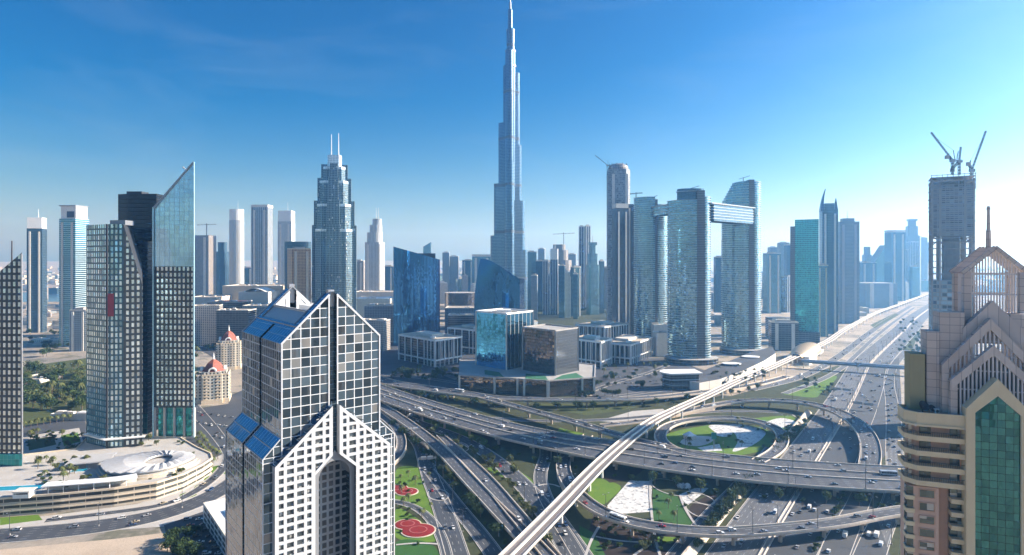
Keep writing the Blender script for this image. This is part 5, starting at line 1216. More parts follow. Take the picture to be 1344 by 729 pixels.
for x0, x1 in ((-.96, -.42), (.42, .94)):
    b = MB(); b.obox((x0 * hw, -hd_ * .92, DZ(322, Y)), (x1 * hw, -hd_ * .92, z_b), 1.0, 1.0); b.obox((x1 * hw, -hd_ * .92, DZ(322, Y)), (x0 * hw, -hd_ * .92, z_b), 1.0, 1.0); b.build('brace', 'concrete', T)
pt_ = MB()
for i in range(9): x = -hw + i * hw / 4; pt_.box(x - .25, -hd_ - 1, zt_ - 14, x + .25, -hd_ - .6, zt_ + 2)
for zz_ in (zt_ - 12, zt_ - 6, zt_ + 1): pt_.box(-hw - .8, -hd_ - 1.2, zz_, hw + .8, -hd_ - .4, zz_ + .5)
pt_.build('edge_scaffold', 'steel', T)
def truss(p, q, w_, n, r=.16):
    p, q = Vector(p), Vector(q); d = (q - p).normalized(); s1 = d.cross(Vector((0, 1, 0))); s1 = (s1 if s1.length > .1 else d.cross(Vector((1, 0, 0)))).normalized(); s2 = d.cross(s1).normalized()
    b = MB(); cs = [s1 * a + s2 * c for a, c in ((-w_, -w_), (w_, -w_), (w_, w_), (-w_, w_))]
    for c_ in cs: b.obox(p + c_, q + c_, r * 2, r * 2)
    for i in range(n):
        for j in range(4): b.obox(p.lerp(q, i / n) + cs[j], p.lerp(q, (i + 1) / n) + cs[(j + 1) % 4], r, r)
    return b
def crane(px, py_base, py_piv, tips, label, y=618, big=True, boom_py=None):
    x = DX(px, y); zb, zp = DZ(py_base, y), DZ(py_piv, y); T = thing('tower_crane', label, 'crane', (x, y, zb), 0, 'tower cranes')
    truss((0, 0, 0), (0, 0, zp - zb), .8, max(4, int((zp - zb) / 4)), .2).build('mast', 'dark', T)
    MB().box(-2, -1.6, zp - zb, 2.4, 1.6, zp - zb + 3).build('cab', 'steel', T)
    tx, tz = DX(tips[0], y) - x, DZ(tips[1], y) - zb
    truss((0, 0, zp - zb + 2), (tx, 0, tz), .55, 12, .15).build('jib', 'dark', T)
    bx, bz = DX(tips[2], y) - x, DZ(tips[3], y) - zb
    truss((0, 0, zp - zb + 2), (bx, 0, bz), .8, 5, .2).build('counter_jib', 'dark', T)
    MB().box(min(bx, 0) - 1.5 if bx < 0 else bx - 1.5, -1.4, bz - 3, (bx + 1.5), 1.4, bz + .6).build('counterweight', 'concrete', T)
    c = MB(); apx = -math.copysign(2.5, tx); c.obox((apx, 0, zp - zb + 2), (apx * .4, 0, zp - zb + 12), .5, .5); c.obox((apx * .4, 0, zp - zb + 12), (tx * .85, 0, zp - zb + 2 + (tz - zp + zb - 2) * .85), .16, .16); c.obox((apx * .4, 0, zp - zb + 12), (bx, 0, bz), .16, .16); c.build('stays', 'dark', T)
crane(1250, 230, 213, (1222, 174, 1243, 205), 'luffing tower crane with its jib steeply raised, on top of the unfinished tower')
crane(1259, 230, 214, (1261, 193, 1250, 222), 'luffing tower crane folded nearly upright beside the raised one on the unfinished tower', 622)
crane(1275.5, 460, 226, (1294, 172, 1271, 214), 'tower crane on a very tall mast climbing the side of the unfinished tower', 612)

# ---------------------------------------------------------------- towers further off
def bt(label, x0, x1, yt, Y, mat, name='tower', shape='box', d=.8, rot=0, crown='plant', roof='roofgrey', group=None, base=0, sub=None, cmat='offwhite', yoff=0, cat='tower'):
    k = Y / F; wpx = (x1 - x0) * k; z1 = DZ(yt, Y); r = rad(rot)
    w_ = wpx / (abs(math.cos(r)) + d * abs(math.sin(r))) if shape in ('box', 'slant', 'step', 'chamfer') else wpx; dd = w_ * d
    T = thing(name, label, cat, (DX((x0 + x1) / 2, Y + dd / 2 + yoff), Y + dd / 2 + yoff, base), r, group)
    if shape in ('round',): P = ell(0, 0, w_ / 2, dd / 2, 24)
    elif shape == 'chamfer': P = rect(w_, dd, min(w_, dd) * .24)
    else: P = rect(w_, dd)
    zc = z1
    if shape == 'step':
        fr = sub or ((1, .62), (.8, .84), (.55, 1)); last = 0
        for f_, h_ in fr: MB().prism(rect(w_ * f_, dd * f_, w_ * f_ * .12), last, z1 * h_, 0, 1).build('tier', [mat, roof], T); last = z1 * h_ - .4
        P = rect(w_ * fr[-1][0], dd * fr[-1][0])
    elif shape == 'slant':
        drop = (sub or 18) * k; MB().prism(P, 0, (lambda x, y: z1 - (x / w_ + .5) * drop) if drop > 0 else (lambda x, y: z1 + (.5 - x / w_) * drop), 0, 1).build('body', [mat, roof], T)
    else:
        MB().prism(P, 0, z1, 0, 1).build('body', [mat, roof], T)
    if crown == 'plant': MB().box(-w_ * .28, -dd * .25, z1, w_ * .25, dd * .28, z1 + 5).build('plant_room', 'roofgrey', T); parapet(P, z1, 1.8, cmat, T, .96)
    if crown == 'mast': MB().box(-w_ * .3, -dd * .3, z1, w_ * .3, dd * .3, z1 + 9).build('plant_room', mat, T); MB().tube((0, 0, z1 + 8), (0, 0, z1 + 30), .9, .4).build('mast', 'steel', T)
    if crown == 'white': MB().prism(off(P, .96), z1, z1 + 12 * k * 1.2, 0, 1).build('crown', ['white', 'white'], T); MB().tube((w_ * .1, 0, z1 + 12 * k), (w_ * .1, 0, z1 + 26 * k), .7, .3).build('mast', 'white', T)
    if crown == 'frame': parapet(P, z1, 9, cmat, T, .93, 'crown'); MB().box(-w_ * .2, -dd * .2, z1, w_ * .2, dd * .2, z1 + 6).build('plant_room', 'roofgrey', T)
    if crown == 'crane': truss((w_ * .2, 0, z1), (w_ * .2, 0, z1 + 16 * k), 1, 5, .3).build('hoist_mast', 'dark', T); truss((-w_ * .3, 0, z1 + 14 * k), (w_ * .7, 0, z1 + 15 * k), .8, 6, .3).build('hoist_jib', 'dark', T)
    if shape in ('box', 'chamfer') and wpx / k > 13:           # corner strips give the shaft its relief
        for sx_ in (-1, 1): MB().box(sx_ * w_ * .30 - w_ * .06, -dd / 2 - 1.2, 0, sx_ * w_ * .30 + w_ * .06, -dd / 2 + .5, z1 * .97).build('facade_rib', cmat if cmat != 'white' else 'hood', T)
    return T
L1 = 'towers beyond the hotel podium'
bt('slim teal tower with a white crown and mast, farthest of the two beyond the park', 38, 59, 300, 1400, 'f_navy', d=.9, rot=18, crown='white', group=L1)
T = bt('blue banded tower with a white overhanging crown, beside the folded tower', 84, 111, 287, 1180, 'f_bluestripe', d=.9, rot=-8, crown=None, group=L1)
w_ = 27 * 1180 / F * .8; z = DZ(287, 1180); MB().box(-w_ / 2 - .6, -w_ * .4 - .6, z, w_ / 2 + .6, w_ * .4, z + 24).build('crown', 'white', T); MB().box(-w_ / 2 - 2, -w_ * .45 - 2, z + 24, w_ / 2 + 2, w_ * .45, z + 26).build('crown_slab', 'steel', T); MB().box(-w_ * .1, -w_ * .4 - 1, z + 2, w_ * .4, -w_ * .4 + 1, z + 14).build('crown_opening', 'dark', T)
bt('lower grey block standing against the foot of the blue banded tower', 95, 117, 408, 1120, 'f_greygrid', name='office_block', rot=10, cat='office block')
G1 = 'hazy towers behind the mall'
bt('unfinished brownish tower with a hoist on its roof, first beyond the blade tower', 253, 279, 309, 2300, 'f_concrete', crown='crane', group=G1)
bt('dark blue stepped tower between the unfinished and the white rounded one', 283, 301, 318, 2450, 'f_navy', shape='step', group=G1, crown=None)
bt('white rounded tower with a sloping top, next to the dark blue stepped one', 301, 320, 289, 2350, 'f_white', shape='round', crown='white', group=G1)
bt('low blue-grey block between the white rounded tower and the grey striped one', 319, 334, 352, 2500, 'f_teal', name='office_block', group=G1, cat='office block')
bt('dark grey tower with pale vertical stripes and a framed crown', 333, 355, 272, 2250, 'f_greywhite', crown='frame', group=G1)
bt('pale slim tower with a white cap, partly behind the amber hotel', 367, 385, 291, 2200, 'f_white', crown='white', group=G1)
T = bt('curved dark grey slab tower wrapped behind the amber one', 373, 409, 317, 1480, 'f_navy', shape='round', d=.5, crown=None, yoff=25)
bt('amber hotel tower lit golden, rising behind the gable peak', 377, 408, 327, 1450, 'f_hotelorange', d=.7, rot=38, cmat='cream', cat='hotel', name='hotel_tower')
G2 = 'hazy towers right of the stepped tower'
T = bt('white round-shouldered hotel tower with a curved fin and twin masts', 480, 504, 318, 1900, 'f_white', shape='chamfer', crown=None, cat='hotel', name='hotel_tower')
z, w_ = DZ(318, 1900), 24 * 1900 / F
for i, (wf, zp_) in enumerate(((.86, 305), (.70, 295), (.52, 287))): MB().prism(ell(w_ * .06 * i, 0, w_ / 2 * wf, w_ * .4 * wf, 20), z - 1, DZ(zp_, 1900), 0, 1).build('crown_tier', ['f_white', 'white'], T)
for x in (w_ * .08, w_ * .2): MB().tube((x, 0, DZ(290, 1900)), (x, 0, DZ(272, 1900)), .8, .3).build('mast', 'white', T)
MB().prism(ell(0, -4, w_ * .85, w_ * .7, 24), 0, 40, 0, 1).build('podium', ['f_white', 'offwhite'], T)
bt('brown-grey tower just beyond the stepped tower', 461, 479, 343, 2000, 'f_tan', group=G2); bt('dark low tower between the white hotel and the cobalt one', 503, 517, 350, 2300, 'f_navy', group=G2)
bt('slender cyan sliver tower peeping over the cobalt tower', 556, 566, 318, 3200, 'f_teal', shape='slant', sub=-6, crown=None, group=G2)
bt('first of the grey twin slabs between the cobalt towers', 581, 590, 332, 2600, 'f_greygrid', group=G2); bt('second of the grey twin slabs, taller and darker edged', 590, 602, 337, 2620, 'f_greygrid', group=G2)
bt('wide dark slab tower just before the supertall one', 607, 622, 342, 2600, 'f_navy', group=G2); bt('wide grey slab tower touching the supertall one', 620, 645, 337, 2500, 'f_teal', group=G2, crown='frame')
bt('long dark roofed drum building under the twin slabs', 583, 626, 385, 1650, 'f_bronze', shape='round', d=.8, crown=None, name='drum_building', cat='hall')
G3 = 'cluster of towers beyond the park'
for lab, a, c, t_, Y, mt_, kw in (
    ('teal tower at the start of the cluster, next to the supertall one', 691, 704, 331, 2100, 'f_teal', {}),
    ('slim blue tower second in the cluster', 703, 714, 343, 1950, 'f_navy', {}),
    ('wide unfinished stepped tower with a hoist, highest of the cluster', 716, 752, 321, 2500, 'f_concrete', dict(shape='step', crown='crane', sub=((1, .72), (.72, .9), (.5, 1)))),
    ('paired pale-edged tower in front of the unfinished stepped one', 712, 722, 343, 1850, 'f_greywhite', {}),
    ('twin of the pale-edged tower, with a white cap', 722, 733, 341, 1860, 'f_greywhite', dict(crown='white')),
    ('teal tower with a golden curved back', 733, 742, 349, 1750, 'f_teal', {}),
    ('bow-shaped golden tower leaning on the teal one', 740, 749, 350, 1760, 'f_cream', dict(shape='slant', sub=14, crown=None)),
    ('pale tower after the golden bow-shaped one', 748, 763, 351, 1800, 'f_teal', dict(shape='chamfer')),
    ('left blade of the tall twin-bladed tower', 759.5, 767, 298, 2000, 'f_greywhite', {}),
    ('right blade of the tall twin-bladed tower', 767.5, 775, 297, 2010, 'f_greywhite', {}),
    ('stepped pointed tower in front of the twin blades', 769, 787, 322, 1850, 'f_teal', dict(shape='step', crown='mast', sub=((1, .72), (.75, .88), (.45, 1)))),
    ('slim tower beside the stepped pointed one', 786, 793, 343, 1900, 'f_navy', {}), ('low pale tower at the end of the cluster', 792, 798, 352, 2050, 'f_tan', {}),
    ('small grey tower low in the cluster', 697, 706, 362, 1700, 'f_grey', {}), ('small teal tower low in the cluster', 752, 759, 360, 1720, 'f_teal', {}),
    ('small hazy tower seen between cluster tops', 706, 716, 327, 2900, 'f_grey', {}), ('hazy square tower behind the golden bow-shaped one', 745, 757, 334, 2900, 'f_grey', {})):
    bt(lab, a, c, t_, Y, mt_, group=G3, rot=R.uniform(-20, 20), **kw)
T = bt('tall shrouded tower under construction with a domed ring top and a crane', 797, 826, 222, 1350, 'f_net', shape='chamfer', crown=None, d=.9, name='unfinished_tower', cat='construction')
z, w_ = DZ(222, 1350), 29 * 1350 / F
MB().loft([at(ell(0, 0, w_ * .46 * a, w_ * .42 * a, 20), z + h_) for a, h_ in ((1, 0), (1.02, 4), (.9, 10), (.6, 14))]).build('ring_top', 'f_concrete', T)
for a_ in range(10): x, y = w_ * .44 * math.cos(a_ * .628), w_ * .40 * math.sin(a_ * .628); MB().tube((x, y, z), (x * .9, y * .9, z + 15), .6).build('column', 'dark', T)
crane(797, 230, 218, (781, 204, 803, 219), 'tower crane leaning from the shrouded tower towards the supertall one', 1330)
bt('dark netted tower, lower and first of two before the shrouded one', 804, 824, 273, 1290, 'f_ribs', rot=14, crown='frame'); bt('dark netted tower, second of two before the shrouded one', 822, 841, 268, 1310, 'f_ribs', rot=-12, crown='crane')
G4 = 'towers glimpsed between the linked trio'
bt('hazy tower seen in the first gap of the linked trio', 871, 881, 318, 1900, 'f_teal', group=G4); bt('hazy dark tower seen in the second gap of the linked trio', 938, 949, 338, 1800, 'f_navy', group=G4); bt('slim hazy tower with a cap in the second gap', 948, 957, 315, 2000, 'f_grey', group=G4)
G5 = 'hazy towers beyond the linked trio'
for i, (lab, a, c, t_, Y, mt_) in enumerate((('broad teal tower just beyond the tallest linked one', 1004, 1022, 333, 1900, 'f_teal'), ('slim hazy tower behind the broad teal one', 1009, 1019, 325, 2700, 'f_grey'), ('pale square-topped hazy tower', 1022, 1034, 319, 2500, 'f_grey'), ('dim blue tower against the emerald one', 1031, 1043, 322, 2100, 'f_navy'))): bt(lab, a, c, t_, Y, mt_, group=G5)
# beside the motorway
T = bt('emerald glass slab tower with a grey end wall beside the golden station', 1043, 1075, 294, 1225, 'f_tealtower', rot=-28, d=.55, crown='frame', cmat='f_tealtower')
MB().box(-30, -13.8, 0, -21, 15, DZ(297, 1225)).build('end_wall', 'f_spine', T); MB().box(-26, -20, 0, 24, -8, 24).build('entrance_podium', 'f_floors', T)
bt('lower glass annex behind the emerald tower', 1072, 1087, 349, 1330, 'f_teal', rot=-20, cmat='f_gold' if 'f_gold' in M else 'cream')
T = bt('dark blue tower crowned by two curved horns', 1076, 1099, 276, 1380, 'f_navy', rot=-15, crown=None, d=.9, name='horned_tower')
z, w_ = DZ(276, 1380), 23 * 1380 / F * .8
for s_, hgt in ((-1, 52), (1, 30)):
    b = MB(); rings = []
    for i in range(13):
        u = i / 12; x = s_ * (w_ * .46 - w_ * (.26 if s_ < 0 else -.02) * u ** 2 * s_ * s_); th = w_ * .10 * (1 - u * .85) + .3
        rings.append([(x - th, -w_ * .3 * (1 - u), z - 2 + hgt * u), (x + th, -w_ * .3 * (1 - u), z - 2 + hgt * u), (x + th, w_ * .3 * (1 - u) + .5, z - 2 + hgt * u), (x - th, w_ * .3 * (1 - u) + .5, z - 2 + hgt * u)])
    b.loft(rings); b.build('horn', 'f_navy', T)
MB().prism(rect(w_ * .6, w_ * .6), z - 1, z + 16, 0, 1).build('crown', ['f_navy', 'steel'], T)
T = bt('grey gridded tower with a set-back cap and thin mast, after the horned one', 1098, 1126, 291, 1600, 'f_greygrid', rot=-14, crown='mast', cmat='hood'); 
G6 = 'towers fading along the motorway'
for lab, a, c, t_, Y, mt_, kw in (
    ('hazy broad block, first after the grey gridded tower', 1126, 1146, 345, 2500, 'f_navy', {}), ('hazy tower topping the broad block', 1131, 1145, 324, 2700, 'f_grey', dict(shape='step', crown=None)),
    ('hazy sail-topped tower after the broad block', 1143, 1160, 322, 2600, 'f_teal', dict(shape='slant', sub=-22, crown=None)), ('dim low block before the square motorway tower', 1160, 1167, 334, 3000, 'f_grey', {}),
    ('square-topped dark tower standing beside the motorway', 1165, 1184, 305, 2450, 'f_navy', dict(crown='frame')), ('narrow hazy tower before the tall stepped one', 1181, 1191, 328, 2600, 'f_greywhite', {}),
    ('tall stepped hazy tower along the motorway', 1187, 1207, 290, 2900, 'f_grey', dict(shape='step', crown='mast', sub=((1, .8), (.75, .93), (.5, 1)))), ('hazy tower in front of the tall stepped one', 1192, 1203, 318, 2700, 'f_greywhite', {}),
    ('pale hazy tower beyond the tall stepped one', 1203, 1215, 312, 3200, 'f_grey', {}), ('faintest tower before the unfinished frame', 1214, 1223, 319, 3900, 'f_grey', {}), ('faint low tower far beyond the beige tower', 1322, 1332, 350, 3600, 'f_grey', {})):
    bt(lab, a, c, t_, Y, mt_, group=G6, rot=R.uniform(-15, 10), **kw)
bt('grey office slab with an X-braced truss front, before the emerald tower', 1010, 1046, 424, 1130, 'f_floors', rot=-10, d=.5, cat='office block', name='office_block')
bt('low grey car park with open decks beyond the tallest linked tower', 1006, 1040, 418, 1300, 'f_podium', rot=-10, d=.6, crown=None, cat='car park', name='parking_building')
bt('long low block by the motorway after the grey gridded tower', 1126, 1168, 372, 2100, 'f_grey', crown=None, cat='office block', name='office_block')
# mall roofs behind the cream blocks and behind the gabled tower
def hall(label, x0, x1, yt, Y, mat, roof='rooftan', d=50, rot=0, extra=None, cat='mall hall'):
    k = Y / F; w_ = (x1 - x0) * k; z1 = max(5, DZ(yt, Y)); T = thing('mall_hall', label, cat, (DX((x0 + x1) / 2, Y), Y + d / 2, 0), rad(rot), 'halls of the shopping mall')
    MB().prism(rect(w_, d), 0, z1, 0, 1).build('wall', [mat, roof], T); parapet(rect(w_, d), z1, 1.2, 'offwhite', T)
    for i in range(5):
        x, y, s_ = R.uniform(-.4, .4) * w_, R.uniform(-.35, .35) * d, R.uniform(2, 6); MB().box(x - s_, y - s_ * .7, z1, x + s_, y + s_ * .7, z1 + R.uniform(1.2, 3)).build('roof_unit', R.choice(['white', 'roofgrey', 'offwhite']), T)
    if extra == 'vault': MB().loft([[(-w_ * .4 + (w_ * .8) * i / 12, y, z1 - .2 + 9 * math.sin(PI * i / 12)) for i in range(13)] for y in (-d * .4, d * .4)], closed=False, cap=False).build('vault_roof', 'white', T)
    return T
hall('long tan-walled mall hall, the biggest block behind the roofs', 292, 372, 376, 1560, 'cream', d=90)
hall('white vaulted mall roof in front of the long tan hall', 313, 352, 384, 1380, 'offwhite', 'white', extra='vault', d=70)
hall('low mall hall with a red terrace roof', 272, 318, 397, 1300, 'f_floors', 'redroof', d=50)  # terrace drawn as a red tiled roof
hall('flat pale mall roof before the blade tower', 246, 284, 391, 1480, 'offwhite', d=110)
hall('tan cube-shaped block beside the avenue', 251, 284, 402, 1180, 'f_tan', d=30, rot=14)
hall('low dark-fronted hall before the white vault', 284, 326, 408, 1150, 'f_floors', d=36)
hall('pale roofed hall tucked behind the blue glass roof', 318, 352, 402, 1220, 'f_grey', d=60)
hall('white stepped mall roof right of the gable peak', 462, 512, 393, 1420, 'offwhite', 'white', d=90)
hall('grey-blue mall roof by the foot of the cobalt tower', 478, 522, 402, 1260, 'f_grey', d=60)
hall('pale mall roof farther behind the stepped one', 464, 520, 384, 1640, 'offwhite', d=80)
T = hall('tan curved retaining hall beside the cobalt tower', 470, 508, 421, 1130, 'f_tan', d=26, rot=-18)
hall('flat hall between the cobalt towers', 584, 628, 405, 1330, 'f_grey', d=60); hall('grey flat hall behind the half-hidden office', 588, 626, 414, 1220, 'f_floors', 'roofgrey', d=40)
hall('pale low hall in front of the linked trio', 858, 886, 427, 1130, 'offwhite', 'white', d=40); hall('white low hall under the first gap of the linked trio', 862, 884, 438, 1060, 'offwhite', 'roofgrey', d=30)
hall('white low villa in the palm park', 20, 52, 499, 830, 'offwhite', d=40, cat='villa'); hall('long low cream wall house behind the row of palms', 66, 116, 545, 640, 'offwhite', 'rooftan', d=12, cat='villa')
hall('low cream hall beyond the palm park', 40, 82, 446, 1240, 'f_cream', d=30); hall('low sandy hall before the grey annex', 108, 128, 452, 1150, 'f_cream', d=30)
# ---------------------------------------------------------------- low buildings of the farther quarters
def scatter(areas, group, where, n, smin, smax, hmin, hmax, mats):
    spots = []
    tries = 0
    while len(spots) < n and tries < 4000:
        tries += 1; (a, b, c, d) = R.choice(areas); px, py = R.uniform(a, b), c + (d - c) * R.random() ** .8
        p = W(px, py); s_ = R.uniform(smin, smax)
        if any((p - q[0]).length < (s_ + q[1]) * .62 for q in spots): continue
        spots.append((p, s_, px))
    spots.sort(key=lambda q: q[2])
    for i, (p, s_, px) in enumerate(spots):
        mt_, colr = R.choice(mats); h_ = R.uniform(hmin, hmax); w_, d = s_, s_ * R.uniform(.5, 1)
        T = thing('low_building', f'low {colr} building, {nth(i)} from the {where[0]} {where[1]}', 'building', (p.x, p.y, 0), R.uniform(-.6, .6), group)
        MB().prism(rect(w_, d), -.1, h_, 0, 1).build('wall', [mt_, R.choice(['rooftan', 'roofgrey', 'offwhite'])], T)
        b = MB(); x, y = R.uniform(-.25, .25) * w_, R.uniform(-.2, .2) * d; b.box(x - w_ * .14, y - d * .14, h_, x + w_ * .14, y + d * .14, h_ + 3); b.build('roof_room', R.choice(['offwhite', 'roofgrey', 'white']), T)
low = [('f_cream', 'cream'), ('f_tan', 'tan'), ('f_grey', 'grey'), ('offwhite', 'plain pale'), ('f_white', 'white')]
scatter([(30, 120, 402, 432)], 'low buildings beyond the park', ('picture edge', 'in the sandy quarter beyond the park'), 26, 18, 40, 5, 12, low)
scatter([(255, 420, 374, 388), (228, 300, 384, 420)], 'low buildings round the mall', ('blade tower', 'round the mall'), 36, 25, 60, 8, 22, low)
scatter([(462, 640, 372, 392), (575, 640, 390, 412)], 'low buildings behind the cobalt towers', ('stepped tower', 'behind the cobalt towers'), 40, 25, 60, 10, 26, low)
scatter([(690, 800, 378, 394), (690, 770, 388, 398)], 'low buildings at the foot of the cluster', ('supertall tower', 'at the foot of the cluster'), 24, 25, 50, 10, 24, low)
scatter([(840, 882, 380, 425), (940, 956, 385, 430), (1006, 1045, 372, 412)], 'low buildings between the linked trio', ('slim pale tower', 'seen past the linked trio'), 24, 25, 55, 10, 24, low)
scatter([(1126, 1170, 372, 400), (1100, 1130, 400, 420)], 'low buildings along the motorway', ('grey gridded tower', 'along the motorway'), 16, 25, 55, 8, 20, low)
def midrise(x0, x1, n, Y0_, Y1_, hmin, hmax, where):
    P = sorted((R.uniform(x0, x1), R.uniform(Y0_, Y1_)) for _ in range(n))
    for i, (px, y) in enumerate(P):
        h_, wp = R.uniform(hmin, hmax), R.uniform(22, 46); mt_ = R.choice(['f_grey', 'f_teal', 'f_greywhite', 'f_white', 'f_navy', 'f_tan'])
        T = thing('mid_rise', f'hazy mid-rise block, {nth(i)} from the {where}', 'building', (DX(px, y), y, 0), R.uniform(-.5, .5), 'hazy mid-rise blocks')
        MB().prism(rect(wp, wp * R.uniform(.6, 1), R.choice([0, 0, 4])), -.1, h_, 0, 1).build('body', [mt_, 'roofgrey'], T)
        MB().box(-wp * .2, -wp * .15, h_, wp * .22, wp * .18, h_ + R.uniform(3, 9)).build('plant_room', R.choice(['offwhite', 'roofgrey']), T)
midrise(256, 420, 16, 2500, 3400, 40, 120, 'blade tower behind the mall towers'); midrise(458, 520, 10, 2200, 3200, 40, 120, 'stepped tower behind the white hotel'); midrise(572, 650, 14, 2300, 3300, 40, 110, 'cobalt tower before the supertall one')
midrise(690, 805, 26, 1950, 3000, 50, 150, 'supertall tower among the cluster'); midrise(868, 960, 12, 1900, 3000, 50, 130, 'slim pale tower seen past the linked trio'); midrise(1004, 1046, 9, 1800, 2900, 50, 130, 'tallest linked tower behind the truss-fronted slab')
midrise(1120, 1218, 20, 2500, 4200, 40, 150, 'grey gridded tower along the far motorway'); midrise(1284, 1340, 6, 2800, 4200, 20, 70, 'unfinished tower beyond the beige roof'); midrise(42, 112, 7, 2000, 3000, 15, 40, 'dark edge tower on the sandy plain')
b = MB()                                             # what nobody could count: the far-off town in the haze
for i in range(2600):
    y = 2600 * math.exp(R.random() * 1.5); x = R.uniform(-1.05, 1.0) * y; px = CX + x / y * F
    if 1120 < px < 1300 and y < 4200: continue
    if px < 110 and y > 2300 and y < 3200: continue
    w_, d, h_ = R.uniform(15, 60), R.uniform(15, 50), R.choice([6, 8, 10, 14, 20, 30])
    b.prism([(x - w_ / 2, y - d / 2), (x + w_ / 2, y - d / 2), (x + w_ / 2, y + d / 2), (x - w_ / 2, y + d / 2)], -.1, h_, R.randrange(4))
struct(b.build('distant_town', ['f_cream', 'f_grey', 'offwhite', 'rooftan']), 'stuff')

# ---------------------------------------------------------------- trees
def leaf_ball(b, c, r, n, sz, sq=.8):
    for i in range(n):
        while True:
            v = Vector((R.uniform(-1, 1), R.uniform(-1, 1), R.uniform(-1, 1)))
            if .3 < v.length < 1: break
        p = Vector(c) + Vector((v.x * r, v.y * r, v.z * r * sq)); s_ = sz * R.uniform(.6, 1.4)
        a = Vector((R.gauss(0, 1), R.gauss(0, 1), R.gauss(0, 1))).normalized(); u = a.orthogonal().normalized() * s_; w_ = a.cross(u).normalized() * s_ * .7
        b.face([p - u, p + w_, p + u, p - w_], [(0, 0)] * 4)
def make_tree(name, mat, h_, r, n, seed):
    R.seed(seed); T = thing(name, 'x', 'tree'); tk = MB(); tk.tube((0, 0, 0), (.1, 0, h_ * .5), .28, .18, 7)
    cl = [(R.uniform(-.55, .55) * r, R.uniform(-.55, .55) * r, h_ * R.uniform(.5, .85)) for _ in range(7)]
    for c in cl: tk.tube((.1, 0, h_ * .4), c, .13, .04, 5)
    tk.build('trunk', 'trunk', T); cr = MB()
    for c in cl: leaf_ball(cr, c, r * R.uniform(.42, .62), n // 7, .42)
    cr.build('crown', mat, T); return T
def make_palm(h_=8.0):
    T = thing('palm_tree', 'x', 'palm'); tk = MB(); tk.tube((0, 0, 0), (.2, 0, h_), .28, .2, 7); tk.build('trunk', 'trunk', T); cr = MB()
    for i in range(18):
        a = 2 * PI * i / 18 + R.uniform(-.1, .1); e = R.uniform(-.1, .9); d = Vector((math.cos(a), math.sin(a), 0)); sd = Vector((-d.y, d.x, 0)); prev = Vector((.2, 0, h_)); L = 3.4
        for k in range(5):
            u0, u1 = k / 5, (k + 1) / 5; f_ = lambda u: Vector((.2, 0, h_)) + d * (L * u) + Vector((0, 0, L * (e * u - 1.25 * u * u)))
            w0, w1 = .5 * math.sin(PI * (u0 * .8 + .15)), .5 * math.sin(PI * (u1 * .8 + .15)) * (0.2 if k == 4 else 1)
            for s_ in (-1, 1): cr.face([f_(u0), f_(u0) + sd * s_ * w0 - Vector((0, 0, .22)), f_(u1) + sd * s_ * w1 - Vector((0, 0, .22)), f_(u1)], [(0, 0)] * 4)
    cr.build('crown', 'leaf_pale', T); return T
protos = {'round': make_tree('leafy_tree', 'leaf', 8, 4.2, 700, 3), 'pale': make_tree('feathery_tree', 'leaf_pale', 6.5, 3.4, 560, 5), 'dark': make_tree('broadleaf_tree', 'leaf_dark', 9, 4.8, 760, 8), 'bush': make_tree('shrub', 'leaf', 2.6, 2.2, 300, 11), 'palm': make_palm()}
used = set(); R.seed(21)
def plant(kind, p, label, group, sc=1.0):
    t_ = protos[kind]
    if kind not in used:
        used.add(kind); t_.location = p; t_.rotation_euler.z = R.uniform(0, 6); t_.scale = (sc,) * 3; t_['label'] = label; t_['group'] = group; return t_
    return dup(t_, p, R.uniform(0, 6), label, sc, group)
KIND = {'round': 'leafy green tree', 'pale': 'pale green tree', 'dark': 'dark green tree', 'bush': 'round green shrub', 'palm': 'palm tree'}
def grove(area, n, kinds, group, where, z=0, sc=(.7, 1.2), pts=None):
    P = [(R.uniform(area[0], area[1]), R.uniform(area[2], area[3])) for _ in range(n)] if pts is None else pts
    P.sort(); 
    for i, (px, py) in enumerate(P):
        k_ = R.choice(kinds); p = W(px, py, z); plant(k_, p, f'{KIND[k_]}, {nth(i)} from the {where}', group, R.uniform(*sc))
grove((33, 116, 484, 540), 74, ['round', 'round', 'dark', 'pale', 'palm'], 'park trees', 'dark edge tower in the park', sc=(1.3, 2.2))
grove(None, 0, ['palm'], 'row of palms', 'dark edge tower in the street row', pts=[(32 + i * 8.5, 562 - i * 1.3) for i in range(11)], sc=(.8, 1.0))
grove((34, 108, 568, 590), 40, ['pale', 'bush', 'palm', 'bush'], 'garden trees', 'dark edge tower in the terraced garden', sc=(.6, .9))
grove(None, 0, ['round', 'pale'], 'deck edge trees', 'dark edge tower along the deck edge', z=0, pts=[(60, 624), (66, 618), (74, 612), (82, 607), (91, 602), (100, 597), (28, 628), (108, 593)], sc=(1.1, 1.5))
grove(None, 0, ['bush', 'pale'], 'deck planting', 'oval roof along the podium edge', z=12, pts=[(250, 606), (246, 612), (241, 618), (235, 623), (252, 600), (228, 626), (60, 636), (75, 640), (95, 640), (118, 638), (85, 643), (135, 634), (66, 641)], sc=(.6, .9))
grove(None, 0, ['palm'], 'crossroads palms', 'podium along the crossroads', pts=[(254 + i * 3.6, 577 + i * 5) for i in range(8)] + [(262 + i * 4, 577 + i * 4.4) for i in range(7)], sc=(.7, 1.0))
grove((216, 258, 700, 735), 15, ['dark', 'dark', 'round'], 'trees by the sandy lot', 'sandy lot', sc=(.7, 1.0))
grove((508, 604, 487, 500), 40, ['dark', 'round', 'bush'], 'trees round the open-floored office', 'gabled tower round the offices', sc=(.9, 1.4))
grove((690, 790, 399, 412), 52, ['dark', 'dark', 'round'], 'park trees before the cluster', 'supertall tower in the far park', sc=(1.2, 2.0))
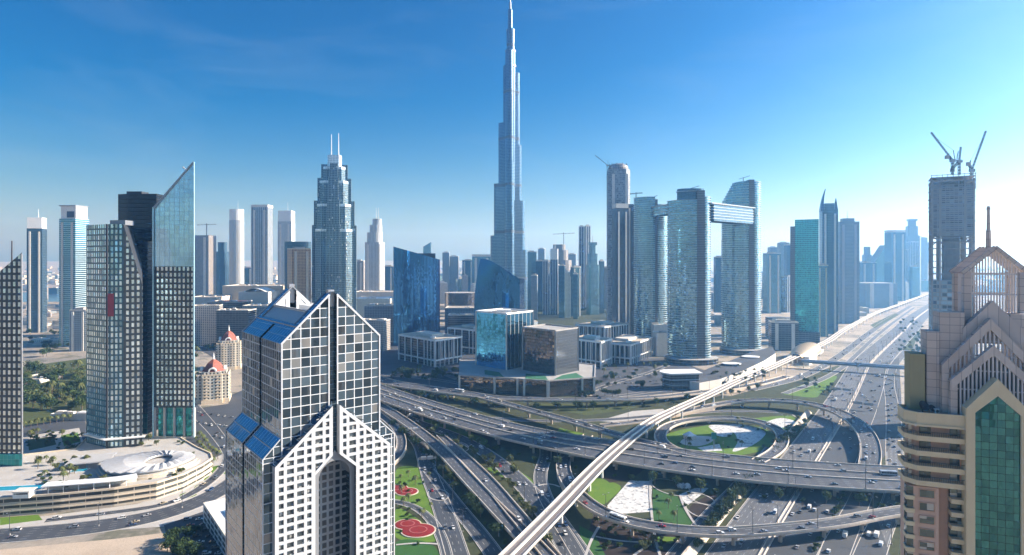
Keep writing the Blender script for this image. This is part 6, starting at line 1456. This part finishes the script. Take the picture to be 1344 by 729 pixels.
grove((780, 880, 478, 512), 34, ['dark', 'round', 'palm'], 'plaza trees', 'turf-roofed podium on the plaza', sc=(.7, 1.2))
grove((760, 815, 519, 522), 12, ['bush', 'dark'], 'flyover shrubs', 'turf-roofed podium along its kerb', sc=(.8, 1.3))
grove(None, 0, ['dark', 'bush', 'round'], 'shrubs on the bank', 'low flyover along the sunlit bank', pts=[(930 + i * 5.2 + R.uniform(-3, 3), 699 - i * 6.6 + R.uniform(-2, 2)) for i in range(13)] + [(1018 + i * 3 + R.uniform(-4, 4), 594 - i * 2.8) for i in range(14)], sc=(.8, 1.3))
grove((640, 676, 604, 622), 10, ['pale', 'bush'], 'shrubs under the broad flyover', 'gabled tower in the small lawn', sc=(.7, 1.1))
grove((1040, 1090, 498, 517), 9, ['round', 'bush'], 'shrubs in the wedge lawn', 'hook ramp in the wedge lawn', sc=(.7, 1.1))
grove((1180, 1212, 418, 466), 40, ['pale', 'round'], 'verge trees of the motorway', 'footbridge along the far verge', sc=(.8, 1.2))
grove((1085, 1096, 505, 520), 8, ['round', 'bush'], 'shrubs beside the motorway wall', 'wedge lawn beside the motorway', sc=(.6, .9))
grove((925, 1008, 488, 500), 10, ['pale', 'palm'], 'podium planting', 'glazed pavilion on the white podium', z=10.5, sc=(.5, .8))
grove((935, 1008, 482, 497), 14, ['dark', 'palm', 'pale'], 'podium planting', 'linked towers on the white podium', z=11, sc=(.6, .9))
grove((48, 128, 604, 636), 26, ['pale', 'bush', 'palm', 'bush'], 'deck garden', 'dark edge tower in the deck garden', z=12, sc=(.6, 1.0))
grove((150, 250, 578, 588), 10, ['bush', 'pale'], 'deck garden', 'folded tower behind the oval roof', z=12, sc=(.6, .9))

def along(road, where, group, o, gap, kinds, y0, y1, sc=(.7, 1.1)):
    p = ROADS[road]; d, i = gap / 2, 0
    while d < p.L:
        q, hd, w_ = p.at(d); q, hd, w_ = p.at(d, o(w_) + R.uniform(-1.2, 1.2))
        if y0 < q.y < y1: k_ = R.choice(kinds); plant(k_, (q.x, q.y, 0), f'{KIND[k_]}, {nth(i)} from the {where}', group, R.uniform(*sc)); i += 1
        d += gap * R.uniform(.6, 1.4)
along('sweep', 'broad flyover beside the sweeping road', 'roadside planting', lambda w_: w_ / 2 + 4, 11, ['bush', 'bush', 'pale'], 360, 600)
along('sunlit', 'gabled tower below the sunlit ramp wall', 'roadside planting', lambda w_: w_ / 2 + 4.5, 9, ['bush', 'dark'], 360, 620)
along('main', 'gabled tower in the shade of the broad flyover', 'roadside planting', lambda w_: w_ / 2 + 7, 13, ['bush', 'bush', 'round'], 380, 640, (.8, 1.4))
along('service', 'lower edge beside the service road', 'roadside planting', lambda w_: w_ / 2 + 4, 8, ['bush', 'dark'], 350, 560)
along('top', 'gabled tower before the back flyover', 'roadside planting', lambda w_: w_ / 2 + 8, 18, ['round', 'dark', 'bush'], 560, 800, (.8, 1.3))
along('collector', 'lower edge beside the collector road', 'roadside planting', lambda w_: -w_ / 2 - 3, 8, ['bush'], 350, 520)
grove((590, 640, 432, 470), 22, ['dark', 'round'], 'trees behind the mirror block', 'half-hidden office towards the mirror block', sc=(1.1, 1.7))
grove((765, 880, 425, 445), 26, ['dark', 'round'], 'trees behind the white-framed offices', 'dark cube behind the offices', sc=(1.2, 1.8))
grove((232, 300, 440, 466), 22, ['round', 'dark', 'palm'], 'avenue trees', 'blade tower along the avenue', sc=(1.0, 1.6))
grove((226, 262, 470, 520), 12, ['round', 'dark'], 'trees by the cream blocks', 'blade tower beside the cream blocks', sc=(.9, 1.3))
grove((38, 112, 432, 470), 26, ['round', 'pale', 'dark'], 'trees beyond the park', 'dark edge tower beyond the park', sc=(1.2, 2.0))
grove((858, 905, 645, 688), 8, ['palm', 'bush'], 'garden shrubs', 'gravel bed on the deep green lawn', sc=(.6, .9))
grove((782, 835, 684, 725), 16, ['bush'], 'garden shrubs', 'viaduct in the dark shrub bed', sc=(.6, 1.0))
grove((840, 892, 700, 727), 14, ['bush', 'pale'], 'garden shrubs', 'path crossing in the dark shrub bed', sc=(.6, 1.0))
grove((878, 1012, 556, 592), 18, ['bush', 'bush', 'palm'], 'loop garden shrubs', 'viaduct inside the oval loop', sc=(.6, .9))
grove((524, 566, 620, 725), 22, ['bush', 'palm', 'bush'], 'lawn shrubs', 'gabled tower on the flower lawns', sc=(.5, .9))
grove((1032, 1056, 546, 575), 10, ['bush', 'palm'], 'loop garden shrubs', 'oval loop towards the motorway', sc=(.6, .9))
# ---------------------------------------------------------------- vehicles
PAINT = {'white': (.72, .72, .70), 'silver': (.42, .43, .45), 'dark': (.022, .023, .027), 'grey': (.14, .145, .15), 'red': (.35, .02, .02), 'blue': (.03, .07, .17), 'sand': (.50, .42, .28)}
for c_, v_ in PAINT.items():
    t = NT('paint_' + c_); M['paint_' + c_] = t.out(v_, .28, .15 if c_ in ('silver', 'grey') else 0); t.b.inputs['Coat Weight'].default_value = .5
M['glass_car'] = plain('car_glass', (.012, .014, .018), .08, var=.05); M['rubber'] = plain('tyre_rubber', (.015, .015, .015), .8)
M['lampw'] = plain('headlamp_lens', (.6, .6, .58), .2, var=.02); M['lampr'] = plain('tail_lamp_lens', (.30, .01, .01), .3, var=.02)
def slab_profile(b, prof, w0, w1=None, m=0):           # side outline drawn out across the width
    w1 = w1 or w0; n = len(prof)
    b.loft([[(x, -w0 / 2 if i < 0 else 0, z) for i, (x, z) in enumerate(prof)]] and [[(x, -w0(x, z) / 2, z) for x, z in prof], [(x, w0(x, z) / 2, z) for x, z in prof]], m)
    b.f.append(tuple(len(b.v) - 2 * n + i for i in reversed(range(n)))); b.mi.append(m); b.uv.extend([(0, 0)] * n); b.ed.extend([(9, 9)] * n)
def make_vehicle(kind, col, detail):
    L, Wd, Hh = {'saloon': (4.7, 1.85, 1.45), 'suv': (4.9, 1.98, 1.85), 'van': (5.4, 2.0, 2.3), 'truck': (7.5, 2.4, 3.1), 'bus': (12, 2.55, 3.2)}[kind]
    T = thing({'saloon': 'saloon_car', 'suv': 'suv', 'van': 'van', 'truck': 'box_truck', 'bus': 'coach_bus'}[kind], 'x', {'saloon': 'car', 'suv': 'car', 'van': 'van', 'truck': 'truck', 'bus': 'bus'}[kind]); pm = 'paint_' + col; h2 = L / 2
    body, glass = MB(), MB()
    if kind in ('saloon', 'suv'):
        b0 = .3; sh = Hh * .58; lo = [(-h2, b0 + .15), (h2, b0 + .1), (h2, sh * .82), (h2 - .25, sh * .92), (h2 * .32, sh), (-h2 + (.75 if kind == 'saloon' else .1), sh), (-h2 + .05, sh * .95)]
        slab_profile(body, lo, lambda x, z: Wd * (1 - .10 * (abs(x) / h2) ** 4))
        r0, r1 = (-h2 + .75, h2 * .34) if kind == 'saloon' else (-h2 + .12, h2 * .38); q0, q1 = (r0 + .75, r1 - .85) if kind == 'saloon' else (r0 + .35, r1 - .75)
        slab_profile(glass, [(r0, sh + .002), (r1, sh + .002), (q1, Hh - .06), (q0, Hh - .06)], lambda x, z: Wd * (.93 if z < sh + .1 else .78))
        body.loft([[(q0 - .08, -Wd * .385, Hh - .058), (q1 + .08, -Wd * .385, Hh - .058), (q1 + .08, Wd * .385, Hh - .058), (q0 - .08, Wd * .385, Hh - .058)], [(q0, -Wd * .36, Hh), (q1, -Wd * .36, Hh), (q1, Wd * .36, Hh), (q0, Wd * .36, Hh)]])
        for y in (-1, 1): body.obox((q0 + (q1 - q0) * .45, y * Wd * .39, Hh - .06), (q0 + (q1 - q0) * .42, y * Wd * .463, sh), .12, .05)
    elif kind == 'van':
        slab_profile(body, [(-h2, .35), (h2, .35), (h2, 1.0), (h2 - .5, 1.2), (h2 - 1.2, Hh - .05), (h2 - 1.5, Hh), (-h2 + .05, Hh), (-h2, Hh - .1)], lambda x, z: Wd * (.93 if z > 1.6 else 1))
        glass.box(h2 - 2.3, -Wd * .5 - .004, 1.25, h2 - 1.3, Wd * .5 + .004, 1.85); glass.obox((h2 - .52, 0, 1.26), (h2 - 1.12, 0, Hh - .25), Wd * .85, .05)
    elif kind == 'truck':
        slab_profile(body, [(h2 - 1.9, .5), (h2, .5), (h2, 1.4), (h2 - .3, 2.2), (h2 - 1.9, 2.3)], lambda x, z: Wd * .92)
        glass.box(h2 - .24, -Wd * .4, 1.45, h2 + .01, Wd * .4, 2.05); glass.box(h2 - 1.3, -Wd * .465, 1.4, h2 - .5, Wd * .465, 2.0)
        body.box(-h2, -Wd / 2, .9, h2 - 2.05, Wd / 2, Hh); body.box(-h2 + .1, -.5, .55, h2 - 1.9, .5, .9)
    else:
        slab_profile(body, [(-h2, .4), (h2, .4), (h2, 1.2), (h2 - .15, Hh - .25), (h2 - .45, Hh), (-h2 + .2, Hh), (-h2, Hh - .2)], lambda x, z: Wd)
        for i in range(6): glass.box(-h2 + .5 + i * 1.8, -Wd / 2 - .012, 1.4, -h2 + 2.2 + i * 1.8, Wd / 2 + .012, 2.5)
        glass.box(h2 - .2, -Wd * .46, 1.1, h2 + .012, Wd * .46, 2.7)
        body.box(-2.5, -.8, Hh, .5, .8, Hh + .22)
    body.build('body', pm, T)
    gl = glass.build('windows', 'glass_car', T)
    if detail:
        r = .33 if kind in ('saloon', 'suv', 'van') else .48
        for x in (-h2 + .9, h2 - .95):
            for y in (-1, 1): wb = MB(); wb.tube((x, y * (Wd / 2 - .2), r), (x, y * (Wd / 2 + .02), r), r, r, 12); wb.build('wheel', 'rubber', T)
        for y in (-1, 1):
            MB().box(h2 - .06, y * Wd * .34 - .2, .62, h2 + .02, y * Wd * .34 + .2, .8).build('headlight', 'lampw', T); MB().box(-h2 - .02, y * Wd * .36 - .17, .7, -h2 + .06, y * Wd * .36 + .17, .9).build('tail_light', 'lampr', T)
    return T
VP, vused = {}, set()
def vehicle(kind, col, p, hd, label, group, detail=True):
    key = (kind, col, detail)
    if key not in VP: T = make_vehicle(*key); VP[key] = T; T.location, T.rotation_euler, = p, (0, 0, hd); T['label'] = label; T['group'] = group; return T
    return dup(VP[key], p, hd, label, None, group)
NAMES = {'saloon': 'saloon car', 'suv': 'SUV', 'van': 'van', 'truck': 'box truck', 'bus': 'coach'}
COLS = ['white'] * 9 + ['silver'] * 4 + ['dark'] * 4 + ['grey'] * 2 + ['red', 'blue', 'sand']
def traffic(road, where, y0, y1, gap, lanes, detail=True, end='gabled tower', jit=.5, rev=None):
    """Cars along a road between two depths; lanes = (offset, direction)."""
    p = ROADS[road]; spots = []
    for off_, sg in lanes:
        d = R.uniform(0, gap)
        while d < p.L:
            q, hd, w_ = p.at(d, off_ * 1.0)
            if y0 < q.y < y1 and abs(off_) < w_ / 2 - 1.2 and 0 < CX + q.x / q.y * F < 1344: spots.append((d, q + Vector((0, 0, p.dz + .012)), hd if sg > 0 else hd + PI))
            d += gap * R.uniform(.45, 1.6)
    spots.sort(key=lambda s_: s_[0] if not rev else -s_[0])
    count = {}
    for d, q, hd in spots:
        kind = R.choices(['saloon', 'suv', 'van', 'truck'], [10, 7, 1.1, .35])[0]; col = R.choice(COLS) if kind in ('saloon', 'suv') else 'white'
        k_ = (kind, col); i = count.get(k_, 0); count[k_] = i + 1
        vehicle(kind, col, q, hd, f'{nth(i)} {col} {NAMES[kind]} from the {end} {where}', 'vehicles ' + where, detail)
traffic('main', 'on the broad flyover', 300, 900, 78, [(-23, -1), (-19, -1), (-9.5, -1), (-5.5, -1), (-1.8, -1), (9, 1), (12.6, 1), (16.2, 1), (20, 1)])
traffic('top', 'on the back flyover', 300, 900, 60, [(-3.5, -1), (3.5, 1)])
traffic('branch', 'on the branching ramp', 300, 900, 42, [(-2, 1), (2, 1)])
traffic('hook', 'on the hook ramp', 480, 900, 34, [(-3, 1), (2.8, 1)], end='viaduct')
traffic('low', 'on the low flyover', 300, 600, 40, [(-2, -1), (2, -1)], end='viaduct', rev=True)
traffic('loop', 'on the oval loop', 300, 900, 90, [(0, 1)], end='broad flyover')
traffic('sweep', 'on the sweeping road', 330, 800, 75, [(-2, 1), (3, 1)])
traffic('twin', 'on the short pale ramp', 330, 800, 70, [(1, 1)])
traffic('fork', 'on the forked road', 330, 640, 80, [(-1.8, 1)])
traffic('inner', 'on the inner road', 330, 700, 60, [(-2.5, 1), (2.5, 1)])
traffic('underpass', 'on the curved underpass road', 330, 560, 34, [(-2, 1), (2, 1)], end='broad flyover')
traffic('motorway_near', 'on the near motorway side', 330, 900, 78, [(-10, 1), (-6.3, 1), (-2.6, 1), (1.1, 1), (4.8, 1), (8.5, 1)], end='lower edge')
traffic('motorway_far', 'on the city motorway side', 330, 900, 84, [(-10, -1), (-6.3, -1), (-2.6, -1), (1.1, -1), (4.8, -1), (8.5, -1)], end='lower edge')
traffic('frontage', 'on the frontage road', 330, 900, 40, [(-4, 1), (0, 1), (3.6, 1)], end='lower edge')
traffic('collector', 'on the collector road', 330, 480, 45, [(-3, 1), (1.5, 1)], end='lower edge')
traffic('boulevard', 'on the boulevard below the podium', 330, 560, 55, [(-7, -1), (-3, -1), (4, 1), (8, 1)], end='picture edge')
traffic('podium_street', 'on the podium street', 380, 760, 40, [(-1.5, 1), (1.8, -1)], end='picture edge')
traffic('motorway_near', 'on the near side beyond it', 960, 1700, 90, [(-8, 1), (-2.6, 1), (2, 1), (8, 1)], False, end='footbridge')
traffic('motorway_far', 'on the city side beyond it', 960, 1700, 100, [(-8, -1), (-2.6, -1), (2, -1), (8, -1)], False, end='footbridge')
traffic('slip_far', 'on the slip road beside the viaduct', 800, 1400, 70, [(-4, 1), (1, 1), (4, 1)], False, end='hook ramp')
q, hd, _w = ROADS['low'].at(min(ROADS['low'].s, key=lambda s_: abs(ROADS['low'].at(s_)[0].x - DX(815, 376))), -1.5)
vehicle('bus', 'white', q + Vector((0, 0, .035)), hd + PI, 'white coach driving along the low flyover near the viaduct', None); 
q, hd, _w = ROADS['main'].at(min(ROADS['main'].s, key=lambda s_: abs(ROADS['main'].at(s_)[0].x - DX(1165, 455))), -7.4)
vehicle('bus', 'silver', q + Vector((0, 0, .035)), hd + PI, 'silver coach on the broad flyover near the beige tower', None)
q, hd, _w = ROADS['top'].at(min(ROADS['top'].s, key=lambda s_: abs(ROADS['top'].at(s_)[0].x - DX(600, 728))), -6)
vehicle('bus', 'white', q + Vector((0, 0, .035)), hd, 'white coach on the back flyover below the open-floored office', None)
for i in range(14):                                    # parked beside the white parking building
    p = W(246 + (i % 7) * 4.2 + (i // 7) * 16, 683 + (i % 7) * 7.5); c_ = R.choice(['dark', 'dark', 'white', 'silver', 'grey', 'red'])
    vehicle('saloon' if i % 3 else 'suv', c_, (p.x, p.y, .25), rad(20), f"{c_} {'saloon car' if i % 3 else 'SUV'} parked {nth(i % 7)} from the boulevard in the {'outer' if i < 7 else 'inner'} row", 'cars parked by the white building')
for i in range(16):                                    # waiting at the crossroads
    p = W(244 + (i % 8) * 8.5, 540 + (i // 8) * 13 + (i % 8) * 1.2); c_ = R.choice(['dark', 'white', 'silver', 'grey', 'white'])
    vehicle('saloon', c_, (p.x, p.y, .25), R.choice([rad(15), rad(105)]), f'{c_} saloon car at the crossroads, {nth(i % 8)} from the blade tower in the {nth(i // 8)} row', 'cars at the crossroads', False)

for i in range(20):                                    # parked on the plaza
    p = W(796 + (i % 10) * 8.2, 497 + (i // 10) * 9 - (i % 10) * .6); c_ = R.choice(['dark', 'white', 'silver', 'grey', 'white'])
    vehicle('saloon', c_, (p.x, p.y, .25), rad(10), f'{c_} saloon car parked on the plaza, {nth(i % 10)} from the turf-roofed podium, {nth(i // 10)} row', 'cars parked on the plaza', False)
# ---------------------------------------------------------------- street lamps and gantries
lp = thing('street_lamp', 'x', 'street lamp', group='street lamps')
MB().tube((0, 0, 0), (0, 0, 14), .22, .13, 8).build('pole', 'pole', lp)
b = MB(); b.tube((0, 0, 13.8), (2.6, 0, 14.5), .09, .07, 6); b.tube((0, 0, 13.8), (-2.6, 0, 14.5), .09, .07, 6); b.build('arm', 'pole', lp)
for s_ in (-1, 1): MB().box(s_ * 2.5 - .55, -.2, 14.4, s_ * 2.5 + .55, .2, 14.62).build('lamp_head', 'steel', lp)
MB().box(-.35, -.35, 0, .35, .35, 1).build('base', 'concrete', lp)
first = [True]
def lamps(road, where, o, gap, y0, y1, dz=.03):
    p = ROADS[road]; d = gap / 2; i = 0
    while d < p.L:
        q, hd, w_ = p.at(d, o if not callable(o) else 0)
        if callable(o): q, hd, w_ = p.at(d, o(w_))
        if y0 < q.y < y1 and -60 < CX + q.x / q.y * F < 1400:
            lab = f'dark street lamp, {nth(i)} from the {where}'; i += 1
            if first[0]: lp.location = q + Vector((0, 0, dz)); lp.rotation_euler.z = hd + PI / 2; lp['label'] = lab; first[0] = False
            else: dup(lp, q + Vector((0, 0, dz)), hd + PI / 2, lab)
        d += gap
lamps('main', 'gabled tower along the near edge of the broad flyover', lambda w_: w_ / 2 - .25, 48, 330, 800, 1.0)
lamps('main', 'gabled tower along the middle barrier of the broad flyover', lambda w_: -.17 * w_, 52, 330, 800, .9)
lamps('low', 'beige tower along the low flyover', lambda w_: -w_ / 2 + .25, 42, 330, 600, 1.0)
lamps('median', 'lower edge along the motorway median', 0, 60, 340, 1500, .1)
lamps('top', 'gabled tower along the back flyover', lambda w_: w_ / 2 - .25, 60, 330, 900, 1.0)
lamps('sweep', 'broad flyover along the sweeping road', lambda w_: w_ / 2 + 1.2, 50, 330, 700, -.1)
lamps('loop', 'viaduct round the oval loop', lambda w_: -w_ / 2 + .25, 62, 330, 900, 1.0)
lamps('boulevard', 'picture edge along the boulevard', 0, 48, 330, 560, .1)
lamps('hook', 'viaduct along the hook ramp', lambda w_: w_ / 2 - .25, 55, 480, 900, 1.0)
lamps('frontage', 'lower edge along the frontage road', lambda w_: w_ / 2 + 1, 55, 340, 900, -.1)
lamps('inner', 'bend ramp along the inner road', lambda w_: -w_ / 2 - 1, 42, 340, 700, -.1)
def gantry(road, yy, label):
    p = ROADS[road]; s_ = min(p.s, key=lambda t_: abs(p.at(t_)[0].y - yy)); q, hd, w_ = p.at(s_)
    T = thing('sign_gantry', label, 'sign gantry', (q.x, q.y, q.z), hd, 'overhead sign gantries'); hw = w_ / 2 + 1.2
    for y in (-hw, hw): MB().tube((0, y, -.1), (0, y, 7.4), .3, .25).build('post', 'steel', T)
    truss((0, -hw, 7), (0, hw, 7), .5, 9, .1).build('beam', 'steel', T)
    for y in (-w_ * .22, w_ * .22): MB().box(-.7, y - w_ * .18, 5.6, -.55, y + w_ * .18, 8.6).build('sign_panel', 'hood', T)
gantry('inner', 500, 'grey overhead sign gantry over the inner road, nearer the flower lawns'); gantry('inner', 585, 'grey overhead sign gantry over the inner road, nearer the bend ramp')
gantry('motorway_near', 690, 'grey overhead sign gantry over the near motorway side'); gantry('motorway_far', 760, 'grey overhead sign gantry over the city motorway side')
gantry('sweep', 640, 'grey overhead sign gantry over the sweeping road, under the broad flyover')
# garden pieces
p = W(905, 576); T = thing('garden_pavilion', 'small pale pyramid-roofed pavilion inside the oval loop', 'pavilion', (p.x, p.y, 0), .4)
MB().box(-4, -4, 0, 4, 4, 3.4).build('wall', 'offwhite', T); MB().loft([at(rect(9.5, 9.5), 3.4), at(rect(.4, .4), 7)]).build('roof', 'white', T)
p = W(897, 639); T = thing('rock_feature', 'pale rockery mound in the dark round bed below the broad flyover', 'rockery', (p.x, p.y, 0))
for i in range(9):
    a = i * .7; rr = R.uniform(1.2, 2.6); x, y = 3.4 * math.cos(a) * (i > 0), 2.6 * math.sin(a) * (i > 0)
    MB().loft([at(ell(x, y, rr * k_, rr * k_ * .8, 7, a), z_) for k_, z_ in ((1, 0), (1.05, rr * .5), (.7, rr * 1.05), (.2, rr * 1.3))]).build('rock', 'pebble', T)
p = W(937, 590); T = thing('advert_pylon', 'slim turquoise advertising pylon beside the oval loop', 'pylon', (p.x, p.y, 0))
MB().box(-.5, -.3, 0, .5, .3, 12).build('post', 'steel', T); MB().box(-2.2, -.4, 9, 2.2, .4, 15).build('panel', 'teal_panel', T)
# ---------------------------------------------------------------- the hazy air
hz = MB().box(-9000, -600, -1, 11000, 16000, 850).build('haze', 'white'); struct(hz, 'stuff')
hm = bpy.data.materials.new('haze_air'); hm.use_nodes = True; n = hm.node_tree; n.nodes.clear()
vo = n.nodes.new('ShaderNodeVolumePrincipled'); vo.inputs['Color'].default_value = (.22, .55, 1, 1); vo.inputs['Absorption Color'].default_value = (1, 1, 1, 1); vo.inputs['Density'].default_value = 1.4e-4; vo.inputs['Anisotropy'].default_value = .62
mo = n.nodes.new('ShaderNodeOutputMaterial'); n.links.new(vo.outputs[0], mo.inputs['Volume'])
hz.data.materials.clear(); hz.data.materials.append(hm); hz.hide_select = True; hz.display_type = 'WIRE'
